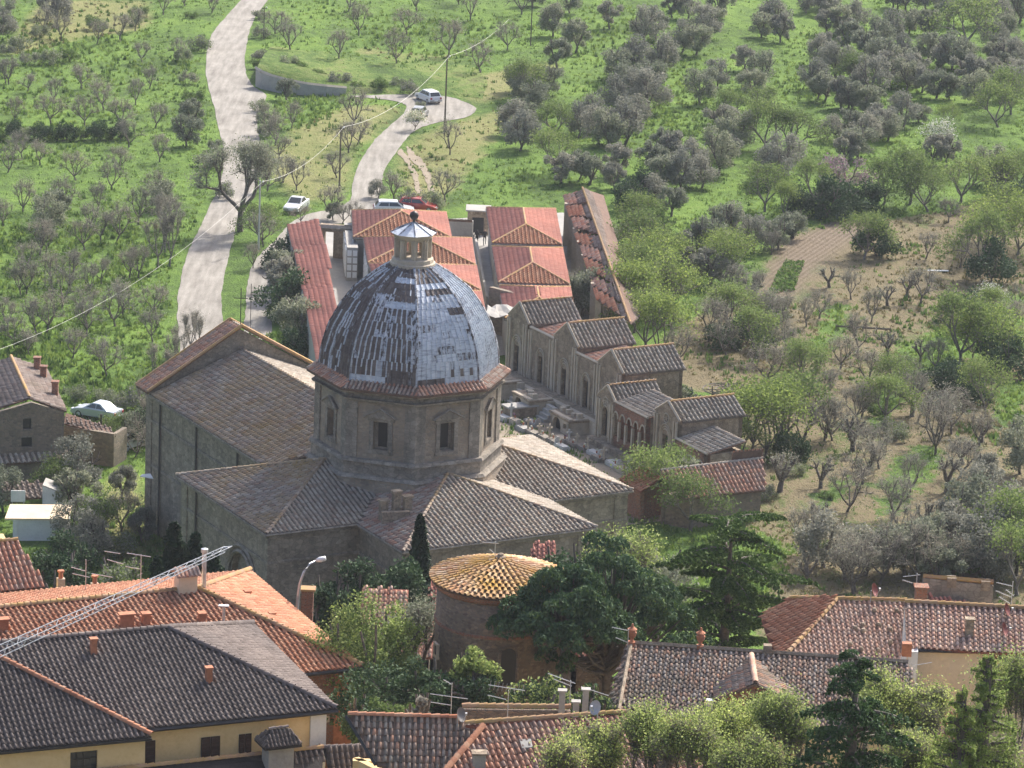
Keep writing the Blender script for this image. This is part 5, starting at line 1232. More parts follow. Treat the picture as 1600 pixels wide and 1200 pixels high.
for i_, (s0, s1, a, nt_, j) in enumerate(tl):
    dn = Vector((math.cos(a) * math.cos(sl_), math.sin(a) * math.cos(sl_), -math.sin(sl_))); nr = Vector((math.cos(a) * math.sin(sl_), math.sin(a) * math.sin(sl_), math.cos(sl_)))
    ac = dn.cross(nr); sc_ = (2 * math.pi * s1 * math.cos(sl_) / nt_) / .36; lc = (s1 - s0) / .42
    o_ = ap + dn * s0 + nr * (.03 + abs(rng.normal(0, .01)))
    M_ = Matrix(((ac.x * sc_, dn.x * lc, nr.x, o_.x), (ac.y * sc_, dn.y * lc, nr.y, o_.y), (ac.z * sc_, dn.z * lc, nr.z, o_.z), (0, 0, 0, 1)))
    if i_ < 299:
        tt = bpy.data.objects.new('tile', me); COL.objects.link(tt); tt.parent = tw; M2 = M_.copy(); M2.translation -= ORG[tw.name]; tt.matrix_local = M2
    else:
        k = len(sV); sV += [tuple(M_ @ Vector(map(float, v))) for v in V0]; sF += [tuple(int(q) + k for q in f) for f in F0]
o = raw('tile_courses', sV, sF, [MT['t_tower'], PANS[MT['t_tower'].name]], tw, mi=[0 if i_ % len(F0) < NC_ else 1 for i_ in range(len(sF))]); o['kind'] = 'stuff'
b = MB(); b.lathe((CTX.x, CTX.y, 0), [(Rr - .05, 23.9), (Rr, 23.98), (.1, 25.14)], 48); b.build('roof', MT['pan'], tw)
zb_ = 15.0
b = MB(); b.lathe((CTX.x, CTX.y, 0), [(3.5, zb_), (3.44, 21.5), (3.4, 23.95)], 48); b.build('tower_wall', MT['rubble'], tw, smooth=True)
b = MB(); b.lathe((CTX.x, CTX.y, 0), [(3.5, 23.55), (3.66, 23.7), (3.7, 23.92)], 48); b.lathe((CTX.x, CTX.y, 0), [(3.46, 21.58), (3.52, 21.62), (3.52, 21.72), (3.46, 21.76)], 48); b.build('brick_band', MT['brick'], tw)
def ontw(x, y, R=3.45):
    d = ray(x, y); o_ = np.array([0, 0, H]); k = 1e-9; a = d[0] ** 2 + d[1] ** 2; bq = 2 * (d[0] * (o_[0] - CTX.x) + d[1] * (o_[1] - CTX.y)); cq = (CTX.x) ** 2 + (CTX.y) ** 2 - R * R
    tt = (-bq - math.sqrt(max(0, bq * bq - 4 * a * cq))) / (2 * a); return Vector(o_ + d * tt)
for (x, y, ww, hh, arch) in ((795, 957, .5, .52, 0), (794, 1040, 1.0, 2.2, 1), (683, 1016, .45, .6, 0)):
    v = ontw(x, y); a = math.atan2(v.y - CTX.y, v.x - CTX.x); n_ = Vector((math.cos(a), math.sin(a), 0)); tgt = Vector((-n_.y, n_.x, 0))
    s = MB()
    def fp_(x_, z_, k=0): return v + tgt * x_ + Vector((0, 0, z_)) + n_ * k
    if arch:
        pts = [fp_(-ww / 2, -hh / 2, .06)] + [fp_(-ww / 2 * math.cos(g), hh / 2 - ww / 2 + ww / 2 * math.sin(g), .06) for g in np.linspace(0, math.pi, 9)] + [fp_(ww / 2, -hh / 2, .06)]
        s.tube(pts, .1, 5); fr = s.build('arched_doorway', MT['rubble'], tw); s = MB(); s.poly([p_ - n_ * .0 for p_ in pts]); s.build('door', MT['dark'], fr)
    else:
        for dx, dz, sx, sz in ((-ww / 2 - .05, 0, .1, hh), (ww / 2 + .05, 0, .1, hh), (0, hh / 2 + .06, ww + .25, .12), (0, -hh / 2 - .06, ww + .3, .12)):
            c = fp_(dx, dz - sz / 2, .0); s.box((c.x, c.y, c.z), (.25, sx, sz), a)
        wd_ = s.build('window', MT['cream'], tw); s = MB(); s.quad(fp_(-ww / 2, -hh / 2, .05), fp_(ww / 2, -hh / 2, .05), fp_(ww / 2, hh / 2, .05), fp_(-ww / 2, hh / 2, .05)); s.build('pane', MT['dark'], wd_)
b = MB(); b.lathe(ap, [(.34, -.06), (.3, .1), (.18, .14), (.16, .24), (.05, .28)], 10); b.build('roof_boss', MT['chapel'], tw)

# old brown roof C, bottom centre
rc = thing('old_tiled_house', at(640, 1190, 22), 'low house with old brown and orange tile roof at the bottom centre', 'house')
c1, c2, c3, c4 = at(544, 1119, 25.6), at(716, 1124, 25.6), at(576, 1172, 24.5), at(755, 1139, 25.6)
p0c, n0c = plane3(c1, c2, c3); k3 = dict(sp=.28, ln=.38, seg=4, jit=.02)
c5 = onp(690, 1215, p0c, n0c); c6 = onp(590, 1195, p0c, n0c); c4b = onp(755, 1139, p0c, n0c)
facet(rc, [c1, c2, c4b, c5, c6], 't_old', indiv=120, skew=.0, pan='pan', **k3); ridge(rc, c1 + Vector((0, 0, .1)), c2 + Vector((0, 0, .1)), 't_orange', .15)
b = MB(); b.tube([c1 + Vector((-.1, 0, 0)), c6 + Vector((-.1, 0, 0))], .1, 4); b.build('verge_board', MT['iron'], rc)
shell(rc, [tuple(v[:2]) for v in (c1 + Vector((.3, -.3, 0)), c2 + Vector((0, -.3, 0)), c5 + Vector((0, 0, 0)), c6 + Vector((.3, 0, 0)))], 15, 23.6, MT['yellow'])
e1, e2 = at(727, 1133, 25.9), at(985, 1115, 25.9); e3 = at(900, 1235, 23.9); p1c, n1c = plane3(e1, e2, e3)
e4, e5 = onp(690, 1215, p1c, n1c), onp(1120, 1215, p1c, n1c)
rd = thing('orange_tiled_house', at(830, 1190, 22), 'house with orange and grey cover tile roof holding a small skylight', 'house')
facet(rd, [e1, onp(755, 1138, p1c, n1c), e4, e5, e2], 't_mix', indiv=280, sp=.30, ln=.40, seg=5, jit=.02, pan='pan_red')
ridge(rd, e4 + Vector((0, 0, .12)), onp(755, 1138, p1c, n1c) + Vector((0, 0, .12)), 't_orange', .17, .3); ridge(rd, e1 + Vector((0, 0, .1)), e2 + Vector((0, 0, .1)), 't_cap', .15)
shell(rd, [tuple(v[:2]) for v in (e1 + Vector((0, -.3, 0)), e2 + Vector((0, -.3, 0)), e5, e4)], 15, 23.2, MT['cream'])
gb, gc = at(727, 1120, 25.6), at(900, 1118, 25.6); facet(rd, [gb, gc, e2 + Vector((-2, 0, -.1)), e1 + Vector((0, 0, -.1))], 't_mix', sp=.3, ln=.4, seg=4, indiv=0) if False else None
s = MB(); 
sk = [onp(x, y, p1c, n1c) + n1c * .12 for x, y in ((811, 1158), (829, 1157), (832, 1170), (815, 1171))]; s.slab(sk, .1); s.build('skylight', MT['concrete'], rd)
v = onp(748, 1196, p1c, n1c); s = MB(); s.box((v.x, v.y, v.z - .4), (.6, .5, 1.0), .1); c = s.build('chimney', MT['concrete'], rd); s = MB(); s.box((v.x, v.y, v.z + .6), (.72, .62, .08), .1); s.build('chimney_cap', MT['chapel'], c)
# further low ridge behind it
t = thing('garden_wall', at(800, 1112, 22), 'tile capped garden wall running behind the satellite dishes', 'wall')
g0, g1 = at(722, 1107, 25.2), at(892, 1109, 25.2); b = MB(); wall(b, g0, g1, 20, 25.1, (), .3); b.build('wall', MT['rubble'], t); ridge(t, g0 + Vector((0, .15, .05)), g1 + Vector((0, .15, .05)), 't_cap', .2, .4)
ridge(t, at(724, 1113, 24.9), at(890, 1115, 24.9), 't_orange', .16, .4)
for (x, y, h) in ((878, 1098, 1.0), (900, 1100, .5), (915, 1090, .8)):
    v = at(x, y, 25.6); b = MB(); b.box((v.x, v.y, 23.6), (.3, .3, h + 1.6)); b.box((v.x, v.y, 25.2 + h), (.45, .4, .07)); b.build('chimney', MT['concrete'], t)

# grey brown roof D with finials
dh = thing('finial_roofed_house', at(1180, 1100, 20), 'house with mottled grey brown pantile roof and terracotta ridge finials', 'house')
D0, D1 = at(989, 1007, 25.0), at(1419, 1037, 25.0); D2_ = at(970, 1112, 23.4); p0, nD = plane3(D0, D1, D2_); D3_ = onp(1460, 1150, p0, nD)
facet(dh, [D0, D1, D3_, D2_], 't_old', indiv=299, sp=.27, ln=.36, seg=4, jit=.018, pan='pan')
b = MB(); b.tube([D0 + Vector((0, 0, .1)), D1 + Vector((0, 0, .1))], .14, 5); b.tube([D0 + Vector((-.1, 0, .1)), D2_ + Vector((-.1, 0, .1))], .12, 5); b.build('verge', MT['chapel'], dh)
dD = (D1 - D0).normalized(); 
facet(dh, [D0, D2_, D2_ + dD * -.75 + Vector((0, 0, -.15)), D0 + dD * -.35], 't_old', indiv=0, sp=.25, ln=.34, seg=4, pan='pan')
shell(dh, [tuple(v[:2]) for v in (D0 + Vector((0, -.2, 0)), D1 + Vector((0, -.2, 0)), D3_ + Vector((0, .3, 0)), D2_ + Vector((0.05, .3, 0)))], 14, 22.6, MT['yellow'])
def finial(x, y):
    v = at(x, y, 25.1); b = MB(); b.box((v.x, v.y, v.z - .15), (.34, .34, .25)); b.lathe((v.x, v.y, v.z + .1), [(.12, 0), (.08, .12), (.2, .3), (.24, .5), (.13, .6), (.26, .66), (.08, .78), (.04, .95)], 9)
    b.build('finial', MT['clay'], dh)
finial(987, 1005); finial(1094, 1011)
v = at(1199, 1019, 25.1); b = MB(); b.box((v.x, v.y, v.z - .2), (.42, .4, .6)); b.build('ridge_block', MT['chapel'], dh)
v = onp(1108, 1108, p0, nD); b = MB(); b.box((v.x, v.y, v.z - .2), (.35, .35, .7)); b.build('chimney', MT['alu'], dh)
dm = thing('tiled_dormer', at(1170, 1080, 22), 'small gabled tile dormer with a dark opening on the grey brown roof', 'dormer')
q0 = onp(1176, 1100, p0, nD); fr_ = q0 + Vector((0, -.9, 0)); apx = q0 + Vector((0, -1.1, 1.45)); bk = q0 + Vector((0, 3.0, 1.45))
for s1 in (-1, 1):
    facet(dm, [apx, apx + Vector((s1 * 1.95, .1, -1.0)), bk + Vector((s1 * 1.95, -2.2, -1.0)), bk], 't_old', sp=.27, ln=.34, seg=4, indiv=40)
ridge(dm, apx + Vector((0, 0, .08)), bk + Vector((0, 0, .08)), 't_mix', .16)
b = MB(); wall(b, (q0.x - 1.6, q0.y - .8), (q0.x + 1.6, q0.y - .8), q0.z - 1.2, 0, [(1.2, 2.0, q0.z - .1, q0.z + .6, 0)], .2, lambda x: q0.z + 1.3 - abs(x - 1.6) * .55); b.build('wall', MT['brick'], dm)
b = MB(); b.quad((q0.x - .4, q0.y - .65, q0.z - .1), (q0.x + .4, q0.y - .65, q0.z - .1), (q0.x + .4, q0.y - .65, q0.z + .6), (q0.x - .4, q0.y - .65, q0.z + .6)); b.build('opening', MT['dark'], dm)

# right pinkish roof E
eh = thing('pink_tiled_house', at(1330, 1000, 18), 'house with pale pink orange pantile roof dotted with vents behind the cedar', 'house')
E0, E1 = at(1308, 938, 23.3), at(1417, 941, 23.3); E2 = at(1417, 1052, 21.5); p0e, nE = plane3(E0, E1, E2); E3 = onp(1215, 1040, p0e, nE)
facet(eh, [E0, E1, E2, E3], 't_pink', indiv=299, sp=.28, ln=.38, seg=4, jit=.01, pan='pan_red')
E4 = at(1190, 968, 22.0)
facet(eh, [E0, E3, E4, at(1235, 934, 23.0)], 't_orange', sp=.28, ln=.38, seg=4, pan='pan_red')
ridge(eh, E0 + Vector((0, 0, .1)), E1 + Vector((0, 0, .1)), 't_cap', .15); ridge(eh, E0 + Vector((0, 0, .1)), E3 + Vector((0, 0, .1)), 't_cap', .14); ridge(eh, at(1235, 934, 23.1), E0 + Vector((0, 0, .1)), 't_cap', .14)
shell(eh, [tuple(v[:2]) for v in (E0 + Vector((0, -.2, 0)), E1 + Vector((0, -.2, 0)), E2, E3)], 12, 21.2, MT['cream'])
for (x, y) in ((1295, 971), (1366, 957), (1401, 958), (1348, 980), (1336, 985), (1348, 989), (1373, 980), (1391, 987), (1328, 1010), (1391, 1007), (1372, 1020), (1345, 1018)):
    v = onp(x, y, p0e, nE); b = MB(); b.lathe(v, [(.14, -.02), (.15, .16), (.09, .26)], 7); b.build('roof_vent', MT['chapel'], eh)
# roof F and its yellow wall
fh = thing('peach_house', at(1490, 1040, 20), 'peach rendered house with salmon pantile roof at the right edge', 'house')
F0_, F1_ = at(1414, 943, 25.3), at(1690, 958, 25.3); F2_ = at(1420, 1013, 24.1); p0f, nF = plane3(F0_, F1_, F2_)
F3_ = onp(1537, 1016, p0f, nF); F4 = onp(1690, 1026, p0f, nF)
facet(fh, [F0_, F1_, F4, F2_], 't_pink', indiv=299, sp=.31, ln=.38, seg=5, jit=.006, pan='pan_red')
ridge(fh, F0_ + Vector((0, 0, .1)), F1_ + Vector((0, 0, .1)), 't_cap', .17)
dF = (F3_ - F2_).normalized(); nF2 = Vector((dF.y, -dF.x, 0)); b = MB(); p, q = F2_ - nF2 * .35, F3_ - nF2 * .35 + dF * 5
wall(b, p, q, 14, 24.0); b.build('wall', MT['cream'], fh)
b = MB(); wall(b, F0_ + Vector((-.02, 0, 0)), F2_ + Vector((0.02, -.3, 0)), 14, 25.2, (), .45, lambda x: 25.3 - x * .31); b.build('side_wall', MT['white'], fh)
b = MB(); b.tube([F2_ - Vector((0, 0, .1)), F3_ - Vector((0, 0, .1))], .1, 5); b.tube([(p.x + .1, p.y - .1, 24), (p.x + .1, p.y - .1, 15)], .06, 5); b.build('gutter', MT['iron'], fh)
v = onp(1514, 992, p0f, nF); b = MB(); b.box((v.x, v.y, v.z - .3), (.42, .42, 1.15)); b.box((v.x, v.y, v.z + .85), (.52, .52, .08)); b.build('chimney', MT['chapel'], fh)
v = at(1419, 1012, 24.1); b = MB(); b.box((v.x - .1, v.y - .25, 23.75), (.5, .4, .7)); b.build('brick_corner', MT['clay'], fh)
facet(fh, [onp(1537, 1012, p0f, nF) + Vector((0, -.1, .0)), at(1590, 1050, 23.2), at(1690, 1050, 23.2), at(1690, 1016, 24.2)], 't_mix', sp=.31, ln=.38, seg=4, indiv=0)
t = thing('roof_terrace_block', at(1490, 925, 22), 'dark stained wall with tiled coping and brick chimney behind the salmon roof', 'outbuilding')
g0, g1 = aty(1440, 946, 199), aty(1550, 945, 199); b = MB(); wall(b, g0, g1, 18, 26, (), .4, lambda x: g0.z + 1.55 - .07 * x); b.build('wall', MT['trim'], t)
b = MB(); b.tube([g0 + Vector((0, .2, 1.6)), g1 + Vector((0, .2, 1.25))], .16, 5); b.build('coping', MT['t_cap'], t)
g2 = aty(1438, 938, 197.5); b = MB(); b.box((g2.x, g2.y, 22), (.62, .62, g2.z - 22 + .75)); b.box((g2.x, g2.y, g2.z + .75), (.8, .8, .1)); b.build('chimney', MT['brick'], t)
facet(t, [g0 + Vector((.3, -.3, .7)), g0 + Vector((.3, -1.4, -.2)), g1 + Vector((-.9, -1.4, -.3)), g1 + Vector((-1.2, -.3, -.2))], 't_red', sp=.25, ln=.34)
for (x, y) in ((1487, 905), (1540, 910)): v = aty(x, y + 5, 199); b = MB(); b.box((v.x, v.y + .2, v.z - .3), (.5, .5, .55)); b.build('coping_block', MT['chapel'], t)
# scraps of roofs among the trees
for (x, y, z, lb) in ((690, 930, 15, 'small red tiled roof left of the round tower'), (850, 876, 17.5, 'bit of red tiled roof right behind the round tower'), (925, 1000, 17, 'red tiled roof glimpsed through the stone pine'), (600, 948, 16, 'small tiled roof with a chimney behind the willow like tree'), (1450, 1140, 20, 'orange roof scraps between the spring trees'), (640, 1000, 15, 'old pink tiled roof showing through the bright green tree')):
    v = at(x, y, z); t = thing('small_house', (v.x, v.y, T(v.x, v.y)), lb, 'house'); sx = .7 if x in (850, 690) else (1.4 if x != 1450 else 3)
    facet(t, [v + Vector((-sx, -1.6, -.5)), v + Vector((sx, -1.6, -.5)), v + Vector((sx, 1.6, .6)), v + Vector((-sx, 1.6, .6))], 't_mix' if x in (600, 640, 1450) else 't_red', sp=.3, ln=.4, pan='pan_red', indiv=0)
    shell(t, [(v.x - sx + .2, v.y - 1.3), (v.x + sx - .2, v.y - 1.3), (v.x + sx - .2, v.y + 1.4), (v.x - sx + .2, v.y + 1.4)], T(v.x, v.y) - .5, z - .6, MT['rubble'])
    if x == 600:
        q = at(480, 944, 17); b = MB(); b.box((q.x, q.y, 14), (.7, .6, q.z - 14 + .9)); c = b.build('chimney', MT['brick'], t); b = MB(); b.box((q.x, q.y, q.z + .9), (.95, .8, .12)); b.build('chimney_cap', MT['t_cap'], c)

# ------------------------------------------------------------------ vegetation
def quads(C, size, r, up_bias=0.0, asp=1.6):
    """leaf-sized quads at points C with random facing"""
    n = len(C); d = r.normal(size=(n, 3)); d /= np.linalg.norm(d, axis=1)[:, None]
    e = r.normal(size=(n, 3)); e[:, 2] += up_bias; e -= d * (e * d).sum(1)[:, None]; e /= np.linalg.norm(e, axis=1)[:, None] + 1e-9
    f = np.cross(d, e); s = (size * r.uniform(.6, 1.35, n))[:, None]
    V = np.stack([C - f * s * .5, C + e * s * asp * .5 - f * s * .0 + f * s * .0, C + f * s * .5, C - e * s * asp * .5], 1)
    return V.reshape(-1, 3), np.arange(4 * n).reshape(-1, 4)
def grow(r, base, dirv, L, rad, lev, out, tips, nb=3, spread=.7, up_=.15, shrink=.68):
    """recursive limbs as (p0,p1,r0,r1) segments"""
    p = np.array(base, float); d = np.array(dirv, float); seg = 3
    for s in range(seg):
        d = d + r.normal(0, .13, 3); d[2] += up_ * .3; d /= np.linalg.norm(d); q = p + d * L / seg
        out.append((p, q, rad * (1 - .3 * s / seg), rad * (1 - .3 * (s + 1) / seg))); p = q
    if lev == 0: tips.append((p, d)); return
    for k in range(nb):
        a = 2 * math.pi * (k + r.uniform(-.25, .25)) / nb; u = np.cross(d, [0, 0, 1.0] if abs(d[2]) < .95 else [1.0, 0, 0]); u /= np.linalg.norm(u); v = np.cross(d, u)
        nd = d * math.cos(spread) + (u * math.cos(a) + v * math.sin(a)) * math.sin(spread) * r.uniform(.7, 1.2); nd[2] += up_; nd /= np.linalg.norm(nd)
        grow(r, p, nd, L * shrink * r.uniform(.8, 1.2), rad * .62, lev - 1, out, tips, nb, spread, up_, shrink)
def limbs(out, n=5, minr=.0):
    V, F = [], []
    for (p, q, r0, r1) in out:
        if r0 < minr: continue
        m = n if r0 > .05 else 3; d = q - p; d = d / (np.linalg.norm(d) + 1e-9); u = np.cross(d, [0, 0, 1.0] if abs(d[2]) < .9 else [1.0, 0, 0]); u /= np.linalg.norm(u); v = np.cross(d, u); k = len(V)
        for (c, rr) in ((p, r0), (q, r1)):
            for i in range(m): t = 2 * math.pi * i / m; V.append(c + (u * math.cos(t) + v * math.sin(t)) * rr)
        F += [(k + i, k + (i + 1) % m, k + m + (i + 1) % m, k + m + i) for i in range(m)]
    return np.array(V), np.array(F)
def tree(name, seed, H_=4.0, W_=2.2, trunk=1.0, tr=.16, lev=2, nb=3, spread=.7, leaves=1500, ls=.16, cl=.5, mat='olive', bark='bark', twigs=0, up_=.15, lo=.25, shape='tips', inner=.35, ub=.3, mat2=None, k2=.0, nclump=14):
    """a tree of its own: tapered trunk and limbs, crown of leaf-sized faces in clumps"""
    r = np.random.default_rng(seed); t = thing(name, (0, 0, 0), 'x', 'tree'); out, tips = [], []
    nst = 1
    grow(r, (0, 0, -.15), (r.normal(0, .12), r.normal(0, .12), 1), trunk + .15, tr, 0, out, [])
    top = out[-1][1]
    for k in range(nb + 1):
        a = 2 * math.pi * k / (nb + 1) + r.uniform(-.4, .4); grow(r, top, (math.cos(a) * spread, math.sin(a) * spread, .75), (H_ - trunk) * .42, tr * .6, lev - 1, out, tips, nb, spread, up_)
    # scale the crown skeleton into the wanted box
    TP_ = np.array([p for p, d in tips]); zmax = TP_[:, 2].max(); rmax = np.abs(TP_[:, :2]).max()
    def fit(p):
        q = np.array(p, float); k = np.clip((q[2] - trunk) / max(.1, zmax - trunk), 0, 1)
        if q[2] > trunk: q[2] = trunk + (q[2] - trunk) * (H_ * .93 - trunk) / max(.1, zmax - trunk); q[:2] *= 1 + (W_ * .85 / rmax - 1) * min(1, k * 1.5)
        return q
    out = [(fit(p), fit(q), a, b_) for p, q, a, b_ in out]; TP_ = np.array([fit(p) for p in TP_])
    V, F = limbs(out); raw('trunk', V, F, MT[bark], t, smooth=True)
    if shape == 'tips':
        c = TP_[r.integers(0, len(TP_), nclump)] + r.normal(0, cl * .5, (nclump, 3)) if nclump else TP_
        c = np.concatenate([c, TP_])
        w_ = r.uniform(.5, 1.4, len(c)); idx = r.choice(len(c), leaves, p=w_ / w_.sum())
        C = c[idx] + r.normal(0, 1, (leaves, 3)) * cl * (w_[idx] ** .5)[:, None] * np.array([1, 1, .8])
    else:
        cz = (H_ + trunk * lo) / 2; hz = H_ - cz
        cc = r.normal(size=(nclump, 3)); cc /= np.linalg.norm(cc, axis=1)[:, None]; cc *= r.uniform(.45, .95, nclump)[:, None]; cc[:, 0] *= W_; cc[:, 1] *= W_; cc[:, 2] = cc[:, 2] * hz + cz
        rs = r.uniform(.22, .42, nclump) * W_; idx = r.choice(nclump, leaves, p=rs ** 2 / (rs ** 2).sum()); d = r.normal(size=(leaves, 3)); d /= np.linalg.norm(d, axis=1)[:, None]
        C = cc[idx] + d * (rs[idx] * r.uniform(.35, 1.08, leaves))[:, None]
    C = C[C[:, 2] > trunk * lo + r.uniform(0, .3, len(C))]; MID = np.array([q for p, q, a_, b_ in out if q[2] > trunk * 1.1])
    if twigs:
        tw_ = []; src = MID[r.integers(0, len(MID), twigs)]
        for s in src:
            d = r.normal(size=3); d[2] = abs(d[2]) * .6 + .1; d /= np.linalg.norm(d); q = s + d * r.uniform(.3, .9) * cl * 2; tw_.append((s - d * .2, q, .014, .006))
        V, F = limbs(tw_); raw('twigs', V, F, MT['twig'], t)['kind'] = 'stuff'
    n2 = int(len(C) * k2)
    if n2:
        V, F = quads(C[:n2], ls, r, ub); raw('blossom' if mat2 in ('pink', 'wblos') else 'new_leaves', V, F, MT[mat2], t)
    if len(C) - n2 > 10:
        V, F = quads(C[n2:], ls, r, ub); raw('crown', V, F, MT[mat], t)
    return t
PRO = {}
PRO['o'] = [tree('olive_tree', 10 + i, H_=3.9 + .3 * (i % 3), W_=1.75 + .25 * (i % 3), trunk=.75, tr=.17, leaves=4200, ls=.13, cl=.55, mat='olive' if i % 2 else 'olive2', shape='blob', nclump=[16, 26, 20][i % 3], lo=.5) for i in range(6)]
PRO['b'] = [tree('olive_tree', 30 + i, H_=3.9 + .3 * (i % 3), W_=2.1, trunk=.7, tr=.13, lev=3, leaves=480, ls=.075, cl=.5, mat='olive3', twigs=420, nclump=0, spread=.75, lo=.6) for i in range(7)]
PRO['p'] = [tree('pruned_olive_tree', 50 + i, H_=3.0, W_=1.7, trunk=.85, tr=.26, lev=2, leaves=260, ls=.09, cl=.25, mat='olive3', twigs=300, nclump=0, spread=.8, lo=.8) for i in range(5)]
PRO['g'] = [tree('broadleaf_tree', 60 + i, H_=5.0, W_=2.9, trunk=.8, tr=.16, lev=3, leaves=3200, ls=.12, cl=.5, mat='green', bark='barkg', twigs=150, nclump=8, lo=.3) for i in range(3)]
PRO['y'] = [tree('spring_tree', 70 + i, H_=4.6, W_=2.5, trunk=.5, tr=.12, lev=3, leaves=3800, ls=.10, cl=.5, mat='moss', mat2='green', k2=.4, bark='barkg', twigs=120, nclump=10, lo=.1) for i in range(3)]
PRO['d'] = [tree('evergreen_bush', 80 + i, H_=3.2, W_=2.4, trunk=.3, tr=.12, leaves=3600, ls=.15, cl=.5, mat='dkgreen', shape='blob', nclump=20, lo=.0) for i in range(3)]
PRO['s'] = [tree('shrub', 90 + i, H_=2.2, W_=1.9, trunk=.15, tr=.06, leaves=2200, ls=.13, cl=.5, mat=['olive', 'weed', 'olive2'][i], shape='blob', nclump=16, lo=.0, k2=.25, mat2='green') for i in range(3)]
PRO['k'] = [tree('blossoming_tree', 95, H_=3.8, W_=2.6, trunk=.5, tr=.14, leaves=3200, ls=.14, mat='olive2', mat2='pink', k2=.5, shape='blob', nclump=16)]
PRO['w'] = [tree('blossoming_tree', 96, H_=3.8, W_=2.3, trunk=.7, tr=.12, lev=3, leaves=2000, ls=.13, cl=.45, mat='green', mat2='wblos', k2=.7, nclump=8)]
PRO['t'] = [tree('bare_tree', 100 + i, H_=7.0, W_=2.2, trunk=1.6, tr=.13, lev=3, leaves=300, ls=.08, cl=.5, mat='olive2', bark='barkg', twigs=700, nclump=0, spread=.45, up_=.35) for i in range(2)]
TREES = []; firstuse = set()
def plant(kind, x, y, s=1.0, wx=None):
    ps = PRO[kind]; i = random.randrange(len(ps)); root = ps[i]; P0 = gnd(x, y)
    s *= random.uniform(.92, 1.08); sc = (s * random.uniform(.92, 1.1), s * random.uniform(.92, 1.1), s * random.uniform(.9, 1.1)); rz = random.uniform(0, 6.28)
    if (kind, i) in firstuse: o = dup(root, P0, rz, sc)
    else: firstuse.add((kind, i)); KIDS.setdefault(root.name, list(root.children)); o = root; o.location = P0; o.rotation_euler = (0, 0, rz); o.scale = sc
    TREES.append((o, kind, x, y)); return o
Z1 = lambda l, ox, oy, s: [(ox + a / s, oy + b_ / s) for a, b_ in l]
# left slope, bare olives (trunk feet)
LEFT_B = Z1([(25, 95), (335, 80), (225, 160), (320, 205), (505, 225), (705, 160), (625, 210), (850, 80), (965, 35), (1100, 75), (30, 435), (45, 438), (145, 475), (280, 530), (265, 645), (75, 632), (425, 460), (540, 570), (625, 668), (440, 660), (780, 460), (705, 545), (810, 665), (925, 312), (740, 325), (115, 822), (210, 862), (40, 908), (395, 945), (670, 770), (830, 848), (630, 888), (585, 992), (800, 1045), (120, 1108), (510, 1092), (480, 1190), (720, 1165), (860, 1190), (330, 1100), (20, 1180)], 0, 0, 3.333)
LEFT_B += Z1([(220, 205), (255, 190), (470, 175), (155, 280), (290, 360), (115, 425), (145, 425), (345, 500), (45, 610), (385, 375), (560, 370), (500, 420), (720, 330), (770, 330), (685, 540), (470, 570), (640, 600), (850, 540), (400, 790), (595, 890), (850, 690), (160, 760), (80, 720), (260, 640), (480, 650), (200, 640), (560, 130), (650, 130)], 0, 340, 3.556)
for (x, y) in LEFT_B: plant('b', x, y, random.uniform(.66, .92))
for (x, y) in [(75, 20), (90, 30), (-2, 55), (2, 40), (300, 190), (292, 222), (70, 360), (85, 345), (250, 320)]: plant('o', x, y + 8, .95)
for (x, y) in [(258, 395), (266, 420), (246, 420)]: plant('t', x, y, .9)
for (x, y) in [(295, 555), (310, 562), (283, 575), (272, 592), (262, 612), (252, 640), (248, 670), (240, 600), (225, 655), (232, 690)]: plant('t', x, y, .55)
# strip between the road and the lane, and the meadow
for k, (x, y) in [('b', p) for p in Z1([(180, 265), (430, 308), (100, 180), (535, 185), (730, 335), (785, 175), (480, 60), (840, 60), (1005, 292), (1115, 108), (1310, 265), (1170, 378), (1545, 190), (1060, 30), (1380, 80), (185, 668), (530, 755), (1010, 805), (720, 1045), (985, 1048), (385, 1140), (500, 660), (480, 800), (420, 930), (140, 960), (60, 1000), (210, 1000), (120, 830), (60, 700), (100, 760)], 400, 0, 3.333)]: plant(k, x, y, .85 if y > 200 else 1.0)
for (x, y, s) in [(448, 155, .75), (657, 178, .4)]: plant('o', x, y, s)
plant('w', 648, 204, .62)
for (x, y) in [(555, 352), (470, 350), (535, 350)]: plant('b', x, y, .6)
for k, x, y, s in [('g', 405, 378, .8), ('b', 412, 385, 1), ('d', 440, 420, 1.0), ('o', 445, 450, 1.2), ('d', 455, 500, 1.3), ('o', 440, 470, 1.1), ('o', 465, 540, 1.2), ('d', 478, 560, 1.0), ('s', 432, 500, 1), ('b', 395, 420, .6), ('o', 590, 310, .5), ('o', 520, 345, .5), ('s', 640, 326, .9), ('s', 672, 327, .8)]: plant(k, x, y, s)
for x in range(0, 190, 21): plant('d' if x % 2 else 's', x, 218 + (x % 3) * 3, .62)
for (x, y) in [(300, 30), (310, 80), (285, 95), (295, 130), (300, 160), (80, 100), (45, 100), (110, 95), (150, 45), (210, 40), (215, 26), (62, 58), (10, 85), (30, 78), (405, 95), (412, 108), (428, 100), (450, 108), (475, 112), (500, 120), (530, 133), (560, 140), (590, 142), (620, 138), (408, 60), (405, 30), (420, 130), (640, 148), (405, 175), (412, 190), (415, 215), (335, 235), (322, 262), (350, 310)]: plant('s', x, y, random.uniform(.5, .85))
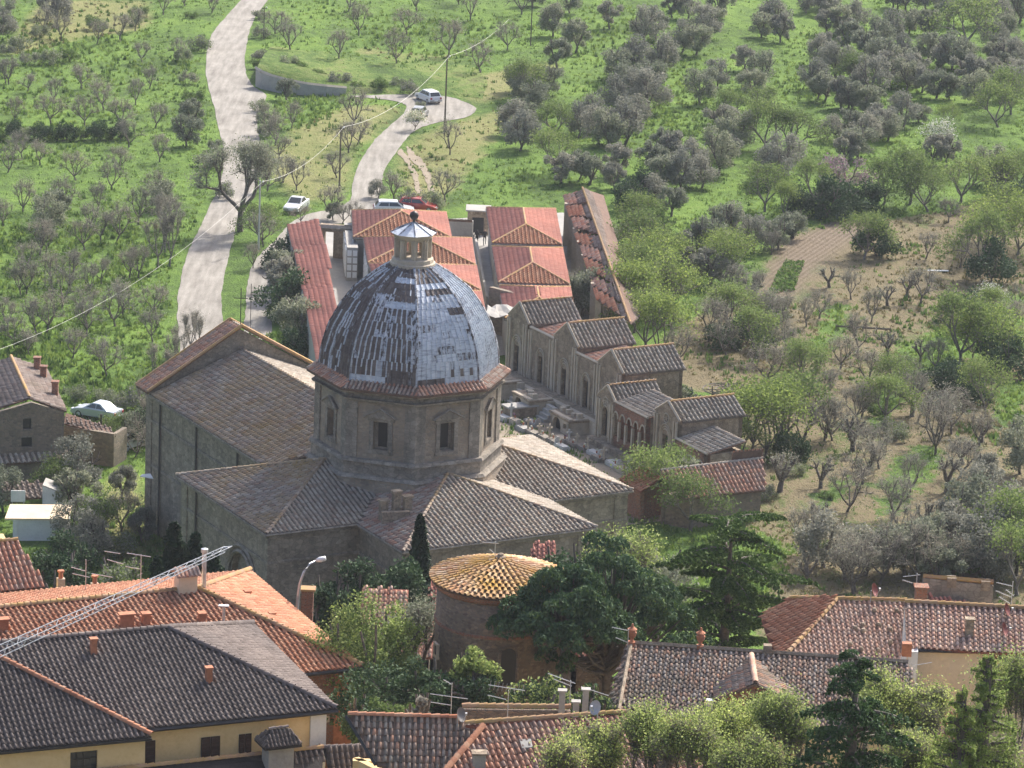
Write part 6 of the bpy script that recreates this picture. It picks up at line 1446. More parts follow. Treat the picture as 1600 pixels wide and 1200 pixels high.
# right slope: leafy olives (feet), read off the photograph
R1_ = Z1([(360, 85), (610, 175), (255, 225), (130, 0), (400, 330), (280, 430), (230, 605), (30, 580), (135, 705), (60, 640), (830, 280), (900, 250), (930, 460), (1150, 345), (1060, 330), (660, 490), (760, 470), (700, 620), (870, 560), (850, 690), (800, 660), (640, 700), (760, 780), (410, 860), (480, 820), (600, 930), (540, 900), (700, 910), (50, 950), (30, 850), (80, 800), (1280, 550), (1175, 645), (1500, 620), (1560, 540), (1450, 440), (1560, 240), (1000, 110), (1100, 120), (1300, 110), (1250, 190), (1200, 240), (1030, 1050), (950, 1000), (1390, 940), (1430, 890), (1300, 860), (1180, 1180), (1100, 1120), (1290, 1090), (1360, 1020), (420, 1130), (300, 1150), (480, 1160), (640, 1190), (660, 1100), (880, 1100), (950, 1180), (1060, 1190)], 800, 0, 4)
R2_ = Z1([(80, 270), (30, 180), (360, 60), (450, 210), (550, 190), (370, 210), (500, 320), (620, 380), (700, 330), (820, 400), (900, 440), (560, 500), (760, 530), (880, 530), (350, 640), (280, 560), (420, 480), (330, 400), (620, 720), (520, 700), (460, 690), (750, 880), (840, 800), (700, 830), (1050, 620), (960, 580), (1000, 380), (1150, 440), (1090, 420), (860, 70), (780, 40), (1120, 160), (1100, 60), (1500, 250), (1430, 180), (1570, 150), (1440, 80), (1500, 440), (1420, 420), (1300, 660), (1330, 520), (1240, 560), (1560, 560), (1400, 300), (500, 860), (560, 1000), (600, 920), (480, 1020), (1030, 1030), (880, 210), (1000, 220), (640, 600), (700, 460), (1210, 440), (1540, 620), (100, 1110), (1370, 1150), (1450, 1190), (1560, 400), (240, 90), (330, 60), (30, 1150)], 1200, 0, 4)
for i, (x, y) in enumerate(R1_ + R2_):
    plant('o', x, max(y, 12), random.uniform(.85, 1.15))
    if i > 60 and i % 2: plant('o', x + random.uniform(-32, 32), max(y + random.uniform(-14, 14), 14), random.uniform(.7, 1.0))
R3_ = Z1([(1180, 480), (1340, 520), (1210, 460), (1480, 500), (1560, 440), (1335, 790), (1150, 900), (1090, 1010), (1000, 560), (1090, 560), (880, 320), (760, 260), (860, 850), (800, 800), (960, 660), (1110, 700), (1180, 700), (1240, 760), (1300, 860), (1420, 950), (1500, 920), (1460, 1060), (930, 1150), (1190, 1090), (1500, 1140)], 800, 250, 3.556)
for (x, y) in R3_: plant('o' if y < 450 else 'b', x, y, random.uniform(.8, 1.05))
for k, x, y, s in [('g', 825, 160, 1.1), ('g', 812, 150, .9), ('g', 870, 215, .9), ('g', 868, 270, .9), ('g', 1200, 235, 1.3), ('g', 1240, 240, 1.2), ('g', 1140, 190, .8), ('g', 1510, 78, 1.5), ('g', 1560, 200, 1.2), ('g', 1580, 180, 1.2), ('g', 1190, 185, .8), ('g', 1330, 130, .8),
                   ('d', 985, 330, 1.0), ('d', 1000, 320, 1.1), ('d', 1250, 335, .9), ('d', 1290, 340, 1.1), ('d', 1320, 335, 1.1), ('d', 1350, 330, 1.0), ('d', 1190, 300, .6), ('g', 1270, 320, 1.0), ('g', 1380, 320, .9), ('g', 1420, 320, 1.1), ('g', 1450, 330, 1.0), ('g', 1500, 318, 1.1), ('g', 1560, 310, 1.1),
                   ('w', 1465, 240, 1.1), ('k', 1320, 300, 1.1), ('y', 1480, 200, .6), ('y', 1225, 340, .8), ('g', 1195, 330, .9), ('d', 1590, 330, 1.0), ('g', 1590, 300, 1.0),
                   ('g', 1010, 420, 1.1), ('y', 1030, 430, 1.2), ('y', 1015, 460, 1.3), ('y', 1040, 495, 1.4), ('y', 990, 520, 1.3), ('y', 1010, 545, 1.3), ('y', 1030, 560, 1.2), ('g', 985, 470, 1.1), ('y', 975, 500, 1.2), ('o', 1025, 490, 1.2), ('o', 935, 500, 1.2), ('o', 910, 495, 1.1), ('g', 940, 490, 1.0), ('b', 900, 480, .9), ('g', 1000, 360, .8), ('s', 960, 380, 1), ('s', 975, 420, 1.1), ('s', 1015, 350, 1),
                   ('y', 1130, 420, 1.0), ('y', 1145, 440, 1.1), ('d', 1165, 540, .9), ('d', 1130, 545, .8), ('g', 1140, 520, 1.0), ('d', 1195, 550, .7), ('g', 1180, 560, .9), ('s', 1200, 490, .9),
                   ('d', 1370, 400, 1.0), ('g', 1350, 405, .9), ('d', 1550, 440, 1.2), ('y', 1590, 400, 1.5), ('y', 1570, 380, 1.3), ('y', 1540, 400, 1.2), ('g', 1530, 430, 1.1), ('d', 1520, 510, .9), ('d', 1500, 500, .8), ('w', 1545, 490, .8), ('y', 1550, 500, .6), ('y', 1520, 560, 1.1), ('y', 1540, 570, 1.3), ('g', 1500, 570, 1.2), ('d', 1575, 585, 1.1), ('d', 1560, 570, .9), ('d', 1500, 620, 1.1), ('d', 1480, 610, .9), ('d', 1520, 630, .9), ('g', 1540, 650, 1.0), ('g', 1400, 620, .8), ('g', 1260, 620, 1.0), ('g', 1245, 600, .8), ('s', 1080, 645, .9), ('s', 1090, 655, .8), ('d', 1050, 640, .8), ('o', 1035, 650, .9),
                   ('y', 1195, 715, 1.3), ('y', 1175, 705, 1.3), ('y', 1215, 700, 1.2), ('d', 1240, 720, .8), ('g', 1225, 690, 1.2), ('g', 1165, 720, .8), ('b', 1255, 700, 1.0), ('g', 1385, 660, .9)]: plant(k, x, y, s)
# terraced brown slope on the right: pruned olives
PR = Z1([(225, 510), (235, 285), (315, 300), (410, 220), (1040, 310), (690, 500), (860, 530), (785, 610), (1015, 520), (1240, 240), (1145, 140), (480, 630), (70, 630), (560, 1010), (735, 1070), (975, 1050), (780, 920), (1080, 840), (1015, 800), (570, 1160), (1080, 1190), (1300, 1170), (1160, 1130), (950, 900), (860, 770), (640, 830), (720, 760), (590, 450), (1460, 550), (1440, 650), (1160, 560), (540, 590), (290, 910), (950, 490), (1200, 350), (1340, 370)], 1100, 300, 3.0)
PR += Z1([(380, 545), (600, 290), (640, 290), (580, 530), (795, 510), (875, 430), (590, 740), (715, 650), (935, 690), (1085, 740), (1155, 360), (1030, 550), (1210, 550), (1280, 480), (1380, 310), (1295, 410), (770, 190), (1040, 150), (745, 340), (500, 850), (995, 840), (520, 1000), (750, 1050)], 1100, 600, 3.2)
for i, (x, y) in enumerate(PR): plant('b' if i % 3 else 'p', x, y, random.uniform(.75, 1.05) * (1.05 if y > 600 else .9))
for (x, y) in Z1([(760, 1040), (700, 980), (800, 960), (600, 920), (1000, 960), (1100, 940), (1180, 900), (1060, 1010), (1240, 960), (1300, 990), (1380, 960), (1420, 1000), (1500, 880), (1560, 960), (1480, 800), (1240, 820), (1300, 780), (1380, 660), (1400, 540), (1580, 460), (1500, 760), (920, 940), (1350, 880), (1560, 800), (1440, 900), (1180, 1020), (880, 1000)], 1100, 600, 3.2): plant('o' if random.random() < .6 else 'b', x, y, random.uniform(.9, 1.1))
for (x, y, s) in [(1130, 800, .8), (1160, 795, .7), (1100, 815, .8), (1080, 830, 1.0), (1050, 790, 1.0), (1020, 800, 1.0), (1190, 780, .6), (1240, 745, .5), (1290, 782, .4), (1350, 740, .5), (1280, 865, .5), (1440, 840, .5), (1400, 690, .6), (1375, 650, .6), (1395, 680, .6), (1570, 900, 1.0), (1595, 880, 1.2), (1590, 930, 1.1)]: plant('s' if s < .9 else 'g', x, y, s)
plant('o', 1060, 800, 1.15); plant('b', 1075, 790, 1.0)
# around the farmhouse
for k, x, y, s in [('o', 120, 770, 1.0), ('o', 118, 810, 1.0), ('g', 85, 780, .7), ('b', 190, 830, .8), ('o', 190, 780, .7), ('o', 210, 700, .7), ('b', 212, 716, .8), ('o', 125, 850, .9), ('g', 150, 850, .8), ('s', 185, 870, .9), ('o', 220, 850, .7), ('g', 175, 700, .55), ('o', 140, 880, .9), ('d', 100, 910, 1.0), ('s', 222, 640, .8), ('d', 232, 680, .8), ('o', 5, 800, .8), ('s', 195, 640, .6), ('s', 160, 628, .6), ('s', 120, 625, .6), ('s', 180, 632, .6), ('d', 235, 700, .9), ('s', 215, 665, .6), ('s', 40, 548, .7), ('s', 215, 820, .8)]: plant(k, x, y, s)

# the big bare tree over the road
bt = tree('bare_tree', 201, H_=10.0, W_=4.7, trunk=2.2, tr=.38, lev=4, nb=3, spread=.62, leaves=7500, ls=.12, cl=.55, mat='olive', bark='bark', twigs=2600, nclump=0, up_=.12)
bt.location = gnd(375, 362); bt['label'] = 'big round headed tree with dark trunk beside the gravel road'
def special(name, label, t, x=None, y=None, Y=None, top=None, Hp=None, rz=0.0, sxy=1.0, group=None):
    """stand a tree where its hidden foot must be, from the pixel of its top and its distance"""
    P = aty(x, top, Y); g = T(P.x, Y); k = (P.z - g) / Hp; t.location = (P.x, Y, g); t.scale = (k * sxy, k * sxy, k); t.rotation_euler = (0, 0, rz); t['label'] = label; t.name = name
    if group: t['group'] = group
    return t
def conifer(seed, H_=10.0, W_=1.0, n=5000, ls=.16, mat='cyp', col=False):
    r = np.random.default_rng(seed); t = thing('cypress', (0, 0, 0), 'x', 'tree'); b = MB(); b.tube([(0, 0, -.2), (0, 0, H_ * .9)], [.16, .03], 6); b.build('trunk', MT['bark'], t)
    h = r.uniform(0, 1, n) ** 1.1; a = r.uniform(0, 6.283, n)
    if col: R = W_ * np.minimum(1, np.minimum(h * 6 + .4, (1 - h) ** .55 * 1.6)) * (1 + .15 * np.sin(a * 3 + h * 9))
    else: R = W_ * (1 - h) ** .8 * (1 + .3 * np.sin(h * 38 + a)) + .08
    R = R * r.uniform(.55, 1.1, n); C = np.stack([np.cos(a) * R, np.sin(a) * R, h * H_ * .98 + .15 + (0 if col else -.15 * R)], 1)
    V, F = quads(C, ls, r, 1.5 if col else .2); raw('crown', V, F, MT[mat], t); return t
special('cypress', 'single slender dark cypress against the front apse roof', conifer(1, 10, .62, 6000, .16, 'cyp', True), 657, Y=229, top=800, Hp=10.1)
special('fir_tree', 'tall dark fir beside the west wall of the church', conifer(2, 10, 2.1, 5200, .22, 'cyp'), 273, Y=232, top=816, Hp=10)
special('fir_tree', 'shorter dark fir between the tall fir and the arch', conifer(3, 10, 2.0, 4000, .2, 'cyp'), 306, Y=231, top=832, Hp=10)
special('fir_tree', 'small dark fir left of the tall fir by the church', conifer(4, 10, 2.2, 3500, .2, 'cyp'), 246, Y=230, top=868, Hp=10)
special('fir_tree', 'bushy dark fir below the blind church arch', conifer(5, 10, 3.0, 3500, .22, 'cyp'), 335, Y=230, top=862, Hp=10)
def blob(name, label, x, top, Y, Hh, Wd, mat, leaves, ls, seed, nclump=26, lo=.3, mat2=None, k2=0, bark='bark', trunk=2.0, tr=.25, shape='blob', group=None, **k):
    """a special broad tree: Hh tall, Wd half width, its top seen at pixel (x, top) at distance Y"""
    t = tree(name, seed, H_=Hh, W_=Wd, trunk=trunk, tr=tr, leaves=leaves, ls=ls, mat=mat, mat2=mat2, k2=k2, shape=shape, nclump=nclump, lo=lo, bark=bark, **k)
    P = aty(x, top, Y); t.location = (P.x, Y, P.z - Hh * (1.0 if shape == 'blob' else 1.0)); t['label'] = label
    if group: t['group'] = group
    g = T(P.x, Y)
    if t.location.z > g + .1:      # carry the stem down to the ground
        b = MB(); b.tube([(0, 0, -(t.location.z - g)), (.1, 0, .1)], [tr * 1.3, tr], 7); b.build('lower_trunk', MT[bark], t, world=False)
    return t
for i, (x, top, Wd, lb) in enumerate(((520, 884, 1.6, 'low dark holm oak behind the street lamp'), (560, 880, 2.0, 'dark clipped evergreen tree under the front apse, left of centre'), (612, 882, 2.0, 'dark clipped evergreen tree just left of the cypress'), (650, 893, 1.5, 'dark evergreen tree at the foot of the cypress'))):
    blob('holm_oak', lb, x, top, 221 + i, 7.5, Wd * 1.25, 'dkgreen', 8500, .16, 300 + i, 30, .15)
blob('evergreen_tree', 'broad dark evergreen between tower roof and church wall', 890, 846, 219, 8, 3.4, 'dkgreen', 9000, .17, 311, 30, .2)
blob('evergreen_tree', 'dark evergreen rising behind the stone pine, under the church corner', 940, 850, 222, 8, 2.6, 'dkgreen', 6000, .17, 312, 24, .2)
blob('broadleaf_tree', 'pale budding bush tree right of the church front roof corner', 985, 826, 220, 6, 2.6, 'lime', 2600, .10, 313, 0, .2, mat2='green', k2=.3, shape='tips', lev=3, twigs=500, bark='barkg')
blob('broadleaf_tree', 'olive green bush tree under the red roofs left of the cedar', 1030, 850, 226, 6, 2.6, 'olive', 4200, .13, 314, 18, .1)
blob('willow_tree', 'large feathery bright green tree between the brick house and the tower', 562, 940, 196, 9.0, 2.8, 'green', 26000, .10, 320, 60, .12, mat2='lime', k2=.32, trunk=1.2)
blob('broadleaf_tree', 'lower feathery green tree right of the large one, near the tower', 622, 950, 198, 6.5, 2.2, 'green', 12000, .10, 321, 34, .1, mat2='lime', k2=.5)
blob('broadleaf_tree', 'grey twiggy tree close against the left side of the round tower', 655, 935, 203, 7, 2.0, 'olive', 3500, .10, 322, 0, .1, shape='tips', lev=3, twigs=900)
blob('broadleaf_tree', 'dark shady tree in the garden left of the tower foot', 590, 1052, 190, 4.2, 2.6, 'dkgreen', 7000, .13, 323, 26, .05)
blob('broadleaf_tree', 'dark laurel hedge tree at the tower foot', 668, 1030, 189, 4.8, 1.9, 'dkgreen', 6000, .13, 324, 24, .05)
blob('lemon_tree', 'yellow green leafed tree in front of the tower doorway', 748, 1006, 190, 5.0, 1.35, 'lime', 3600, .13, 325, 26, .5, mat2='green', k2=.6)
blob('evergreen_bush', 'dark bush under the lemon tree', 735, 1050, 189, 3.6, 1.8, 'dkgreen', 4500, .13, 326, 22, .05)
blob('ivy_hedge', 'yellowish ivy hedge behind the aerials right of the tower', 850, 1064, 180, 3.2, 1.9, 'lime', 4500, .12, 327, 26, .05, mat2='dkgreen', k2=.6, trunk=.5)
blob('ivy_hedge', 'green ivy hedge between the chimneys and the finial roof', 925, 1070, 180, 3.4, 1.3, 'green', 3500, .12, 328, 20, .05, mat2='dkgreen', k2=.5, trunk=.5)
blob('dry_bush', 'small straw coloured spiky bush above the brown tile roof', 655, 1078, 183, 2.4, .8, 'twig', 1500, .12, 329, 10, .05, trunk=.3)
blob('garden_shrub', 'low green garden shrub behind the brown tile roof', 610, 1095, 184, 2.2, 1.4, 'green', 3500, .12, 330, 14, .05, trunk=.3)
blob('garden_shrub', 'dark garden shrub between the brick house and the spiky bush', 570, 1085, 184, 2.6, 1.4, 'dkgreen', 3500, .12, 331, 14, .05, trunk=.3)
blob('garden_shrub', 'dark shrub behind the left chimney top', 95, 855, 228, 6, 2.0, 'dkgreen', 4500, .14, 332, 18, .05)
blob('broadleaf_tree', 'bushy green grey tree between garden lawn and church wall', 200, 868, 238, 5, 2.2, 'green', 3000, .13, 333, 16, .05, mat2='olive', k2=.6)

# stone pine: needle tufts on a broad dome of boughs
def stone_pine(seed, R=4.9, Hc=6.4, stem=7.5):
    r = np.random.default_rng(seed); t = thing('stone_pine', (0, 0, 0), 'x', 'tree'); out = []; nb = 125
    a = r.uniform(0, 6.283, nb); q = r.uniform(0, 1, nb) ** .5; z = stem + Hc * (.12 + .88 * (1 - q ** 2.0)) * r.uniform(.5, 1.0, nb) - .3
    bl = np.stack([np.cos(a) * R * q, np.sin(a) * R * q, z], 1)
    for k in range(nb):
        s = np.array([0, 0, stem * r.uniform(.75, 1.1)]); m = s * .5 + bl[k] * .5 + [0, 0, -.3]; out += [(s, m, .12, .07), (m, bl[k], .07, .03)]
    out = [(np.array([0, 0, -.3]), np.array([.2, 0, stem * .6]), .42, .34), (np.array([.2, 0, stem * .6]), np.array([0, 0, stem * 1.15]), .34, .2)] + out
    V, F = limbs(out, 7); raw('trunk', V, F, MT['bark'], t)
    C = []; 
    for k in range(nb):
        rr = r.uniform(.4, .85); n = int(620 * rr * rr); d = r.normal(size=(n, 3)); d /= np.linalg.norm(d, axis=1)[:, None]; d[:, 2] = np.abs(d[:, 2]) * 1.0 - .2
        C.append(bl[k] + d * rr * r.uniform(.75, 1.0, n)[:, None])
    C = np.concatenate(C); r.shuffle(C); V, F = quads(C, .115, r, 1.6, 2.4); n1_ = int(len(C) * .82); raw('crown', V[:n1_ * 4], F[:n1_], MT['pine'], t); V2, F2 = quads(C[n1_:] + [.03, .02, .07], .10, r, 1.8, 2.4); raw('new_needles', V2, F2, MT['cedar'], t); return t  # paler needles set slightly higher, highlights painted onto the tufts
sp_ = stone_pine(5, 5.3, 6.6); P = aty(955, 850, 200); sp_.location = (P.x, 200, P.z - 13.6); sp_['label'] = 'wide dark green stone pine right of the round tower'
b = MB(); b.tube([(0, 0, -6), (0, 0, .2)], .45, 7); b.build('lower_trunk', MT['bark'], sp_, world=False)
sp2 = stone_pine(6, 3.6, 3.6, 5.0); P = aty(885, 888, 196); sp2.location = (P.x, 196, P.z - 8.4); sp2['label'] = 'lower left bough mass of dark pine leaning over the tower'; sp2.name = 'stone_pine'
# cedar: flat layered boughs
def cedar(seed, Hh=15.0, W_=5.0, layers=15, nbr=4, per=900, mat='cedar', z0=.12, ls=.12, name='cedar_tree', leaf=2.0, prof=None, wide=.34, rise=.10, droop=.22, thick=.07, rmin=.5, tw=9):
    """trunk with single long boughs; every bough carries flat sprays on its side twigs"""
    r = np.random.default_rng(seed); t = thing(name, (0, 0, 0), 'x', 'tree'); out = [(np.array([0, 0, -.3]), np.array([0, 0, Hh * .5]), .42, .30), (np.array([0, 0, Hh * .5]), np.array([.1, 0, Hh * .97]), .30, .05)]; C = []; a = r.uniform(0, 6.283)
    for L in range(layers):
        h = z0 + (1 - z0) * (L + .5) / layers; k = (h - z0) / (1 - z0); rad = W_ * float(np.interp(k, *prof))
        for b_ in range(nbr):
            a += 2.39996 + r.uniform(-.5, .5); ln = rad * r.uniform(rmin, 1.15); z = h * Hh + r.uniform(-.45, .45) * (1 - z0) * Hh / layers; d = np.array([math.cos(a), math.sin(a), 0]); sd_ = np.array([-d[1], d[0], 0])
            f = lambda s: z + ln * (rise * s - droop * s * s)
            pts = [np.array([0, 0, z - .15])] + [np.array([0, 0, f(s)]) + d * ln * s for s in (.33, .66, 1.0)]
            out += [(pts[q], pts[q + 1], .10 - .025 * q, .075 - .025 * q) for q in range(3)]
            n = int(per * (ln / W_ + .12)); s = r.beta(1.6, 1.2, n) * 1.03 + .05; side = r.choice([-1, 1], n); v = r.uniform(0, 1, n) ** .8
            s2 = (np.round(s * tw) + r.normal(0, .12, n)) / tw; wd_ = side * v * ln * wide * np.sin(np.clip(s2, .02, 1) * 2.5 + .5); s3 = s2 + .22 * np.abs(wd_) / ln
            C.append(np.stack([d[0] * s3 * ln + sd_[0] * wd_, d[1] * s3 * ln + sd_[1] * wd_, f(s3) + r.normal(0, thick, n) - np.abs(wd_) * .16], 1))
    V, F = limbs(out, 7); raw('trunk', V, F, MT['bark'], t); C = np.concatenate(C); V, F = quads(C, ls, r, -.1, leaf); raw('crown', V, F, MT[mat], t); return t
cd = cedar(23, 15.5, 5.2, 9, 4, 1900, 'cedar', z0=.38, ls=.11, wide=.24, thick=.045, rise=.16, droop=.26, rmin=.55, tw=12, prof=([0, .25, .5, .75, .92, 1], [1.05, 1.0, .85, .8, .75, .3])); P = aty(1142, 808, 207); cd.location = (P.x, 207, P.z - 15.4); cd['label'] = 'tall cedar with flat layered boughs in the centre right'
b = MB(); b.tube([(0, 0, -5), (0, 0, 0)], .45, 7); b.build('lower_trunk', MT['bark'], cd, world=False)
# foreground trees, bottom right
def fore(x, top, Y, Hh, Wd, label, seed, leaves, name='spring_tree', mat='lime', mat2='green', k2=.3, **k):
    kk = dict(lev=4, nb=3, spread=.36, twigs=2600, nclump=0, up_=.5, shape='tips', cl=.36, trunk=1.4, tr=.13, ls=.062, lo=.0, bark='barkg'); kk.update(k)
    t = tree(name, seed, H_=Hh, W_=Wd, leaves=int(leaves * .72), mat=mat, mat2=mat2, k2=k2, **kk); P = aty(x, top, Y); t.location = (P.x, Y, P.z - Hh); t['label'] = label; t['group'] = 'spring trees along the bottom right'
    g = T(P.x, Y)
    if t.location.z > g: b = MB(); b.tube([(0, 0, -(t.location.z - g) - .2), (0, 0, .1)], [.2, .15], 7); b.build('lower_trunk', MT['barkg'], t, world=False)
    return t
fore(935, 1125, 152, 6, 1.5, 'leftmost small yellow green tree over the orange tiles', 401, 9000)
fore(890, 1150, 150, 5, 1.0, 'thin yellow green sapling at the bottom edge left of the others', 402, 4000)
fore(1010, 1098, 152, 7, 1.7, 'yellow green tree under the left half of the finial roof', 403, 13000)
fore(1080, 1110, 150, 7, 1.6, 'yellow green tree below the small tiled dormer, left side', 404, 12000)
fore(1140, 1092, 153, 7, 1.6, 'tallest yellow green tree directly below the tiled dormer', 405, 14000)
fore(1215, 1062, 152, 8, 1.7, 'yellow green tree between the dormer and the dark fir', 406, 15000)
fore(1175, 1140, 149, 6, 1.6, 'low yellow green tree at the bottom edge left of the dark fir', 407, 11000)
fore(1375, 1032, 158, 8, 1.6, 'yellow green tree rising behind the dark fir', 408, 13000)
fore(1450, 1060, 158, 7, 1.5, 'thin twiggy green tree below the peach wall', 409, 7000, twigs=2400)
fore(1425, 1130, 152, 6, 1.5, 'budding tree in front of the orange roof scraps', 410, 7000, twigs=2000)
fore(1590, 1000, 156, 9, 1.7, 'yellow green tree at the right edge', 411, 16000)
fore(1545, 1150, 150, 6, 1.4, 'yellow green tree at the bottom right corner', 412, 9000)
fir = cedar(31, 11.0, 4.3, 14, 5, 900, 'fir', z0=.05, ls=.085, name='fir_tree', prof=([0, .4, .7, .9, 1], [1.0, .85, .62, .3, .08]), droop=.38, rise=.22, wide=.30); P = aty(1338, 1028, 148); fir.location = (P.x, 148, P.z - 10.8); fir['label'] = 'dark green fir in the foreground with drooping layered boughs'
for i, (x, tp, lb) in enumerate(((1545, 1030, 'bright green larch at the bottom right, taller of two'), (1505, 1085, 'bright green larch at the bottom right, lower left of two'))):
    l_ = cedar(41 + i, 11.0, 3.1, 20, 5, 420, 'larch', z0=.05, ls=.065, name='larch_tree', prof=([0, .4, .8, 1], [1.0, .8, .4, .06]), droop=.1, rise=.15, wide=.22, thick=.1); P = aty(x, tp, 149 - i); l_.location = (P.x, 149 - i, P.z - 10.8); l_['label'] = lb
# grass and weeds: real tufts over the slopes
def tufts(name, n, mat, polytest, h0, h1, seed, blades=4):
    r = np.random.default_rng(seed); xs = r.uniform(0, 1, n * 3); U = r.uniform(-60, 1660, n * 3); Vv = r.uniform(-30, 960, n * 3); pts = []
    A = np.array([at(u, v, 0.0)[:] for u, v in zip(U[:n], Vv[:n])]); A = A[(A[:, 1] > 246)]
    ok = polytest(A); A = A[ok]; k = len(A); V = []; 
    base = np.repeat(A, blades, 0); m = len(base); a = r.uniform(0, 6.283, m); o_ = np.stack([np.cos(a), np.sin(a), np.zeros(m)], 1) * r.uniform(0, .35, m)[:, None]
    dx = np.stack([np.cos(a + 1.3), np.sin(a + 1.3), np.zeros(m)], 1) * r.uniform(.10, .22, m)[:, None]; hh = r.uniform(h0, h1, m)
    p = base + o_; tip = p + np.stack([r.normal(0, .1, m), r.normal(0, .1, m), hh], 1) + dx * .3; p[:, 2] -= .15
    V = np.stack([p - dx, p + dx, tip], 1).reshape(-1, 3); F3 = np.arange(3 * m).reshape(-1, 3); o = raw(name, V, None, MT[mat], F3=F3); tag(o, kind='stuff'); return o
def cover(ch, grid, A):
    ix = np.clip(((A[:, 0] - gx[0]) / step).astype(int), 0, nx - 1); iy = np.clip(np.searchsorted(gy, A[:, 1]) - 1, 0, ny - 1); return grid[iy, ix]
Dg, Yg = cc[:, 0].reshape(ny, nx), cc[:, 1].reshape(ny, nx)
bld = np.zeros((ny, nx)) + (blur(road_m, 2) > .08) + mask([[(495, 330), (700, 322), (870, 325), (880, 290), (945, 295), (990, 440), (1000, 500), (1060, 580), (1170, 640), (1190, 780), (990, 790), (760, 600), (500, 560), (450, 350)], [(0, 650), (120, 690), (110, 860), (0, 860)]]) + mask(ROWS)
sel = lambda f: (lambda A: (f(cover(0, Dg, A), cover(0, Yg, A)) & (cover(0, bld, A) < .5)))
tufts('grass', 42000, 'grass', sel(lambda d, y: (d < .45) & (y < .6)), .10, .34, 1)
tufts('dry_grass', 22000, 'drygrass', sel(lambda d, y: (d > .5) | (y > .5)), .08, .25, 2)
tufts('weeds', 9000, 'weed', sel(lambda d, y: (d < .3) & (vnoise(np.zeros(1), np.zeros(1), 1, 1)[0] < 2)), .2, .55, 3, 6)
cl_ = lambda A: (cover(0, bld, A) < .5) & (vnoise(A[:, 0], A[:, 1] * .5, 4.0, 9) > .66)
tufts('ground_cover', 12000, 'weed', cl_, .15, .45, 4, 6)
tufts('slope_weeds', 9000, 'weed', lambda A: (cover(0, bld, A) < .5) & (cover(0, Dg, A) > .4) & (vnoise(A[:, 0] + A[:, 1] * .4, A[:, 1] * .3, 3.0, 12) > .62), .12, .4, 7, 5)
# vegetable beds
def bed(pl, name, mat, n, seed, ls=.22):
    r = np.random.default_rng(seed); q = [at(x, y, 0) for x, y in pl]; lo = np.array([min(p.x for p in q), min(p.y for p in q)]); hi = np.array([max(p.x for p in q), max(p.y for p in q)])
    A = r.uniform(lo, hi, (n, 2)); A = A[inpoly(A, [(p.x, p.y) for p in q])]; C = np.concatenate([A, r.uniform(.05, .45, (len(A), 1))], 1); V, F = quads(C, ls, r); o = raw(name, V, F, MT[mat]); tag(o, kind='stuff')
bed([(1228, 412), (1258, 412), (1250, 430), (1240, 456), (1203, 458), (1212, 435)], 'vegetable_bed', 'weed', 2600, 1)
bed([(1168, 490), (1180, 480), (1225, 480), (1232, 495), (1215, 510), (1170, 508)], 'leafy_crop_bed', 'weed', 5000, 2)
bed([(1178, 470), (1232, 470), (1232, 480), (1178, 482)], 'crop_row', 'weed', 300, 3)

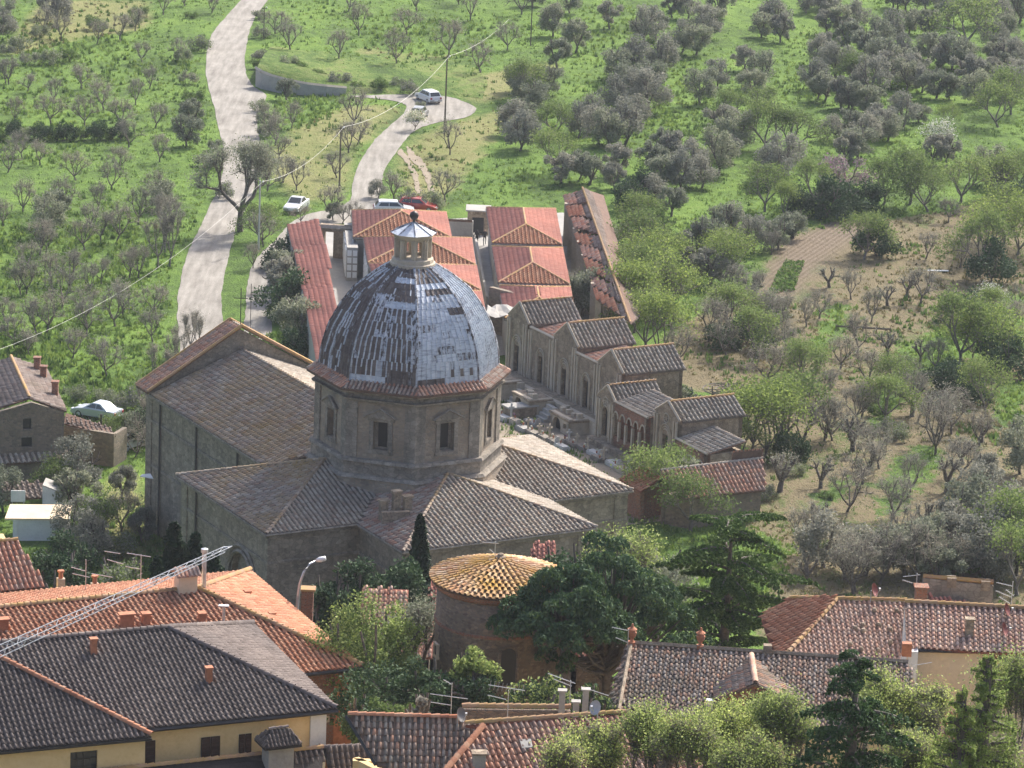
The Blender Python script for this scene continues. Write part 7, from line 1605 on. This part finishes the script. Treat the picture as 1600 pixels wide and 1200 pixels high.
# ------------------------------------------------------------------ vehicles
def car(label, body='white', hatch=False, wag=False):
    t = thing('parked_car', (0, 0, 0), label, 'car')
    bm = {'white': mplain('white_car_paint', (.62, .63, .64), .3, var=.03, coat=.6), 'silver': mplain('silver_car_paint', (.42, .45, .48), .3, .3, var=.03, coat=.6), 'red': mplain('red_car_paint', (.42, .03, .025), .3, var=.05, coat=.6), 'dark': mplain('dark_car_paint', (.03, .04, .05), .3, var=.05, coat=.6)}[body]
    L, Wd = (3.7, 1.6) if hatch else (4.3, 1.68)
    # side profile of the lower body (x forward)
    h = L / 2
    low = [(-h, .42), (-h + .05, .78), (-h + (.25 if hatch else .1), .9), (-h + .9, .93), (h - 1.25, .90), (h - .35, .76), (h - .02, .62), (h, .40), (h - .15, .26), (-h + .15, .26)]
    b = MB(); n = len(low)
    for s, k in ((-1, 1), (1, 1)): pass
    secs = [(-Wd / 2, .93), (-Wd / 2 + .08, 1.0), (Wd / 2 - .08, 1.0), (Wd / 2, .93)]; vs = []
    for (y, k) in secs: vs += [(x * (.985 if k < 1 else 1), y, .26 + (z - .26) * k) for x, z in low]
    fs = [(i * n + j, i * n + (j + 1) % n, (i + 1) * n + (j + 1) % n, (i + 1) * n + j) for i in range(3) for j in range(n)] + [tuple(range(n - 1, -1, -1)), tuple(range(3 * n, 4 * n))]
    b.add(vs, fs); bd_ = b.build('body', bm, t, world=False)
    if hatch: cab = [(-h + .12, .88), (-h + .42, 1.36), (-h + .6, 1.42), (.25, 1.42), (.95, .90)]
    elif wag: cab = [(-h + .15, .90), (-h + .55, 1.40), (-h + .8, 1.46), (.35, 1.44), (1.05, .90)]
    else: cab = [(-h + .75, .92), (-h + 1.35, 1.36), (-h + 1.6, 1.41), (.1, 1.41), (.95, .90)]
    b = MB(); vs = []; m = len(cab)
    for (y, k) in ((-Wd / 2 + .07, 0), (-Wd / 2 + .2, 1), (Wd / 2 - .2, 1), (Wd / 2 - .07, 0)):
        pass
    yy = lambda z: (Wd / 2 - .06) - (z - .88) * .28
    vs = [(x, -yy(z), z) for x, z in cab] + [(x, yy(z), z) for x, z in cab]
    b.add(vs, [tuple(range(m - 1, -1, -1)), tuple(range(m, 2 * m))] + [(j, (j + 1) % m, m + (j + 1) % m, m + j) for j in range(m)]); b.build('cabin', bm, t, world=False)
    def pane(nm, i, j, a=.08):
        (x0, z0), (x1, z1) = cab[i], cab[j]; k0, k1 = a, 1 - a; p = lambda k: (x0 + (x1 - x0) * k, z0 + (z1 - z0) * k); (xa, za), (xb, zb_) = p(k0), p(k1); dx, dz = z1 - z0, -(x1 - x0); l_ = math.hypot(dx, dz); o_ = (-.012 if nm == 'rear_window' else .012)
        dx, dz = abs(dx) / l_ * (1 if nm == 'windscreen' else -1) * .015, .012
        s = MB(); s.quad((xa + dx, -yy(za) + .1, za + dz), (xa + dx, yy(za) - .1, za + dz), (xb + dx, yy(zb_) - .08, zb_ + dz), (xb + dx, -yy(zb_) + .08, zb_ + dz)); s.build(nm, MT['glass'], t, world=False)
    pane('rear_window', 0, 1); pane('windscreen', 4, 3)
    for s_ in (-1, 1):
        xr0, xr1 = cab[0][0] + .35, cab[4][0] - .28; xt0, xt1 = cab[1][0] + .2, cab[3][0] - .02; xm = (xr0 + xr1) / 2 - .1
        for (a0, a1, c0, c1) in ((xr0, xm - .03, xt0, xm - .03), (xm + .03, xr1, xm + .03, xt1)):
            z0, z1 = .97, 1.33; s = MB(); s.quad((a0, s_ * (yy(z0) + .012), z0), (a1, s_ * (yy(z0) + .012), z0), (c1, s_ * (yy(z1) + .012), z1), (c0, s_ * (yy(z1) + .012), z1)); s.build('side_window', MT['glass'], t, world=False)
    for x in (-h + .75, h - .78):
        for s_ in (-1, 1):
            s = MB(); s.tube([(x, s_ * (Wd / 2 - .2), .3), (x, s_ * (Wd / 2 + .01), .3)], .3, 12); wh = s.build('wheel', MT['pipe'], t, world=False); s = MB(); s.tube([(x, s_ * (Wd / 2 + .012), .3), (x, s_ * (Wd / 2 + .022), .3)], .18, 10); s.build('rim', MT['alu'], wh, world=False)
    for s_ in (-1, 1):
        s = MB(); s.box((h - .03, s_ * (Wd / 2 - .27), .52), (.1, .34, .15)); s.build('headlight', MT['alu'], t, world=False)
        s = MB(); s.box((-h + .03, s_ * (Wd / 2 - .2), .6 if not hatch else .75), (.08, .22, .22 if not hatch else .35)); s.build('tail_light', mplain('tail_light_red', (.35, .02, .02), .3), t, world=False)
    for x in (-h, h): s = MB(); s.box((x, 0, .33), (.1, Wd - .1, .17)); s.build('bumper', bm if body != 'white' else MT['concrete'], t, world=False)
    s = MB(); s.box((h + .04, 0, .40), (.03, .5, .11)); s.build('number_plate', MT['white_paint'], t, world=False); s = MB(); s.box((-h - .04, 0, .40), (.03, .5, .11)); s.build('number_plate', MT['white_paint'], t, world=False)
    return t
def park(t, x, y, heading, z=.06): t.location = at(x, y, z); t.rotation_euler = (0, 0, math.radians(heading))
park(car('white saloon car facing the camera on the lane left of the cemetery'), 463, 328, -103)
park(car('white estate car seen from behind at the lane bend beside the pole', 'white', wag=True), 669, 158, 118)
park(car('small dark car half hidden by the blossoming tree on the lane', 'dark', True), 655, 184, 80)
park(car('white car whose roof shows above the red pyramid roof', 'white', wag=True), 615, 334, 5)
park(car('red car behind the red pyramid roof beside the white one', 'red', wag=True), 652, 329, -8)
park(car('silver saloon car on the drive behind the farmhouse', 'silver'), 152, 652, 155)
park(car('small pale hatchback half hidden by bushes beside the farm annex', 'white', True), 199, 700, 60)
# ------------------------------------------------------------------ people
def person(label, P, face, cloth, hair, stride=.25, seed=1):
    E_ = [(0, 1), (1, 2), (2, 3), (3, 4), (0, 5), (5, 6), (6, 7), (7, 8), (0, 9), (9, 10), (10, 11), (11, 12), (2, 13), (13, 14), (14, 15), (2, 16), (16, 17), (17, 18)]
    st = stride
    Vv = [(0, 0, .95), (0, 0, 1.18), (0, .01, 1.42), (0, .03, 1.52), (0, .04, 1.66), (.1, 0, .90), (.11, st * .5, .50), (.11, st, .09), (.11, st + .14, .05), (-.1, 0, .90), (-.11, -st * .4, .50), (-.11, -st * 1.0, .11), (-.11, -st + .13, .05),
          (.19, 0, 1.38), (.24, -.08, 1.10), (.24, .06, .86), (-.19, 0, 1.38), (-.24, .08, 1.10), (-.24, .12, .86)]
    R_ = [.145, .14, .15, .06, .11, .09, .065, .05, .04, .09, .065, .05, .04, .07, .05, .035, .07, .05, .035]
    me = bpy.data.meshes.new('person'); me.from_pydata(Vv, E_, []); o = bpy.data.objects.new('person', me); COL.objects.link(o)
    m = o.modifiers.new('skin', 'SKIN'); s = me.skin_vertices[0].data
    for i, rr in enumerate(R_): s[i].radius = (rr, rr * .85)
    s[0].use_root = True; o.modifiers.new('sub', 'SUBSURF').levels = 1
    dg = bpy.context.evaluated_depsgraph_get(); dg.update(); me2 = bpy.data.meshes.new_from_object(o.evaluated_get(dg)); bpy.data.objects.remove(o)
    for mm in (cloth, MT['skin'], hair, MT['trousers']): me2.materials.append(mm)
    for p in me2.polygons:
        c = p.center; p.use_smooth = True
        p.material_index = 0 if c.z < 1.46 else (2 if (c.z > 1.68 or c.y < .02) else 1)
        if c.z < .9 and abs(c.x) < .19: p.material_index = 3
        if c.z < .92 and abs(c.x) > .2: p.material_index = 1
    o = link('person', me2); o.location = P; o.rotation_euler = (0, 0, face); tag(o, label, 'person', 'people walking in the cemetery'); return o
MT['skin'] = mplain('skin', (.45, .28, .20), .6, var=.05); MT['trousers'] = mplain('dark_trousers', (.025, .025, .035), .8)
person('person in dark clothes walking on the left of the cemetery walkway', at(744.5, 384, .06), 0.1, mplain('dark_coat', (.03, .028, .03), .8), mplain('dark_hair', (.03, .02, .015), .7), .25)
person('grey haired person in dark clothes walking on the right of the walkway', at(757, 383, .06), 3.2, mplain('charcoal_coat', (.035, .035, .04), .8), mplain('grey_hair', (.35, .34, .33), .7), .28)

# ------------------------------------------------------------------ poles, cables, lamps, aerials
def upole(x, ytop, ybase, label, X2=None, rad=.11, steel=False):
    P0 = gnd(x, ybase); P1 = aty(X2 or x, ytop, P0.y); t = thing('utility_pole', P0, label, 'pole', 'utility poles along the lane')
    b = MB(); b.tube([P0 - Vector((0, 0, .2)), Vector((P0.x, P0.y, P1.z))], [rad, rad * .7], 7); b.build('pole', MT['alu'] if steel else MT['wood'], t)
    b = MB(); b.tube([Vector((P0.x - .35, P0.y, P1.z - .25)), Vector((P0.x + .35, P0.y, P1.z - .25))], .045, 4)
    b.build('crossbar', MT['iron'], t); b = MB(); b.lathe((P0.x + .3, P0.y - .05, P1.z - .2), [(.04, 0), (.09, .05), (.09, .14), (.03, .2)], 7); b.build('insulator', MT['white_paint'], t)
    return Vector((P0.x + .3, P0.y, P1.z - .05))
w0 = upole(695, 86, 194, 'tall wooden utility pole beside the white estate car')
w1 = upole(530, 197, 300, 'wooden utility pole in the meadow between road and lane')
w2 = upole(404, 282, 390, 'grey utility pole right of the big bare tree', steel=True)
upole(829, -4, 72, 'thin wooden pole among the olives near the top middle', rad=.09)
upole(412, 10, 62, 'short thin pole right of the road at the top', rad=.08)
def wire(a, b_, sag, label, r=.035, n=18):
    pts = [a.lerp(b_, k / n) - Vector((0, 0, sag * 4 * (k / n) * (1 - k / n))) for k in range(n + 1)]
    b = MB(); b.tube(pts, r, 4); o = b.build('cable', MT['wire']); tag(o, label, 'cable', 'overhead cable spans'); return o
wire(w0, aty(832, -14, 560), 1.6, 'overhead cable from the tallest pole up to the top edge', .018)
wire(w1, w0, 1.6, 'overhead cable between the meadow pole and the tallest pole', .018)
wire(w2, w1, 1.2, 'overhead cable between the bare tree pole and the meadow pole', .016)
wire(w2, aty(-10, 549, 320), 2.0, 'long overhead cable from the bare tree pole down across the left slope', .012)
# street lamp
P = aty(466, 952, 205); t = thing('street_lamp', (P.x, P.y, T(P.x, P.y)), 'tall curved galvanised street lamp in front of the evergreens', 'street lamp')
pts = [Vector((P.x, P.y, T(P.x, P.y) - .1))] + [aty(x, y, 205) for x, y in ((464, 955), (466, 930), (469, 910), (475, 893), (484, 881), (496, 875))]
b = MB(); b.tube(pts, [.11, .10, .09, .08, .07, .06, .05], 8); b.build('pole', MT['alu'], t, smooth=True)
a = aty(494, 876, 205); c = aty(509, 872, 205); b = MB(); b.tube([a, a.lerp(c, .4), c], [.09, .17, .13], 8); b.build('lamp_head', MT['white_paint'], t, smooth=True); b = MB(); b.lathe(c - Vector((.12, 0, .2)), [(.05, 0), (.13, .08), (.13, .12)], 8); b.build('lamp_glass', MT['alu'], t)
P0 = gnd(1590, 893); t = thing('street_lamp', P0, 'short dark lamp post with white head at the right edge of the brown slope', 'street lamp'); P1 = aty(1588, 848, P0.y); b = MB(); b.tube([P0, (P0.x, P0.y, P1.z)], .07, 6); b.build('pole', MT['iron'], t); b = MB(); b.lathe((P0.x, P0.y, P1.z), [(.08, 0), (.26, .12), (.26, .35), (.1, .45)], 10); b.build('lamp_head', MT['white_paint'], t)
# lattice boom reaching in from the left
t = thing('lattice_boom', aty(-120, 1130, 150), 'galvanised lattice boom reaching diagonally up over the roofs from the left edge', 'lattice boom')
P0, P1 = aty(-90, 1058, 150), aty(352, 858, 166); d = (P1 - P0).normalized(); sd_ = d.cross(Vector((0, 0, 1))).normalized(); u3 = sd_.cross(d); n = 30; CH = []
for q in range(3):
    g = 2 * math.pi * q / 3 + .5; pts = []
    for k in range(n + 1):
        w_ = .50 if k < n * .55 else (.42 if k < n * .8 else .30); w_ = .36 - .19 * k / n; pts.append(P0.lerp(P1, k / n) + (sd_ * math.cos(g) + u3 * math.sin(g)) * w_ * .85)
    CH.append(pts); b = MB(); b.tube(pts, .021, 5); b.build('chord', MT['zinc'], t)
for q in range(3):
    A, B_ = CH[q], CH[(q + 1) % 3]
    for k in range(0, n):
        b = MB(); b.tube([A[k], B_[k + 1]] if k % 2 else [B_[k], A[k + 1]], .011, 4); b.build('brace', MT['zinc'], t)
b = MB(); e = [CH[q][-1] for q in range(3)]; b.tube([e[0], e[1], e[2], e[0]], .03, 4); b.tube([e[0], P1 + d * .5, e[1]], .03, 4); b.build('end_frame', MT['zinc'], t)
for k in (8, 16, 22): b = MB(); b.tube([CH[0][k], CH[1][k], CH[2][k], CH[0][k]], .03, 4); b.build('collar', MT['zinc'], t)
b = MB(); q = P0 - d * 1.0; b.tube([(q.x, q.y, T(q.x, q.y)), q], .3, 8); b.tube([q, P0 + d * .2], .3, 6); b.build('mast', MT['zinc'], t)
# aerials
def aerial(x, ytop, ybase, Y, label, booms, lean=0):
    P0 = aty(x, ybase, Y); P1 = aty(x, ytop, Y); t = thing('television_aerial', P0, label, 'aerial', 'television aerials on the roofs')
    b = MB(); b.tube([P0 - Vector((0, 0, 1.2)), (P0.x, P0.y, P1.z)], .022, 5); b.build('mast', MT['alu'], t)
    for (xa, ya, xb, yb, ne, el) in booms:
        A, B_ = aty(xa, ya, Y), aty(xb, yb, Y); b = MB(); b.tube([A, B_], .02, 4); bo = b.build('boom', MT['white_paint'], t); dd = (B_ - A).normalized(); sd = Vector((-.25, 0, 1)) if el == 'v' else (dd.cross(Vector((0, 0, 1))).normalized() + Vector((.5, 0, .45))); sd = (sd - dd * sd.dot(dd)).normalized()
        b = MB()
        for k in range(ne):
            c = A.lerp(B_, (k + .5) / ne); hl = .24 - .008 * k; b.tube([c - sd * hl, c + sd * hl], .011, 3)
        b.build('elements', MT['alu'], bo); bo.children[0]['kind'] = 'stuff'
aerial(220, 866, 900, 203, 'aerial with the widest comb, over the left red roof ridge', [(163, 861, 188, 865, 7, 'h'), (167, 874, 192, 881, 9, 'h'), (198, 864, 236, 870, 8, 'h'), (196, 885, 219, 889, 5, 'h')])
aerial(134, 874, 905, 203, 'aerial over the leftmost small chimneys', [(111, 886, 133, 892, 6, 'h'), (113, 896, 140, 902, 7, 'h'), (143, 896, 176, 902, 9, 'h')])
aerial(705, 1067, 1104, 174, 'aerial beside the dark dish above the brown roof', [(672, 1084, 731, 1092, 7, 'h'), (673, 1097, 706, 1102, 5, 'h'), (693, 1062, 705, 1069, 3, 'h')])
aerial(793, 1078, 1118, 173, 'tall aerial in front of the tower doorway, long toothed boom', [(763, 1070, 820, 1079, 9, 'v'), (762, 1086, 791, 1093, 5, 'h')])
aerial(890, 1063, 1100, 177, 'aerial with long bright booms right of the tower foot', [(856, 1052, 899, 1068, 5, 'h'), (865, 1061, 893, 1072, 8, 'h'), (908, 1073, 951, 1087, 6, 'h')])
aerial(981, 983, 1006, 186, 'aerial beside the left terracotta finial', [(956, 980, 981, 985, 8, 'h'), (962, 996, 981, 1004, 5, 'h')])
aerial(1431, 896, 925, 198, 'aerial left of the brick chimney on the terrace block', [(1411, 901, 1438, 898, 8, 'h'), (1410, 906, 1426, 911, 6, 'h')])
aerial(1580, 908, 945, 196, 'aerial at the right edge above the two red dishes', [(1557, 910, 1583, 916, 7, 'h'), (1556, 923, 1580, 933, 8, 'h'), (1572, 921, 1584, 931, 4, 'h'), (1561, 932, 1578, 943, 6, 'h')])
aerial(773, 846, 872, 200, 'aerial standing up behind the round tower roof', [(753, 847, 779, 849, 7, 'h'), (765, 858, 774, 866, 2, 'h')])
aerial(1424, 1036, 1052, 189, 'stub aerial with one bright rod on the peach wall', [(1426, 1040, 1456, 1035, 2, 'h')])
def dish(x, y, Y, r, col, label, az, zb=1.0, el=.35):
    P = aty(x, y, Y); t = thing('satellite_dish', P - Vector((0, 0, zb)), label, 'satellite dish', 'satellite dishes on the roofs')
    n_ = Vector((math.sin(az) * math.cos(el), -math.cos(az) * math.cos(el), math.sin(el))); u = n_.cross(Vector((0, 0, 1))).normalized(); v = u.cross(n_)
    b = MB(); vs = []; nr_, na = 4, 16
    for i in range(nr_ + 1):
        for k in range(na): g = 2 * math.pi * k / na; rr = r * i / nr_; vs.append(P + (u * math.cos(g) + v * math.sin(g) * 1.08) * rr + n_ * (rr * rr / r * .35))
    b.add(vs, [(i * na + k, i * na + (k + 1) % na, (i + 1) * na + (k + 1) % na, (i + 1) * na + k) for i in range(nr_) for k in range(na)]); b.build('dish_bowl', col, t, smooth=True)
    b = MB(); b.tube([P - v * r * .9 + n_ * .1, P + n_ * r * 1.1 - v * r * .2], .02, 4); b.box(tuple(P + n_ * r * 1.1 - v * r * .2), (.1, .1, .12)); b.build('feed_arm', MT['alu'], t)
    b = MB(); b.tube([P - n_ * .1, P - n_ * .12 - Vector((0, 0, zb + .4))], .03, 5); b.build('mount', MT['alu'], t)
md = mplain('red_brown_dish', (.20, .045, .035), .45); mg = mplain('grey_dish', (.13, .12, .12), .45); ml = mplain('pale_dish', (.46, .45, .46), .45)
dish(718, 1117, 172, .34, mg, 'dark grey satellite dish at the peak of the brown tile roof', 1.0)
dish(932, 1106, 171, .33, ml, 'pale grey satellite dish left of the yellow verge of the finial roof', -.7)
dish(1364, 922, 200, .36, md, 'red brown satellite dish on the ridge of the pink roof', 1.1, .6)
dish(1571, 953, 193, .34, md, 'upper of the two red satellite dishes at the right edge', 1.2, .7)
dish(1567, 984, 191, .36, md, 'lower of the two red satellite dishes at the right edge', 1.2, .7)
# fence rail and table in the right orchard
P0, P1 = gnd(1306, 515), gnd(1391, 520); t = thing('garden_rail', P0, 'dark low wooden rail between the pruned olives on the brown slope', 'fence')
b = MB(); b.tube([P0 + Vector((0, 0, .35)), P1 + Vector((0, 0, .35))], .09, 4); b.build('rail', MT['wood'], t)
for k in range(5): q = P0.lerp(P1, k / 4); b = MB(); b.tube([q - Vector((0, 0, .1)), q + Vector((0, 0, .5))], .05, 5); b.build('post', MT['wood'], t)
P0, P1 = gnd(1452, 434), gnd(1478, 431); t = thing('white_board', P0, 'pale plank lying on posts in the upper brown orchard', 'plank')
b = MB(); m = (P0 + P1) / 2; b.box((m.x, m.y, .6), ((P1 - P0).length, .3, .08), .1); b.build('plank', MT['white_paint'], t); b = MB(); b.tube([P0, P0 + Vector((0, 0, .6))], .05, 4); b.build('post', MT['wood'], t)
t = thing('round_arbour', gnd(1135, 645), 'low round wire arbour of bare vines on the brown ground behind the chapels', 'arbour'); c = gnd(1135, 645)
b = MB()
for k in range(5): g = 1.256 * k; b.tube([c + Vector((math.cos(g) * 1.5, math.sin(g) * 1.5, 0)), c + Vector((math.cos(g) * 1.6, math.sin(g) * 1.6, 2.1))], .06, 4)
b.build('post', MT['wood'], t); b = MB()
for r_2 in (.5, 1.1, 1.7, 2.2): b.tube([c + Vector((math.cos(g) * r_2, math.sin(g) * r_2, 2.1)) for g in np.linspace(0, 6.283, 17)], .05, 4)
for k in range(18): g = random.uniform(0, 6.28); b.tube([c + Vector((0, 0, 2.15)), c + Vector((math.cos(g) * 2.2, math.sin(g) * 2.2, 2.05 + random.uniform(-.1, .15)))], .03, 3)
b.build('vine_canopy', MT['barkg'], t)
t = thing('laundry_sheet', aty(1193, 1150, 149), 'white pointed cloth canopy behind the spring trees at the bottom right', 'canopy'); v = aty(1188, 1140, 160); b = MB(); b.add([v, v + Vector((-.6, 1.0, -2.4)), v + Vector((.9, -.3, -2.2)), v + Vector((.5, 1.2, -2.3))], [(0, 1, 2), (0, 2, 3), (0, 3, 1)]); b.build('cloth', MT['white_paint'], t)

# ------------------------------------------------------------------ haze
hz = MB(); hz.box((0, 300, -1.2), (1.0, 1.0, 1.0)); hz = MB()
hz.prism([(-130, -30), (130, -30), (130, 660), (-130, 660)], -1.5, 96.0)
mh = bpy.data.materials.new('haze'); mh.use_nodes = True; th_ = mh.node_tree; th_.nodes.remove(th_.nodes['Principled BSDF']); pv = th_.nodes.new('ShaderNodeVolumePrincipled')
pv.inputs['Color'].default_value = (.84, .90, 1.0, 1); pv.inputs['Density'].default_value = .00009; pv.inputs['Anisotropy'].default_value = .2; th_.links.new(pv.outputs[0], th_.nodes['Material Output'].inputs['Volume'])
o = hz.build('haze', mh); tag(o, kind='stuff')

# ------------------------------------------------------------------ labels that single out each tree and grave
ORD = ['first', 'second', 'third', 'fourth', 'fifth', 'sixth', 'seventh', 'eighth', 'ninth', 'tenth', 'eleventh', 'twelfth']
PLACES = [(40, 30, 'in the top left corner'), (150, 50, 'below the top left bank'), (260, 40, 'left of the road top'), (60, 130, 'above the dark hedge line'), (180, 150, 'above the right end of the hedge line'), (270, 170, 'left of the road bend'),
          (60, 215, 'in the dark hedge line'), (150, 225, 'by the hedge line end'), (60, 300, 'just below the hedge line'), (170, 270, 'midway down the left slope'), (250, 270, 'left of the big bare tree'), (50, 400, 'at the left edge halfway down'), (150, 400, 'in the middle of the left slope'), (240, 420, 'left of the lower road'), (50, 500, 'above the farmhouse ridge'), (160, 520, 'above the silver car'), (270, 570, 'behind the church gable'), (235, 660, 'beside the nave corner'),
          (440, 60, 'right of the road top'), (560, 60, 'above the retaining wall'), (700, 60, 'around the top of the tallest pole'), (800, 90, 'left of the thin top pole'), (440, 160, 'at the road junction'), (470, 240, 'in the meadow strip beside the road'), (550, 250, 'left of the lane bend'), (620, 300, 'between lane and wheel ruts'), (720, 240, 'right of the wheel ruts'), (540, 345, 'beside the white saloon car'), (420, 390, 'under the big bare tree'), (450, 480, 'left of the long red gallery'), (500, 130, 'along the retaining wall'), (620, 140, 'above the white estate car'),
          (840, 150, 'below the thin top pole'), (900, 60, 'at the top, just right of the thin pole'), (820, 250, 'above the red pyramid roofs'), (900, 250, 'directly above the bay chapels'), (980, 120, 'in the upper centre clump'), (1060, 60, 'in the top centre right clump'), (980, 210, 'above and right of the bay chapels'), (1060, 240, 'in the big clump right of the bay chapels'), (1130, 120, 'in the open green above centre right'), (1200, 60, 'at the top, right of centre'), (1140, 230, 'around the broad green tree'), (1010, 300, 'right beside the bay chapel ridge'), (1010, 380, 'between bay chapels and green meadow'), (1000, 460, 'behind the gabled chapels'), (1010, 540, 'right above the tallest chapel roof'), (930, 480, 'between red roofs and chapels'),
          (1290, 60, 'in the top right quarter, left part'), (1290, 140, 'in the dense upper right grove, left'), (1380, 90, 'in the dense upper right grove, top'), (1380, 170, 'in the dense upper right grove, middle'), (1500, 60, 'near the top right corner'), (1580, 90, 'at the top right edge'), (1470, 150, 'above the white blossom'), (1450, 240, 'around the white blossom'), (1570, 190, 'right of the white blossom'), (1280, 220, 'below the dense upper right grove'), (1360, 220, 'left of the white blossom'), (1320, 290, 'beside the pink blossom'), (1220, 300, 'left of the pink blossom'), (1420, 320, 'right of the pink blossom'), (1560, 310, 'at the right edge below the grove'),
          (1130, 340, 'on the upper edge of the ploughed plot, left'), (1120, 430, 'in the hollow left of the ploughed plot'), (1170, 470, 'beside the leafy crop bed'), (1160, 550, 'in the shrubs right of the chapels'), (1070, 600, 'behind the small wheel window chapel'), (1240, 400, 'on the ploughed plot'), (1330, 400, 'right of the ploughed plot'), (1440, 380, 'in the upper brown orchard'), (1550, 420, 'by the yellow green trees at the right edge'), (1260, 500, 'right of the vegetable bed'), (1350, 490, 'above the low wooden rail'), (1440, 470, 'right of the pale plank'), (1540, 520, 'by the small white blossom'), (1270, 580, 'on the brown slope above the spring willows'), (1360, 560, 'just below the low wooden rail'), (1450, 550, 'right of the low wooden rail'), (1560, 600, 'in the right edge thicket'), (1200, 700, 'beside the last chapel roofs'), (1300, 660, 'in the middle of the brown slope'), (1380, 650, 'on the green strip of the brown slope'), (1470, 640, 'below the right edge thicket'), (1560, 700, 'at the right edge of the brown slope'), (1280, 740, 'on the lower brown slope, left'), (1350, 760, 'on the lower brown slope, middle'), (1430, 740, 'on the lower brown slope, right'), (1530, 800, 'in the thicket left of the short lamp'), (1180, 780, 'above the cedar'), (1080, 800, 'left of the cedar top'), (1260, 850, 'right of the cedar top'), (1340, 880, 'above the red ridge dish'), (1420, 860, 'above the terrace block'), (1500, 900, 'behind the terrace block'), (1580, 900, 'around the short lamp post'),
          (60, 780, 'around the white shed'), (130, 790, 'right of the white shed'), (190, 720, 'below the pale hatchback'), (190, 850, 'on the lawn below the hatchback'), (100, 880, 'just above the left chimneys'), (190, 640, 'behind the silver car')]
KN = {'o': 'leafy olive', 'b': 'twiggy olive', 'p': 'pruned olive', 'g': 'loose green tree', 'y': 'yellow green tree', 'd': 'dark evergreen bush', 's': 'low shrub', 'k': 'pink blossoming tree', 'w': 'white blossoming tree', 't': 'tall leafless tree'}
GN = {'o': 'leafy olive trees on the slopes', 'b': 'sparse olive trees on the slopes', 'p': 'pruned olive trees on the brown slope', 'g': 'green trees on the slopes', 'y': 'fresh spring trees on the slopes', 'd': 'dark evergreen bushes', 's': 'low shrubs', 't': 'leafless trees behind the gable', 'k': None, 'w': None}
cells = {}
for (o, k, x, y) in TREES:
    pl = min(PLACES, key=lambda q: (q[0] - x) ** 2 + ((q[1] - y) * 1.1) ** 2)[2]; cells.setdefault((k, pl), []).append((x, y, o))
for (k, pl), L in cells.items():
    L.sort(key=lambda q: q[0])
    for i, (x, y, o) in enumerate(L):
        if len(L) == 1: s = KN[k] + ' ' + pl
        elif i == 0: s = 'leftmost ' + KN[k] + ' ' + pl
        elif i == len(L) - 1: s = 'rightmost ' + KN[k] + ' ' + pl
        else: s = ORD[i] + ' ' + KN[k] + ' from the left, ' + pl
        o['label'] = s
        if k in 'sd': o['category'] = 'bush'
        if GN[k]: o['group'] = GN[k]
gc = {}
for (o, x, y, d) in TOMBS:
    band = 'nearest the drum' if x < 840 else ('beside the church roof slope' if x < 890 else ('below the brick arcades' if x > 930 else 'midway along the church roof')); gc.setdefault((d, band), []).append((y, x, o))
for (d, band), L in gc.items():
    L.sort(key=lambda q: q[1])
    for i, (y, x, o) in enumerate(L): o['label'] = (d + ' ' + band) if len(L) == 1 else (ORD[min(i, 11)] + ' ' + d + ' from the left, ' + band)
used_ = {id(o) for o, *_ in TREES}
for k, ps in PRO.items():
    for i, t in enumerate(ps):
        if (k, i) not in firstuse:
            for c in list(t.children): bpy.data.objects.remove(c)
            bpy.data.objects.remove(t)
